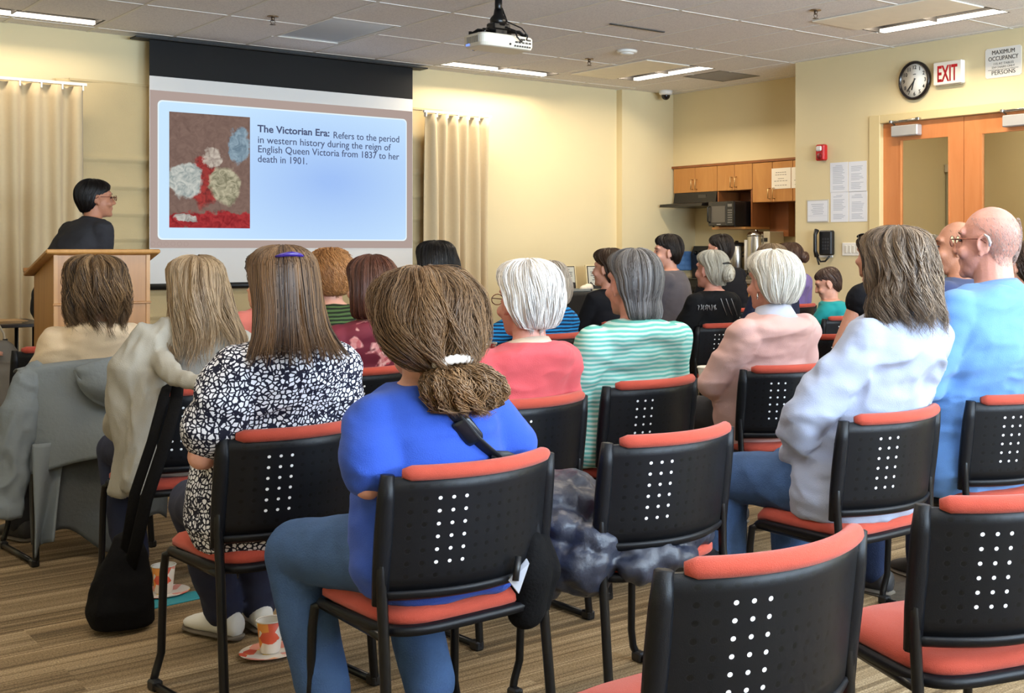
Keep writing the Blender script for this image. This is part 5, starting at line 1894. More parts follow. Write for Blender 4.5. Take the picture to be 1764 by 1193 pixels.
        mb.cap(th0, 0.013, th1, 0.0105, 10)
        mb.cap(th1, 0.0105, th2, 0.008, 10)
    for nm in 'lr':
        hj, kn, an, toe, s = Lg[nm]
        mb.chain([hj, hj.lerp(kn, 0.5), kn, kn.lerp(an, 0.4), an], [0.082 * g, 0.07 * (0.5 + 0.5 * g), 0.054, 0.05, 0.036])
        mb.cap(an + Vector((0, -0.01, -0.035)), 0.030, an.lerp(toe, 0.75) + Vector((0, 0, -0.012)), 0.018, 12)
    body = remesh(mb, 'person', skin_m, None, vox, 2)
    body.location = (hip.x, hip.y, 0)
    body.rotation_euler = (0, 0, a)
    tag(body, label, 'person', group)
    # --- clothes
    tl = top.get('loose', 0.012)
    mb = MB()
    torso(mb, tl, z_top=top.get('neck', -0.012), hem=top.get('hem', 0.0))
    sl = top.get('sleeve', 'long')
    for nm in 'lr':
        sh, el, wr, s = A[nm]
        e = tl + 0.004
        if sl == 'long':
            mb.chain([sh, sh.lerp(el, 0.5), el, el.lerp(wr, 0.45), wr], [0.054 + e, 0.046 + e, 0.039 + e, 0.037 + e, 0.028 + e * 0.7])
        elif sl == 'short':
            ce = sh.lerp(el, top.get('cuff', 0.72))
            mb.cap(sh, 0.055 + e, ce, 0.047 + e * 1.5)
        else:
            mb.cap(sh, 0.058 + e, sh.lerp(el, 0.1), 0.055 + e)
    remesh(mb, top.get('name', 'shirt'), top['mat'], body, 0.0085, 14, top.get('fold', 0.004), top.get('fs', (6, 6, 13)), seed + 1)
    mb = MB()
    e = bottom.get('loose', 0.012)
    R = []
    if not stand:
        for z, rx, ry in ((zb - 0.012, 0.15 * g, 0.115 * g), (zb + 0.045, 0.188 * g, 0.145 * g), (zb + 0.15, 0.178 * g, 0.135 * g)):
            x, y = spine(z)
            R.append(ell(rx + 0.006, ry + 0.006, z, x, y))
    else:
        for z, rx, ry in ((0.76, 0.15, 0.115), (0.9, 0.18, 0.13), (1.0, 0.165, 0.12)):
            R.append(ell(rx + 0.004, ry + 0.004, z, 0, 0))
    mb.loft(R)
    for nm in 'lr':
        hj, kn, an, toe, s = Lg[nm]
        mb.chain([hj, hj.lerp(kn, 0.5), kn, kn.lerp(an, 0.45), an + Vector((0, 0, bottom.get('up', 0.0)))], [0.084 * g + e, 0.072 * (0.5 + 0.5 * g) + e, 0.058 + e, 0.052 + e, 0.046 + e])
    remesh(mb, bottom.get('name', 'trousers'), bottom['mat'], body, 0.010, 3, 0.004, (9, 9, 9), seed + 2)
    # --- shoes
    for nm in 'lr':
        hj, kn, an, toe, s = Lg[nm]
        f = toe - an
        f.z = 0
        f = f.normalized() if f.length > 0.01 else Vector((0, 1, 0))
        sd = Vector((-f.y, f.x, 0))
        up = Vector((0, 0, 1))
        tilt = (shoe or {}).get('tilt', 0.0)
        base = an + Vector((0, 0, -0.085))
        Rt = Matrix.Rotation(-tilt, 3, sd)
        def ring(y, w_, h0, h1, n=16):
            pts = []
            for k_ in range(n):
                b_ = 2 * math.pi * k_ / n
                q = sd * (w_ * math.cos(b_)) + up * (h0 + (h1 - h0) * (0.5 + 0.5 * math.sin(b_))) + f * y
                pts.append(base + Rt @ q)
            return pts
        sm = (shoe or {}).get('mat', M_SHOED)
        sh_ = MB().loft([ring(-0.075, 0.012, 0.02, 0.06), ring(-0.068, 0.03, 0.008, 0.085), ring(-0.03, 0.037, 0.006, 0.105), ring(0.03, 0.04, 0.006, 0.095), ring(0.1, 0.047, 0.006, 0.065), ring(0.15, 0.043, 0.008, 0.05), ring(0.18, 0.024, 0.014, 0.038), ring(0.188, 0.008, 0.02, 0.03)]).build('shoe', sm, body)
        MB().loft([ring(-0.078, 0.02, 0.0, 0.016), ring(-0.06, 0.036, 0.0, 0.018), ring(0.02, 0.042, 0.0, 0.018), ring(0.1, 0.05, 0.0, 0.018), ring(0.16, 0.044, 0.0, 0.018), ring(0.192, 0.016, 0.004, 0.018)]).build('sole', (shoe or {}).get('sole', M_SOLE), sh_)
    if collar:
        cw, ch_, cm_, cdz = collar
        cc = Vector((hx * 0.98, ny + 0.006, zn + cdz))
        tilt = Matrix.Rotation(math.radians(-14), 3, 'X')
        rr = []
        for r_, z_ in ((cw, -0.02), (cw + 0.002, ch_), (cw + 0.007, ch_ + 0.004), (cw + 0.022, ch_ * 0.35), (cw + 0.034, -0.012), (cw + 0.026, -0.02)):
            rr.append([cc + tilt @ Vector((r_ * 1.05 * math.cos(2 * math.pi * k_ / 28), r_ * math.sin(2 * math.pi * k_ / 28), z_ + 0.014)) for k_ in range(28)])
        mbc = MB().loft(rr, caps=False)
        mbc.add([p_ for p_ in rr[-1]] + [p_ for p_ in rr[0]], [(k_, (k_ + 1) % 28, 28 + (k_ + 1) % 28, 28 + k_) for k_ in range(28)], True)
        mbc.build('collar', cm_, body)
    if detail:
        for s in (-1, 1):
            MB().ball(H @ Vector((s * 0.034, 0.083, 0.008)), (0.010 * hs, 0.0065 * hs, 0.0045 * hs), 12, 8, R=R3).build('eye', M_EYE, body)
            MB().tube([H @ Vector((s * 0.015, 0.092, 0.030)), H @ Vector((s * 0.034, 0.089, 0.035)), H @ Vector((s * 0.055, 0.074, 0.030))], [0.0015, 0.0028, 0.001], 6).build('eyebrow', M_BROW, body)
    body['_'] = 0
    del body['_']
    return body, H, dict(zn=zn, ny=ny, zsh=zsh, hx=hx, hip=hip, a=a, A=A, L=Lg, spine=spine, HR=HR)


def spectacles(body, H, m=None, name='glasses'):
    m = m or M_GLASSR
    g = MB()
    for s in (-1, 1):
        g.tube([H @ Vector((s * 0.034 + 0.024 * math.cos(k * math.pi / 8), 0.112, 0.006 + 0.018 * math.sin(k * math.pi / 8))) for k in range(16)], 0.0016, 6, closed=True)
        g.tube([H @ Vector((s * 0.058, 0.111, 0.012)), H @ Vector((s * 0.082, 0.07, 0.013)), H @ Vector((s * 0.088, 0.0, 0.012)), H @ Vector((s * 0.087, -0.016, 0.0))], 0.0018, 6)
    g.tube([H @ Vector((-0.01, 0.113, 0.010)), H @ Vector((0.01, 0.113, 0.010))], 0.0016, 6)
    o = g.build(name, m, body)
    ln = MB()
    for s in (-1, 1):
        ln.loft([[H @ Vector((s * 0.034 + 0.023 * math.cos(k * math.pi / 8), y, 0.006 + 0.017 * math.sin(k * math.pi / 8))) for k in range(16)] for y in (0.1115, 0.1125)], smooth=False)
    ln.build('lens', MATS.get('spec_lens') or spec_lens(), o)
    return o


def spec_lens():
    m, nt, b = nodes_of('spec_lens')
    b.inputs['Base Color'].default_value = (0.95, 0.96, 0.97, 1)
    b.inputs['Roughness'].default_value = 0.02
    b.inputs['Transmission Weight'].default_value = 1.0
    b.inputs['IOR'].default_value = 1.08
    MATS['spec_lens'] = m
    return m


# ring sets (z, back y, front y, half width) in head coordinates
CAP_SHORT = [(0.126, -0.02, 0.0, 0.006), (0.124, -0.05, 0.045, 0.045), (0.108, -0.092, 0.088, 0.068), (0.08, -0.114, 0.097, 0.081), (0.05, -0.121, 0.072, 0.086), (0.02, -0.122, 0.03, 0.086), (-0.02, -0.116, 0.016, 0.083), (-0.055, -0.102, -0.012, 0.072), (-0.085, -0.086, -0.035, 0.052), (-0.09, -0.07, -0.05, 0.02)]
CAP_MEN = [(0.126, -0.02, 0.0, 0.006), (0.124, -0.05, 0.045, 0.045), (0.108, -0.092, 0.088, 0.066), (0.08, -0.112, 0.090, 0.079), (0.045, -0.117, 0.066, 0.082), (0.02, -0.117, 0.030, 0.081), (-0.015, -0.111, 0.012, 0.078), (-0.05, -0.096, -0.014, 0.068), (-0.085, -0.08, -0.04, 0.046), (-0.09, -0.065, -0.05, 0.02)]
BOB = [(0.138, -0.02, -0.005, 0.006), (0.134, -0.065, 0.045, 0.05), (0.112, -0.108, 0.09, 0.078), (0.07, -0.132, 0.098, 0.094), (0.02, -0.14, 0.055, 0.103), (-0.04, -0.142, 0.03, 0.108), (-0.09, -0.138, 0.03, 0.108), (-0.13, -0.13, 0.025, 0.102), (-0.155, -0.115, 0.01, 0.09), (-0.158, -0.07, -0.03, 0.03)]


def dome(rr, front=0.108):
    """The same ring set with its crown replaced by a round dome."""
    rr = [tuple(r) for r in rr]
    zt = rr[0][0] + 0.004
    low = [r for r in rr if r[0] < 0.03]
    hi = [r for r in rr if r[0] >= 0.03][-1]
    z0 = hi[0]
    out = []
    ym = -0.022
    for deg in (4, 14, 26, 38, 50, 62, 74, 86):
        s, c_ = math.sin(math.radians(deg)), math.cos(math.radians(deg))
        yf = ym + (front - ym) * s ** 0.9
        w = max(0.0, (deg - 58) / 32.0)
        yf = yf * (1 - w) + hi[2] * w
        out.append((z0 + (zt - z0) * c_, ym + (hi[1] - ym) * s, yf, hi[3] * s ** 0.92) + tuple(hi[4:]))
    return out + [hi] + low


def rs(rr, kx=1.0, ky=1.0, kz=1.0, dz=0.0):
    return [(z * kz + dz, yb * ky, yf * (ky if yf < 0 else 1), rx * kx) for z, yb, yf, rx in rr]


def stubble(body, H, n, m, seed=1):
    """Cropped grey hair round the sides and back of a bald head."""
    hr = Hair(seed)
    g = hr.rng
    TR = hr.rings(rs(CAP_SHORT, 0.90, 0.90, 0.98))
    a0, t = g.uniform(-2.0, 2.0, n), np.clip(g.normal(0.62, 0.13, n), 0.36, 0.97)
    s = np.linspace(0, 1, 4)[None, :]
    Pt = hr.surf(TR, np.repeat(a0, 4), (t[:, None] + 0.03 * s).ravel(), (0.0002 + 0.0022 * np.repeat(np.ones(n), 4) * np.tile(s[0], n))).reshape(n, 4, 3)
    hr.lines(Pt, np.full(n, 0.00045), g.random(n))
    return hr.build(m, body, H, 'hair')


def on_surface(o, px, py, lift=0.006):
    """Point on object o seen at pixel (px, py), lifted off towards the camera; None if the ray misses."""
    bpy.context.view_layer.update()
    inv = o.matrix_world.inverted()
    org = inv @ Vector((0, 0, EYE))
    dr = ((inv @ P(px, py, 10.0)) - org).normalized()
    hit, loc, nor, idx = o.ray_cast(org, dr)
    return o.matrix_world @ (loc + nor * lift) if hit else None

# ---- speaker behind the lectern
def cloth_mat(n, c, var=0.06, rough=0.88):
    return mat(n, c, rough, 0, var, 10, 0.2, 350, sheen=0.1 if sum(c) > 200 else 0.0, spec=0.15)


b, H, I = seated('person with black hair and glasses in a dark shirt standing at the lectern', dict(mat=cloth_mat('shirt_charcoal', (50, 50, 54)), sleeve='long', fold=0.006), dict(mat=M_DARKT),
                 (139, 8.0), 166, 308, yaw=-72, hyaw=-24, hpitch=-0.06, lean=0.12, sw=0.235, g=1.15, back=0.05, stand=True, skin_m=M_SKIN_TAN, detail=True, vox=0.0065,
                 arms={'l': dict(el=(-0.26, 0.10, 1.10), wr=(-0.16, 0.32, 1.05)), 'r': dict(el=(0.24, 0.10, 1.12), wr=(0.16, 0.34, 1.08))}, collar=(0.062, 0.024, MATS['shirt_charcoal'], -0.035), seed=11, hairy=0.012)
hr = Hair(11)
TR = hr.mass(rs(CAP_MEN, 1.08, 1.08, 1.03), 0.006, 0.2, front=0.094)
hr.strands(TR, 700, (-3.0, 3.0), (0.02, 0.5), 1.0, 0.3, 0.0, (0.0, 0.006), (0.002, 6), r=0.002)
hr.build(hair_mat('hair_black', (9, 7, 7), (34, 27, 24)), b, H)
spectacles(b, H)

# ---- front row by row, left to right
b, H, I = seated('person with wavy shoulder-length brown hair in a cream sweater, seated against the grey jacket', dict(mat=cloth_mat('sweater_cream', (208, 186, 156)), name='sweater', sleeve='long', loose=0.016, fold=0.010), dict(mat=M_DARKT),
                 'beige', 163, 440, sw=0.202, g=1.15, hairy=0.02, hyaw=-4, seed=21)
hr = Hair(21)
BEIGE = [(0.138, -0.02, -0.005, 0.006), (0.134, -0.07, 0.045, 0.055), (0.112, -0.112, 0.09, 0.084), (0.07, -0.138, 0.098, 0.104), (0.02, -0.146, 0.055, 0.114), (-0.04, -0.146, 0.03, 0.116), (-0.09, -0.138, 0.03, 0.108), (-0.14, -0.125, 0.02, 0.092), (-0.175, -0.118, 0.0, 0.084), (-0.19, -0.118, -0.005, 0.086)]
TR = hr.mass(BEIGE, 0.012, 0.1, tmax=0.78)
hr.strands(TR, 1500, (-2.4, 2.4), (0.0, 0.25), 0.90, 0.25, 0.10, (-0.004, 0.012), (0.024, 11), clump=5, r=0.0022, tone=0.32, tvar=0.42, splay=0.05, lock=0.014)
hr.build(hair_mat('hair_brown_wavy', (46, 32, 22), (158, 124, 86)), b, H)

b, H, I = seated('person with long light brown hair in an oatmeal sweatshirt, beside the print blouse', dict(mat=cloth_mat('sweatshirt_oatmeal', (150, 145, 134)), name='sweatshirt', sleeve='long', loose=0.02, fold=0.009), dict(mat=M_NAVY),
                 'hoodie', 335, 440, sw=0.215, g=1.1, hairy=0.018, seed=22, hyaw=3, shoe=dict(mat=M_SHOEG, tilt=-0.9), legs={'r': dict(kn=(0.12, 0.42, 0.50), an=(0.14, 0.20, 0.20)), 'l': dict(kn=(-0.12, 0.42, 0.5), an=(-0.10, 0.30, 0.10))})
hr = Hair(22)
LONG = [(0.136, -0.02, -0.005, 0.006), (0.132, -0.06, 0.045, 0.045), (0.112, -0.104, 0.09, 0.074), (0.07, -0.126, 0.098, 0.09), (0.02, -0.136, 0.055, 0.098), (-0.05, -0.142, 0.03, 0.102), (-0.11, -0.158, 0.0, 0.110), (-0.17, -0.182, -0.05, 0.120), (-0.205, -0.190, -0.08, 0.118), (-0.22, -0.195, -0.085, 0.122)]
TR = hr.mass(LONG, 0.010, 0.22, tmax=0.8)
hr.strands(TR, 1500, (-2.4, 2.4), (0.0, 0.25), 0.92, 0.3, 0.2, (-0.004, 0.010), (0.015, 10), lock=0.010, r=0.0021, tone=0.36, tvar=0.3, splay=0.05)
hr.build(hair_mat('hair_light_brown', (92, 72, 52), (186, 158, 122)), b, H)
# sleeve of the oatmeal sweatshirt hanging over the chair
ax, ay = I['hip'].x, I['hip'].y
mb = MB()
Lc = lambda px, py, d: (b.matrix_basis.inverted() @ P(px, py, d))
upv = (0.74, -0.2, 0)
mb.tube([Lc(330, 560, 4.32), Lc(268, 590, 4.24), Lc(232, 640, 4.2), Lc(222, 700, 4.2), Lc(228, 770, 4.2), Lc(222, 850, 4.22)], [0.05, 0.085, 0.085, 0.075, 0.055, 0.058], 18, flat=(1.0, 0.5, upv))
mb.tube([Lc(262, 600, 4.24), Lc(300, 648, 4.12), Lc(350, 662, 4.06), Lc(400, 650, 4.04)], [0.04, 0.032, 0.026, 0.012], 14, flat=(1.0, 0.6))
mb.tube([Lc(262, 640, 4.2), Lc(250, 720, 4.17), Lc(238, 800, 4.17), Lc(234, 845, 4.18)], [0.05, 0.045, 0.04, 0.045], 14, flat=(1.0, 0.6, upv))
remesh(mb, 'draped_sleeve', MATS['sweatshirt_oatmeal'], b, 0.008, 2, 0.012, (16, 16, 3.5), 77)

b, H, I = seated('woman with a purple barrette in long brown hair and a black and white blouse', dict(mat=pebble_print('blouse_print'), name='blouse', sleeve='short', cuff=0.66, loose=0.018, fold=0.008, hem=-0.02), dict(mat=M_NAVY),
                 'print', 484, 421, sw=0.212, g=1.15, hairy=0.014, hyaw=-8, seed=23, shoe=dict(mat=M_SHOEW), arms={'l': dict(el=(-0.235, -0.02, 0.71), wr=(-0.02, 0.17, 0.66))}, legs={'l': dict(kn=(-0.04, 0.47, 0.49), an=(0.12, 0.60, 0.09)), 'r': dict(kn=(0.17, 0.45, 0.5), an=(0.24, 0.60, 0.09))})
hr = Hair(23)
STRAIGHT = [(0.130, -0.02, -0.005, 0.006), (0.127, -0.055, 0.045, 0.045), (0.110, -0.100, 0.09, 0.072), (0.07, -0.122, 0.098, 0.085), (0.02, -0.130, 0.045, 0.090), (-0.04, -0.136, 0.0, 0.090), (-0.10, -0.152, -0.02, 0.100), (-0.16, -0.180, -0.06, 0.124), (-0.215, -0.205, -0.10, 0.148), (-0.235, -0.212, -0.11, 0.156)]
TR = hr.mass(STRAIGHT, 0.006, 0.14, tmax=0.66)
hr.strands(TR, 2000, (-2.2, 2.2), (0.0, 0.2), 0.80, 0.16, 0.10, (-0.003, 0.006), (0.004, 6), r=0.0021, tone=0.30, tvar=0.36, splay=0.05)
ho = hr.build(hair_mat('hair_brown_straight', (44, 29, 20), (146, 108, 70)), b, H)
br = MB().tube([H @ Vector((-0.012 + 0.036 * q, -0.022 - 0.094 * math.sqrt(1 - (0.5 * q) ** 2), 0.108 - 0.006 * q * q)) for q in (-1.1, -0.75, -0.35, 0, 0.35, 0.75, 1.1)], [0.003, 0.0055, 0.0065, 0.007, 0.0065, 0.0055, 0.003], 10)
br.build('barrette', mat('barrette_purple', (50, 32, 112), 0.25), ho)

b, H, I = seated('person in a salmon pink top mostly hidden behind the print blouse', dict(mat=cloth_mat('top_salmon', (206, 116, 104)), sleeve='short', loose=0.014), dict(mat=M_DARKT),
                 (486, 5.85), 462, 431, lean=0.12, yaw=0, sw=0.215, g=1.1, hairy=0.016, seed=24, vox=0.009)
hr = Hair(24)
TR = hr.mass(rs(CAP_SHORT, 1.1, 1.08, 1.1), 0.010, 0.3)
hr.strands(TR, 500, (-2.8, 2.8), (0.02, 0.5), 1.0, 0.2, 0.0, (0.0, 0.014), (0.004, 8), curl=0.007, r=0.002)
hr.build(hair_mat('hair_dark_curly', (58, 46, 36), (128, 108, 88)), b, H)

b, H, I = seated('person with curly ginger hair in a green and black striped top', dict(mat=stripes('top_green_stripe', (30, 36, 24), (70, 92, 52), 0.018), sleeve='long', loose=0.012), dict(mat=M_DARKT),
                 (575, 6.25), 566, 428, lean=0.10, yaw=0, sw=0.205, hairy=0.03, seed=25, vox=0.009, neck_r=0.058)
hr = Hair(25)
TR = hr.mass(rs(CAP_SHORT, 1.2, 1.14, 1.12, 0.012), 0.012, 0.35)
hr.strands(TR, 1400, (-2.9, 2.9), (0.02, 0.7), 1.0, 0.3, 0.0, (-0.002, 0.016), (0.004, 8), curl=0.009, r=0.0022, tone=0.5, tvar=0.35)
hr.build(hair_mat('hair_ginger', (110, 66, 32), (206, 148, 92)), b, H)

b, H, I = seated('person with short dark auburn hair in a burgundy top with pink flowers', dict(mat=floral_print('top_floral'), sleeve='short', loose=0.012), dict(mat=M_DARKT),
                 'floral', 637, 437, sw=0.205, g=1.05, hairy=0.02, seed=26)
hr = Hair(26)
TR = hr.mass(rs(BOB, 1.0, 1.0, 0.9, 0.012), 0.007, 0.2)
hr.strands(TR, 1200, (-2.5, 2.5), (0.0, 0.4), 1.0, 0.2, 0.03, (-0.002, 0.006), (0.003, 6), r=0.002, tone=0.4, tvar=0.3)
hr.build(hair_mat('hair_auburn', (40, 21, 17), (112, 66, 46)), b, H)

b, H, I = seated('person with black chin-length hair seen over the ponytail, against the narrow curtain', dict(mat=cloth_mat('top_black', (22, 22, 26)), sleeve='long'), dict(mat=M_DARKT),
                 (752, 7.0), 749, 412, lean=0.10, yaw=0, hairy=0.026, seed=27, vox=0.009)
hr = Hair(27)
TR = hr.mass(rs(BOB, 1.08, 1.02, 1.0), 0.008, 0.2)
hr.strands(TR, 900, (-2.5, 2.5), (0.0, 0.3), 1.0, 0.2, 0.1, (-0.002, 0.010), (0.008, 10), r=0.0022)
hr.build(MATS['hair_black'], b, H)

# ---- royal blue t-shirt, ponytail
b, H, I = seated('woman with a bushy brown ponytail in a royal blue t-shirt and jeans', dict(mat=cloth_mat('tshirt_blue', (46, 76, 164), 0.05), name='t_shirt', sleeve='short', cuff=0.68, loose=0.016, fold=0.009), dict(mat=M_JEANS, name='jeans', loose=0.018, up=0.05),
                 'blue', 724, 458, lean=0.05, sw=0.200, g=1.08, hairy=0.024, hpitch=-6, seed=31, vox=0.0065,
                 arms={'l': dict(el=(-0.215, -0.02, 0.735), wr=(0.0, 0.15, 0.68)), 'r': dict(el=(0.215, 0.0, 0.73), wr=(0.02, 0.20, 0.64))},
                 legs={'l': dict(kn=(-0.20, 0.40, 0.505), an=(-0.155, 0.33, 0.10)), 'r': dict(kn=(0.10, 0.42, 0.50), an=(0.07, 0.20, 0.10))})
hr = Hair(31)
PONY = [(0.138, -0.02, -0.005, 0.006), (0.134, -0.06, 0.045, 0.058), (0.112, -0.11, 0.09, 0.088), (0.075, -0.138, 0.098, 0.104), (0.03, -0.148, 0.055, 0.110), (-0.02, -0.15, 0.03, 0.106, ), (-0.06, -0.146, 0.0, 0.092), (-0.088, -0.142, -0.04, 0.066), (-0.108, -0.14, -0.07, 0.04), (-0.113, -0.12, -0.09, 0.012)]
TR = hr.mass(PONY, 0.012, 0.25)
hr.strands(TR, 2600, (-2.6, 2.6), (0.0, 0.2), 0.99, 0.08, 0.0, (-0.004, 0.014), (0.013, 10), lock=0.014, r=0.0019, tone=0.32, tvar=0.36)
hr.strands(TR, 800, (-2.5, 2.5), (0.05, 0.5), 0.95, 0.4, 0.35, (0.008, 0.034), (0.022, 12), r=0.0011, tone=0.5, tvar=0.3)
TAIL = [(-0.095, -0.150, -0.095, 0.028, 0.0), (-0.11, -0.175, -0.095, 0.056, 0.008), (-0.135, -0.195, -0.095, 0.082, 0.018), (-0.165, -0.198, -0.10, 0.088, 0.026), (-0.185, -0.19, -0.105, 0.078, 0.03), (-0.205, -0.18, -0.11, 0.056, 0.03), (-0.21, -0.16, -0.13, 0.02, 0.03)]
TT = hr.mass(TAIL, 0.016, 0.4, (3, 4))
hr.strands(TT, 1500, (-3.1, 3.1), (0.0, 0.3), 1.0, 0.35, 0.15, (-0.004, 0.018), (0.026, 9), curl=0.005, lock=0.012, r=0.0019, tone=0.58, tvar=0.36, splay=0.04)
ho = hr.build(hair_mat('hair_brown_bushy', (42, 29, 21), (158, 120, 82)), b, H)
sc_ = MB()
sc_.tube([H @ Vector((0.044 * math.cos(k * math.pi / 20), -0.132 - 0.038 * math.sin(k * math.pi / 20), -0.098 + 0.012 * math.sin(k * math.pi / 20))) for k in range(21)], [0.009 + 0.003 * (k % 2) for k in range(21)], 10)
sc_.build('scrunchie', mat('scrunchie_white', (222, 212, 202), 0.8, 0, 0.1, 80), ho)

# ---- coral sweater
b, H, I = seated('white-haired person with glasses in a coral sweater with a cream collar', dict(mat=cloth_mat('sweater_coral', (202, 84, 88), 0.05), name='sweater', sleeve='long', loose=0.016, fold=0.009), dict(mat=M_DARKT),
                 'coral', 905, 447, sw=0.222, g=1.15, hairy=0.022, hyaw=0, seed=32, skin_m=M_SKIN_RED, collar=(0.062, 0.045, cloth_mat('collar_cream', (226, 204, 180)), -0.052))
hr = Hair(32)
TR = hr.mass(rs(CAP_SHORT, 1.14, 1.12, 1.08, 0.008), 0.010, 0.6)
hr.strands(TR, 1300, (-2.8, 2.8), (0.0, 0.55), 1.0, 0.25, 0.04, (-0.002, 0.010), (0.012, 8), r=0.0022, tone=0.6, tvar=0.3, drift=0.5)
hr.build(hair_mat('hair_white', (172, 164, 160), (246, 240, 232), 0.5), b, H)
spectacles(b, H)

b, H, I = seated('person with grey hair in a blue top with striped sleeves, behind the coral sweater', dict(mat=stripes('top_blue_stripe', (24, 44, 74), (36, 128, 186), 0.020), sleeve='long', loose=0.013), dict(mat=M_DARKT),
                 'stripe', 944, 446, sw=0.215, g=1.1, hairy=0.02, seed=33, vox=0.009, arms={'l': dict(el=(-0.34, 0.06, 0.76), wr=(-0.20, 0.24, 0.64))})
hr = Hair(33)
TR = hr.mass(rs(BOB, 0.95, 0.98, 0.85, 0.012), 0.010, 0.45)
hr.strands(TR, 700, (-2.6, 2.6), (0.0, 0.4), 1.0, 0.25, 0.05, (0, 0.010), (0.008, 9), r=0.0022)
hr.build(hair_mat('hair_grey_beige', (124, 108, 94), (204, 190, 172)), b, H)

b, H, I = seated('person with dark brown hair in black, half hidden behind the mint striped shirt', dict(mat=MATS['top_black'], sleeve='long', loose=0.018), dict(mat=M_DARKT),
                 (1040, 8.3), 1047, 430, lean=0.10, yaw=0, hyaw=30, hairy=0.014, seed=34, vox=0.009)
hr = Hair(34)
TR = hr.mass(rs(CAP_SHORT, 1.06, 1.06, 1.15), 0.008, 0.2)
hr.strands(TR, 500, (-2.8, 2.8), (0.0, 0.5), 1.0, 0.2, 0.1, (0, 0.01), (0.008, 8), r=0.0022)
hr.build(hair_mat('hair_dark_brown', (30, 20, 15), (86, 62, 44)), b, H)

# ---- mint striped shirt
b, H, I = seated('person with dark grey hair in a mint and white striped shirt', dict(mat=stripes('shirt_mint_stripe', (98, 168, 156), (182, 204, 194), 0.0165, 0.52), sleeve='long', loose=0.016, fold=0.010), dict(mat=M_NAVY),
                 'mint', 1087, 429, sw=0.262, g=1.32, hip_dy=-0.06, hairy=0.016, hyaw=2, seed=35, skin_m=M_SKIN_RED)
hr = Hair(35)
MINT = rs(CAP_SHORT, 1.10, 1.08, 1.06, 0.004)[:-2] + [(-0.10, -0.112, -0.04, 0.078), (-0.128, -0.108, -0.05, 0.07), (-0.13, -0.09, -0.06, 0.03)]
TR = hr.mass(MINT, 0.006, 0.3)
hr.strands(TR, 1500, (-2.7, 2.7), (0.0, 0.4), 1.0, 0.15, 0.08, (-0.002, 0.006), (0.003, 7), r=0.0021, tone=0.4, tvar=0.32)
hr.build(hair_mat('hair_dark_grey', (44, 41, 42), (136, 130, 126)), b, H)

b, H, I = seated('young man with short black hair in a dark grey t-shirt, face in profile', dict(mat=cloth_mat('tshirt_grey', (82, 78, 84)), name='t_shirt', sleeve='short', loose=0.012), dict(mat=M_DARKT),
                 (1136, 9.0), 1149, 403, lean=0.08, yaw=35, hyaw=24, sw=0.215, hairy=0.02, detail=True, seed=36, neck_r=0.052)
hr = Hair(36)
TR = hr.mass(rs(CAP_MEN, 1.02, 1.02, 1.06, 0.006), 0.007, 0.2, shrink=0.0, front=0.094)
hr.strands(TR, 700, (-3.1, 3.1), (0.0, 0.6), 0.98, 0.3, 0.0, (0.0, 0.012), (0.006, 8), r=0.0024)
hr.build(hair_mat('hair_black_soft', (16, 12, 11), (50, 40, 34)), b, H)

M_BUNSHIRT = cloth_mat('tshirt_black', (20, 20, 22))
b, H, I = seated('woman with a grey hair bun and black clip in a black shirt with silver lettering', dict(mat=M_BUNSHIRT, sleeve='long', loose=0.016), dict(mat=M_DARKT),
                 'black', 1224, 430, sw=0.222, g=1.12, hairy=0.014, hyaw=14, seed=37, skin_m=M_SKIN_RED, detail=True)
hr = Hair(37)
BUNCAP = rs(CAP_SHORT, 1.08, 1.06, 1.05)[:-1] + [(-0.10, -0.10, -0.05, 0.05)]
TR = hr.mass(BUNCAP, 0.006, 0.4)
hr.strands(TR, 900, (-2.9, 2.9), (0.0, 0.5), 1.0, 0.1, 0.0, (-0.002, 0.006), (0.004, 6), r=0.0022, drift=0.5)
hr.swirl((0.005, -0.135, -0.02), 0.052, 260, 1.3, 0.0024)
hr.Q  # bun core
TB = hr.mass([(0.03, -0.15, -0.12, 0.01), (0.015, -0.175, -0.09, 0.035), (-0.02, -0.185, -0.085, 0.048), (-0.055, -0.175, -0.09, 0.035), (-0.07, -0.15, -0.12, 0.01)], 0.008, 0.4, shrink=0.006)
ho = hr.build(hair_mat('hair_silver', (132, 126, 114), (214, 208, 192), 0.5), b, H)
MB().tube([H @ Vector((-0.055, -0.128, 0.045)), H @ Vector((-0.01, -0.142, 0.05)), H @ Vector((0.04, -0.135, 0.042))], [0.004, 0.007, 0.004], 8).build('hair_clip', M_BLACK, ho)
M_SILV = mat('silver_print', (150, 150, 154), 0.4, 0.4)
shirt = [c_ for c_ in b.children if c_.name.startswith('shirt')][0]
sq = MB()
rd = random.Random(3)
for q in range(9):                      # illegible glittery marks across the shoulders
    x_ = 1203 + q * 3.6
    pts = [on_surface(shirt, x_ + rd.uniform(-1.2, 2.2), 533 - 8 * k_ / 3 + rd.uniform(-1, 1), 0.004) for k_ in range(4)]
    pts = [p_ for p_ in pts if p_ is not None]
    if len(pts) > 2:
        sq.tube([b.matrix_world.inverted() @ p_ for p_ in pts], 0.0035, 6)
for q in range(3):
    pts = [on_surface(shirt, 1236 + q * 9 + 5 * k_, 500 + 14 * k_, 0.004) for k_ in range(4)]
    pts = [p_ for p_ in pts if p_ is not None]
    if len(pts) > 2:
        sq.tube([b.matrix_world.inverted() @ p_ for p_ in pts], 0.0025, 6)
if sq.v:
    sq.build('shirt_lettering', M_SILV, shirt)

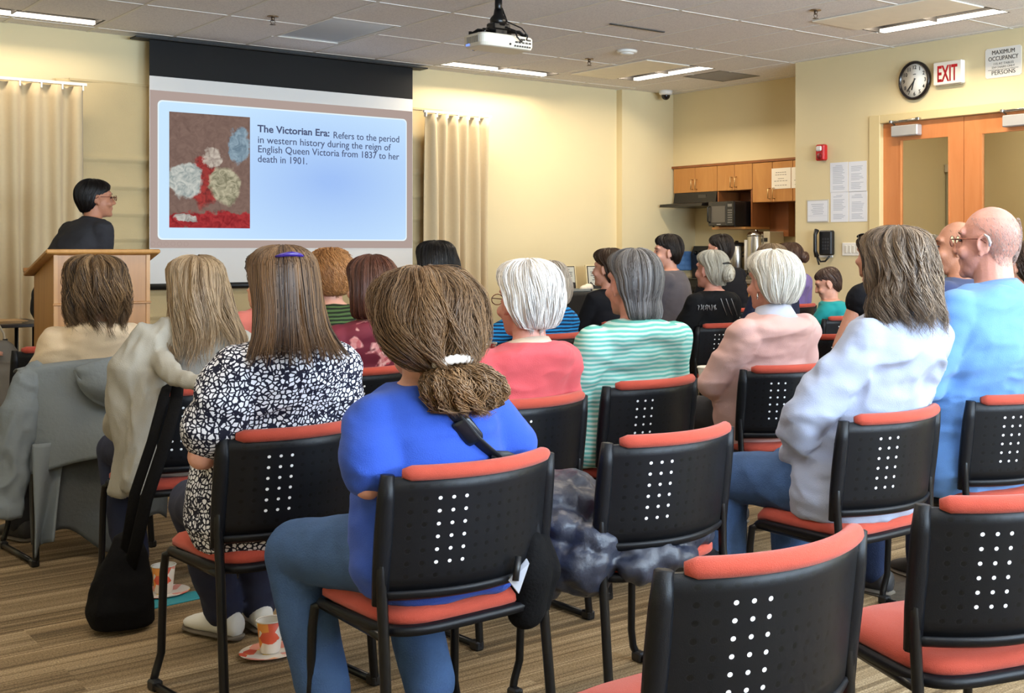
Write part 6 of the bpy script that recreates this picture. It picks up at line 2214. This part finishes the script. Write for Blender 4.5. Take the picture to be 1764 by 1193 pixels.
b, H, I = seated('person with short black hair in black facing the microwave, behind the grey bun', dict(mat=MATS['top_black'], sleeve='long', loose=0.015), dict(mat=M_DARKT),
                 (1248, 10.1), 1239, 402, lean=0.08, yaw=0, hyaw=28, sw=0.225, hairy=0.016, seed=38, vox=0.009)
hr = Hair(38)
TR = hr.mass(rs(CAP_MEN, 1.06, 1.04, 1.04), 0.005, 0.15, front=0.094)
hr.strands(TR, 700, (-3.0, 3.0), (0.0, 0.5), 1.0, 0.2, 0.0, (0, 0.006), (0.003, 6), r=0.0024)
hr.build(MATS['hair_black_soft'], b, H)

# ---- pale pink sweater
b, H, I = seated('white-haired woman in a pale pink sweater with a white turtleneck', dict(mat=cloth_mat('sweater_pink', (202, 160, 152), 0.04), name='sweater', sleeve='long', loose=0.018, fold=0.009, hem=-0.035), dict(mat=M_DARKT),
                 'pink', 1327, 430, sw=0.225, g=1.15, hip_dy=-0.065, hairy=0.02, hyaw=8, seed=41, skin_m=M_SKIN_RED, yaw=-4,
                 collar=(0.064, 0.05, cloth_mat('turtleneck_white', (184, 184, 196)), -0.03), arms={'l': dict(el=(-0.285, 0.07, 0.70), wr=(-0.09, 0.22, 0.64))})
hr = Hair(41)
TR = hr.mass(rs(CAP_SHORT, 1.16, 1.14, 1.06, 0.006), 0.010, 0.5)
hr.strands(TR, 1500, (-2.8, 2.8), (0.0, 0.5), 1.0, 0.2, 0.05, (-0.002, 0.012), (0.008, 8), r=0.0022, tone=0.5, tvar=0.35, drift=0.3)
hr.build(hair_mat('hair_white_grey', (140, 134, 128), (240, 232, 216), 0.5), b, H)
MB().tube([H @ Vector((-0.084, -0.002, -0.045)), H @ Vector((-0.086, -0.002, -0.07))], 0.004, 8).build('earring', M_STEEL, b)

b, H, I = seated('person with light brown hair mostly hidden behind the white-haired woman in pink', dict(mat=cloth_mat('top_navy', (40, 44, 64)), sleeve='long'), dict(mat=M_DARKT),
                 (1326, 8.6), 1327, 419, lean=0.08, yaw=0, hairy=0.014, seed=42, vox=0.01)
hr = Hair(42)
TR = hr.mass(rs(CAP_SHORT, 1.15, 1.08, 1.05), 0.006, 0.3)
hr.strands(TR, 500, (-3.0, 3.0), (0.0, 0.4), 1.0, 0.2, 0.0, (0, 0.008), (0.004, 6), r=0.0024)
hr.build(hair_mat('hair_mousy', (84, 66, 48), (152, 128, 98)), b, H)
b, H, I = seated('person with a brown hair bun in a purple top near the kitchen', dict(mat=cloth_mat('top_purple', (116, 98, 150)), sleeve='short', loose=0.014), dict(mat=M_NAVY),
                 'purple', 1360, 417, sw=0.215, g=1.1, hairy=0.012, hyaw=10, seed=43, vox=0.01)
hr = Hair(43)
TR = hr.mass(rs(CAP_SHORT, 1.08, 1.05, 1.02), 0.006, 0.25)
hr.strands(TR, 400, (-3.0, 3.0), (0.0, 0.4), 1.0, 0.1, 0.0, (0, 0.006), (0.003, 6), r=0.0026)
hr.swirl((0.045, -0.135, 0.0), 0.045, 160, 1.3, 0.003)
hr.mass([(0.045, -0.14, -0.13, 0.01, 0.045), (0.03, -0.165, -0.1, 0.03, 0.045), (0.0, -0.175, -0.095, 0.04, 0.045), (-0.03, -0.165, -0.1, 0.03, 0.045), (-0.045, -0.14, -0.13, 0.01, 0.045)], 0.006, 0.3)
hr.build(hair_mat('hair_brown_bun', (40, 26, 20), (96, 68, 52)), b, H)

# ---- boy
b, H, I = seated('boy with cropped dark brown hair in a teal t-shirt, looking down', dict(mat=cloth_mat('tshirt_teal', (32, 138, 140)), name='t_shirt', sleeve='short', cuff=0.9, loose=0.012), dict(mat=M_NAVY),
                 (1432, 9.0), 1426, 460, hs=0.93, lean=0.05, yaw=14, hyaw=32, hpitch=-22, sw=0.165, g=0.82, hairy=0.010, detail=True, seed=44, neck_r=0.044)
hr = Hair(44)
TR = hr.mass(rs(CAP_MEN, 0.97, 0.985, 0.98), 0.002, 0.25, shrink=0.0, front=0.088)
hr.strands(TR, 900, (-3.1, 3.1), (0.0, 0.8), 0.99, 0.2, 0.0, (0.0, 0.004), (0.001, 6), r=0.0018)
hr.build(hair_mat('hair_cropped', (44, 30, 26), (88, 64, 52)), b, H)

b, H, I = seated('person in a black top mostly hidden behind the long grey-brown hair', dict(mat=MATS['top_black'], sleeve='none', loose=0.014), dict(mat=M_DARKT),
                 (1512, 6.4), 1506, 398, lean=0.12, yaw=0, sw=0.225, hairy=0.010, seed=45, vox=0.009)
hr = Hair(45)
TR = hr.mass(rs(BOB, 0.95, 0.95, 0.85), 0.006, 0.25)
hr.strands(TR, 400, (-2.8, 2.8), (0.0, 0.4), 1.0, 0.2, 0.05, (0, 0.008), (0.004, 6), r=0.0022)
ho = hr.build(MATS['hair_dark_brown'], b, H)
spectacles(b, H @ Matrix.Rotation(1.0, 4, 'X') @ Matrix.Scale(1.1, 4), M_BLACK, 'sunglasses')

# ---- white shirt
b, H, I = seated('woman with shoulder-length grey-brown hair in a white shirt and blue jeans', dict(mat=cloth_mat('shirt_white', (160, 168, 190), 0.03, 0.7), sleeve='long', loose=0.022, fold=0.013, fs=(7, 7, 11), hem=-0.01), dict(mat=M_JEANS, name='jeans', loose=0.018),
                 'white', 1540, 389, sw=0.212, g=1.12, hairy=0.016, hyaw=-8, seed=51, vox=0.007, collar=(0.066, 0.03, MATS['shirt_white'], -0.04),
                 arms={'l': dict(el=(-0.235, 0.03, 0.76), wr=(-0.15, 0.15, 0.63)), 'r': dict(el=(0.26, 0.10, 0.72), wr=(0.10, 0.32, 0.60))},
                 legs={'l': dict(kn=(-0.16, 0.46, 0.52), an=(-0.17, 0.44, 0.09)), 'r': dict(kn=(0.14, 0.46, 0.51), an=(0.1, 0.40, 0.09))})
hr = Hair(51)
SHLD = [(0.132, -0.02, -0.005, 0.006), (0.129, -0.06, 0.045, 0.048), (0.110, -0.104, 0.09, 0.076), (0.07, -0.128, 0.092, 0.092), (0.02, -0.138, 0.05, 0.100), (-0.05, -0.142, 0.045, 0.104), (-0.12, -0.152, 0.05, 0.112), (-0.19, -0.168, 0.045, 0.114), (-0.215, -0.168, 0.03, 0.106), (-0.23, -0.165, 0.025, 0.103)]
TR = hr.mass(SHLD, 0.012, 0.12, tmax=0.74)
hr.strands(TR, 2600, (-2.6, 2.6), (0.0, 0.22), 0.86, 0.2, 0.12, (-0.004, 0.012), (0.022, 17), clump=7, lock=0.012, r=0.0019, tone=0.34, tvar=0.36, splay=0.02)
hr.build(hair_mat('hair_grey_brown', (54, 42, 35), (176, 150, 124)), b, H)

# ---- light blue polo
M_POLO = mat('polo_blue', (100, 142, 196), 0.85, 0, 0.04, 10, 0.3, 420, sheen=0.15, spec=0.2)
b, H, I = seated('bald man with glasses and a hearing aid in a light blue polo shirt', dict(mat=M_POLO, name='polo_shirt', sleeve='short', cuff=0.9, loose=0.018, fold=0.009, neck=-0.018, hem=-0.03), dict(mat=M_JEANSD),
                 'polo', 1702, 356, sw=0.262, g=1.28, hairy=0.0, hyaw=24, hip_dy=-0.06, yaw=-4, seed=52, vox=0.005, detail=True, skin_m=M_SKIN_RED, neck_r=0.066, collar=(0.078, 0.03, M_POLO, -0.045), hs=1.04)
stubble(b, H, 2600, hair_mat('hair_stubble_grey', (120, 104, 98), (168, 146, 136), 0.7))
spectacles(b, H)
MB().tube([H @ Vector((-0.092, -0.012, 0.028)), H @ Vector((-0.096, -0.026, 0.018)), H @ Vector((-0.096, -0.032, 0.0)), H @ Vector((-0.094, -0.03, -0.012))], [0.0035, 0.0055, 0.006, 0.004], 8).build('hearing_aid', mat('hearing_silver', (206, 204, 208), 0.25, 0.6), b)

b, H, I = seated('man with a shaved brown head in a navy t-shirt, just beyond the bald man', dict(mat=cloth_mat('tshirt_navy', (52, 60, 92)), name='t_shirt', sleeve='short', loose=0.014), dict(mat=M_DARKT),
                 (1660, 5.55), 1647, 380, lean=0.10, yaw=8, hyaw=34, sw=0.245, g=1.2, hairy=0.004, detail=True, seed=53, vox=0.0065, skin_m=M_SKIN_TAN, neck_r=0.06)
stubble(b, H, 2200, hair_mat('hair_stubble_brown', (70, 52, 42), (128, 100, 84), 0.6), 2)
b, H, I = seated('person with curly grey-brown hair between the white shirt and the navy t-shirt', dict(mat=cloth_mat('top_olive', (88, 84, 70)), sleeve='long'), dict(mat=M_DARKT),
                 (1600, 6.9), 1602, 403, lean=0.10, yaw=0, hyaw=20, hairy=0.02, seed=54, vox=0.009)
hr = Hair(54)
TR = hr.mass(rs(BOB, 0.98, 1.0, 0.95), 0.012, 0.3)
hr.strands(TR, 800, (-2.9, 2.9), (0.0, 0.6), 1.0, 0.3, 0.0, (0, 0.016), (0.006, 8), curl=0.009, r=0.0022)
hr.build(hair_mat('hair_curly_grey', (70, 60, 48), (160, 148, 124)), b, H)
b, H, I = seated('person with dark hair in a pale green top at the right edge', dict(mat=cloth_mat('top_pale_green', (120, 186, 160)), sleeve='short', loose=0.014), dict(mat=M_DARKT),
                 (1778, 7.0), 1756, 418, lean=0.10, yaw=8, hairy=0.012, seed=55, vox=0.009, hyaw=10)
hr = Hair(55)
TR = hr.mass(rs(CAP_SHORT, 1.05, 1.04, 1.12), 0.008, 0.25)
hr.strands(TR, 500, (-2.9, 2.9), (0.0, 0.5), 1.0, 0.2, 0.0, (0, 0.01), (0.006, 8), curl=0.004, r=0.0022)
hr.build(MATS['hair_dark_brown'], b, H)

b, H, I = seated('person at the left edge, only a grey trouser leg and sneaker showing', dict(mat=MATS['top_black'], sleeve='long'), dict(mat=mat('trouser_grey', (112, 108, 100), 0.85, 0, 0.1, 20)),
                 (-95, 7.3), -100, 440, nosway=True, lean=0.0, yaw=-100, seed=61, vox=0.01, shoe=dict(mat=M_SHOEG, tilt=-0.3), legs={'l': dict(kn=(0.02, 0.40, 0.64), an=(0.12, 0.60, 0.36)), 'r': dict(kn=(0.12, 0.42, 0.5), an=(0.12, 0.36, 0.085))})

# chairs under the people whose seats are mostly hidden
for o in [o for o in bpy.data.objects if o.get('category') == 'person']:
    who = o['label']
    for key, lab in (('salmon pink', 'stacking chair under the person in the salmon pink top'), ('curly ginger', 'stacking chair under the person with curly ginger hair'), ('black chin-length', 'stacking chair under the person with black chin-length hair'),
                     ('dark brown hair in black', 'stacking chair under the dark-haired person in black by the framed notices'), ('young man', 'stacking chair under the young man in the dark grey t-shirt'),
                     ('facing the microwave', 'stacking chair under the black-haired person facing the microwave'), ('light brown hair mostly', 'stacking chair under the person behind the white-haired woman in pink'),
                     ('boy with', None), ('black top mostly', 'stacking chair under the person behind the long grey-brown hair'), ('shaved brown head', 'stacking chair under the man in the navy t-shirt'),
                     ('curly grey-brown', 'stacking chair under the person with curly grey-brown hair'), ('pale green top', 'stacking chair under the person in pale green at the right edge'), ('only a grey trouser', 'stacking chair under the person in grey trousers at the left edge')):
        if key in who and lab:
            t = copy_tree(CHAIR0[0])
            t['label'] = lab
            a = o.rotation_euler.z
            t.location = (o.location.x - 0.10 * math.sin(a), o.location.y + 0.10 * math.cos(a), 0)
            t.rotation_euler = (0, 0, a)

# ------------------------------------------------------------------ things on chairs and floor
# grey rain jacket over the chair of the cream sweater
cx0, cy0, ca = CH['beige']
t = thing('rain_jacket', 'grey hooded rain jacket draped over a chair back, hem near the floor', 'jacket', (cx0 + 0.03, cy0, 0), ca)
M_JK = mat('jacket_grey', (110, 117, 121), 0.75, 0, 0.06, 8, 0.2, 60)
M_JKL = mat('jacket_lining', (76, 79, 80), 0.8, 0, 0.08, 8, 0.2, 60)


def jk(u, v):
    x = -0.31 + 0.60 * u
    q = (x / 0.25)
    yb = -0.255 + 0.085 * min(1.2, q * q) - 0.035
    zt, z_end = 0.805 - 0.02 * q * q, 0.46 - 0.10 * (1 - u) ** 2
    if v < 0.2:
        k = v / 0.2
        return (x, yb + 0.05 - 0.085 * k, zt + 0.014 * math.sin(k * math.pi))
    k = (v - 0.2) / 0.8
    w_ = 0.012 * math.sin(u * 19 + k * 2) * k + 0.008 * math.sin(u * 7 - k * 5)
    return (x * (1 + 0.08 * k), yb - 0.035 - 0.03 * k + w_, zt - (zt - z_end) * k)


MB().sheet(jk, 40, 30, 0.006).build('back_panel', M_JK, t)


def jl(u, v):
    x = -0.27 + 0.56 * u
    q = x / 0.25
    yb = -0.255 + 0.085 * min(1.2, q * q)
    return (x * (1 - 0.05 * v), yb - 0.03 + 0.016 * math.sin(u * 16 + v * 3) * v, 0.62 - (0.54 - 0.06 * math.sin(u * 9)) * v)


MB().sheet(jl, 40, 24, 0.006).build('lining_panel', M_JKL, t)
mb = MB().tube([(-0.22, -0.20, 0.80), (-0.275, -0.21, 0.74), (-0.315, -0.235, 0.60), (-0.345, -0.255, 0.44), (-0.37, -0.265, 0.22)], [0.03, 0.06, 0.068, 0.062, 0.056], 18, flat=(1.0, 0.55, (1, 0, 0.2)))
remesh(mb, 'sleeve', M_JK, t, 0.008, 2, 0.008, (13, 13, 9), 5)


def hoodf(u, v):
    w_ = (1 - abs(2 * u - 1) ** 2.2) ** 0.7
    z = 0.835 - 0.045 * abs(2 * u - 1) ** 2 - (0.20 * w_ + 0.012) * v
    return (-0.145 + 0.33 * u, -0.362 + 0.04 * (2 * u - 1) ** 2 - (0.02 + 0.055 * math.sin(math.pi * min(1, v * 1.05)) * w_) - 0.006 * math.sin(v * 9 + u * 6), z)


MB().sheet(hoodf, 30, 22, 0.008).build('hood', M_JK, t)


def edgef(u, v):
    x = -0.285 + (0.13 - 0.06 * v) * u
    return (x, -0.285 - 0.03 * math.sin(u * 5 + v * 2) * (0.4 + v) - 0.01, 0.50 - (0.44 - 0.05 * u) * v)


MB().sheet(edgef, 18, 24, 0.006).build('front_edge', M_JK, t)

# black shoulder bag hung on the oatmeal sweatshirt's chair
pb = P(206, 1010, 4.02)
t = thing('shoulder_bag', 'black soft shoulder bag slumped on the carpet, strap up to a chair back', 'bag', (pb.x, pb.y, 0))
M_BAG = mat('bag_black', (11, 10, 11), 0.85, 0, 0.12, 12, 0.2, 120, spec=0.12)
mb = MB()
mb.loft([ell(0.06, 0.06, 0.012, 0.02, -0.02), ell(0.092, 0.085, 0.02, 0.01, 0.0), ell(0.098, 0.09, 0.08, 0, 0), ell(0.085, 0.075, 0.17, 0.01, 0.01), ell(0.06, 0.05, 0.25, 0.02, 0.01), ell(0.035, 0.03, 0.31, 0.03, 0.02)])
remesh(mb, 'bag_body', M_BAG, t, 0.008, 3, 0.006, (9, 9, 9), 8)
Lb = lambda px, py, d: P(px, py, d) - Vector((pb.x, pb.y, 0))
st = MB()
st.tube([Lb(210, 985, 4.0), Lb(232, 850, 4.0), Lb(262, 760, 4.05), Lb(283, 680, 4.1), Lb(288, 664, 4.2)], 0.018, 8, flat=(0.3, 1.0, (0.66, 0.74, 0)))
st.tube([Lb(222, 985, 4.0), Lb(234, 940, 3.98), Lb(252, 860, 3.98), Lb(282, 770, 4.02), Lb(302, 700, 4.08), Lb(306, 664, 4.2)], 0.022, 8, flat=(0.3, 1.0, (0.66, 0.74, 0)))
st.build('strap', M_BAG, t)

# puffer jacket on the empty chair
cx0, cy0, ca = CH['coat']
t = thing('puffer_jacket', 'crumpled dark navy puffer jacket lying on an empty chair seat', 'jacket', (cx0, cy0, 0), ca)
mb = MB()
rd = random.Random(5)
for c_, r_ in (((-0.05, 0.0, 0.52), (0.22, 0.18, 0.07)), ((0.08, -0.04, 0.53), (0.15, 0.13, 0.065)), ((-0.2, 0.05, 0.56), (0.14, 0.15, 0.09)), ((-0.26, -0.02, 0.50), (0.10, 0.12, 0.10)), ((-0.22, -0.12, 0.46), (0.09, 0.09, 0.09)), ((0.0, -0.17, 0.47), (0.17, 0.07, 0.05)),
               ((-0.28, 0.12, 0.54), (0.12, 0.11, 0.10)), ((0.12, 0.05, 0.52), (0.14, 0.14, 0.06)), ((-0.05, -0.215, 0.44), (0.13, 0.05, 0.045)), ((-0.29, -0.06, 0.44), (0.06, 0.08, 0.08))):
    mb.ball(c_, r_)


def quilt(co, no):
    q = co * np.array((15, 15, 15.0))
    q = q + 0.8 * np.stack([vnoise(co * 8, 1), vnoise(co * 8 + 9, 2), vnoise(co * 8 + 21, 3)], 1)
    rg = np.abs(np.sin(q[:, 2] * 2.2 + q[:, 0] * 0.9))
    return 0.016 * (rg - 0.5) + 0.012 * (1 - 2 * np.abs(fbm(co * 22, 7, 2))) + 0.012 * fbm(co * 11, 9, 2)


o = remesh(mb, 'jacket_shell', mat('puffer_navy', (40, 44, 58), 0.42, 0, 0.15, 10, 0.15, 90), t, 0.008, 2, extra=quilt)

# crossbody bag of the woman in blue
pbk = CH['blue']
t = thing('crossbody_bag', 'black crossbody bag with a white tag hanging beside the royal blue t-shirt', 'bag', (pbk[0], pbk[1], 0), pbk[2])
inv = Matrix.Translation((pbk[0], pbk[1], 0)) @ Matrix.Rotation(pbk[2], 4, 'Z')
inv = inv.inverted()
Lk = lambda px, py, d: inv @ P(px, py, d)
mb = MB()
mb.chain([Lk(915, 935, 2.95), Lk(912, 990, 2.95), Lk(905, 1050, 2.96)], [0.035, 0.055, 0.045])
mb.chain([Lk(930, 930, 3.0), Lk(930, 980, 3.0), Lk(918, 1045, 3.0)], [0.03, 0.05, 0.04])
remesh(mb, 'bag_body', M_BAG, t, 0.008, 3, 0.005, (9, 9, 9), 9)
# strap over the royal blue back, lying on the shirt
tee = [o for o in bpy.data.objects if o.name.startswith('t_shirt') and o.parent and 'royal blue' in o.parent['label']][0]
sp0 = [on_surface(tee, *q, 0.012) for q in ((735, 655), (752, 684), (772, 708), (792, 732), (812, 755), (832, 775), (850, 788))]
sp0 = [inv @ q for q in sp0 if q is not None]
nrm = (inv.to_3x3() @ Vector((-CO, -SI, 0))).normalized()
st = MB().tube(sp0, 0.020, 10, flat=(0.22, 1.0, tuple(nrm)))
q1 = sp0[-1]
st.tube([q1 + Vector((-0.02, -0.004, 0.004)), q1 + Vector((0.015, -0.012, 0.0)), q1 + Vector((0.06, -0.005, -0.02)), Lk(905, 845, 2.93), Lk(922, 935, 2.95)], 0.019, 10, flat=(0.25, 1.0, tuple(nrm)))
so = st.build('strap', mat('strap_black', (26, 28, 33), 0.6, 0, 0.1, 30), t)
m1, m2 = sp0[3] + nrm * 0.003, sp0[4] + nrm * 0.003
MB().tube([m1.lerp(m2, -0.2), m1.lerp(m2, 0.0), m1.lerp(m2, 1.0), m1.lerp(m2, 1.2)], [0.020, 0.024, 0.024, 0.019], 12, flat=(0.32, 1.0, tuple(nrm))).build('buckle', mat('buckle_dark', (24, 28, 36), 0.3), so)
c0, c1, c2, c3 = Lk(908, 962, 2.86), Lk(877, 1000, 2.84), Lk(894, 1022, 2.83), Lk(912, 970, 2.85)
n_ = Vector((0.0, 0.004, 0))
MB().loft([[c0, c1, c2, c3], [c0 + n_, c1 + n_, c2 + n_, c3 + n_]], smooth=False).build('tag', mat('tag_white', (206, 214, 232), 0.4, 0, 0.01), t)
MB().tube([Lk(893, 958, 2.85), Lk(888, 1000, 2.83)], 0.008, 8).build('tag_clip', M_BLACK, t)

M_CUP = None


def cup_mat():
    m, nt, bs = nodes_of('party_print')
    L = nt.links.new
    tc = N(nt, 'ShaderNodeTexCoord')
    v = N(nt, 'ShaderNodeTexVoronoi', i_Scale=30.0)
    L(tc.outputs['Object'], v.inputs['Vector'])
    sx = N(nt, 'ShaderNodeSeparateColor')
    L(v.outputs['Color'], sx.inputs[0])
    cr = N(nt, 'ShaderNodeValToRGB')
    cr.color_ramp.interpolation = 'CONSTANT'
    e = cr.color_ramp.elements
    e[0].position = 0.0
    e[0].color = srgb(236, 226, 212)
    e[1].position = 0.42
    e[1].color = srgb(238, 150, 60)
    for p_, c_ in ((0.58, (226, 92, 62)), (0.72, (240, 200, 90)), (0.84, (232, 158, 140))):
        k_ = cr.color_ramp.elements.new(p_)
        k_.color = srgb(*c_)
    L(sx.outputs[0], cr.inputs[0])
    L(cr.outputs[0], bs.inputs['Base Color'])
    bs.inputs['Roughness'].default_value = 0.45
    return m


M_CUP = cup_mat()
M_CUPIN = mat('cup_inside', (238, 234, 226), 0.5, 0, 0.01)
for px, py, nm in ((281, 1018, 'by the black shoulder bag and teal booklet'), (465, 1120, 'by the jeans of the woman in blue')):
    p = on_z(px, py, 0.012)
    t = thing('paper_plate', 'orange printed paper plate on the carpet ' + nm, 'plate', (p.x, p.y, 0.0005), group='printed paper plates on the floor')
    MB().lathe([(0.055, 0.0), (0.062, 0.002), (0.09, 0.012), (0.092, 0.013), (0.088, 0.013), (0.06, 0.005), (0.02, 0.004)], n=36).build('plate_rim', M_CUP, t)
    t = thing('paper_cup', 'orange printed paper cup on its plate ' + nm, 'cup', (p.x + 0.005, p.y + 0.01, 0.006), group='printed paper cups on the floor')
    MB().lathe([(0.028, 0.0), (0.030, 0.002), (0.040, 0.098), (0.0392, 0.0985), (0.029, 0.006)], n=32).build('cup_wall', M_CUP, t)
    MB().lathe([(0.0285, 0.0065), (0.0388, 0.0985)], n=32, caps=False).lathe([(0.0285, 0.0066), (0.001, 0.0067)], n=32, caps=False).build('cup_lining', M_CUPIN, t)
    MB().lathe([(0.0425, 0.098), (0.044, 0.1), (0.0425, 0.102), (0.0392, 0.1), (0.0425, 0.098)], n=32, caps=False).build('cup_rim', M_CUPIN, t)
p = on_z(290, 1034, 0.005)
o = MB().box((-0.12, -0.05, 0), (0.12, 0.05, 0.006), bev=0.001).build('booklet', mat('booklet_teal', (40, 138, 148), 0.5), None, (p.x, p.y, 0.0005))
o.rotation_euler = (0, 0, math.radians(6))
tag(o, 'teal booklet lying on the carpet beside the black shoulder bag', 'booklet')

# steel tumbler held by the coral sweater, white cup held by the pink sweater
p = P(834, 590, 4.1)
t = thing('steel_tumbler', 'steel tumbler held up beside the coral sweater', 'tumbler', (p.x, p.y, p.z - 0.12))
MB().lathe([(0.034, 0.0), (0.036, 0.004), (0.042, 0.11), (0.043, 0.115)], n=28).build('tumbler_wall', M_STEEL, t)
MB().lathe([(0.0435, 0.113), (0.045, 0.117), (0.0435, 0.121), (0.040, 0.119), (0.038, 0.112)], n=28).build('tumbler_rim', M_STEEL, t)
p = P(1219, 640, 5.2)
t = thing('white_cup', 'white paper cup held at the side of the pink sweater', 'cup', (p.x, p.y, p.z - 0.06))
MB().lathe([(0.03, 0.0), (0.032, 0.002), (0.043, 0.075), (0.044, 0.078)], n=28).build('cup_wall', M_CUPIN, t)
MB().lathe([(0.045, 0.076), (0.047, 0.079), (0.045, 0.084), (0.02, 0.086)], n=28).build('cup_lid', M_CUPIN, t)
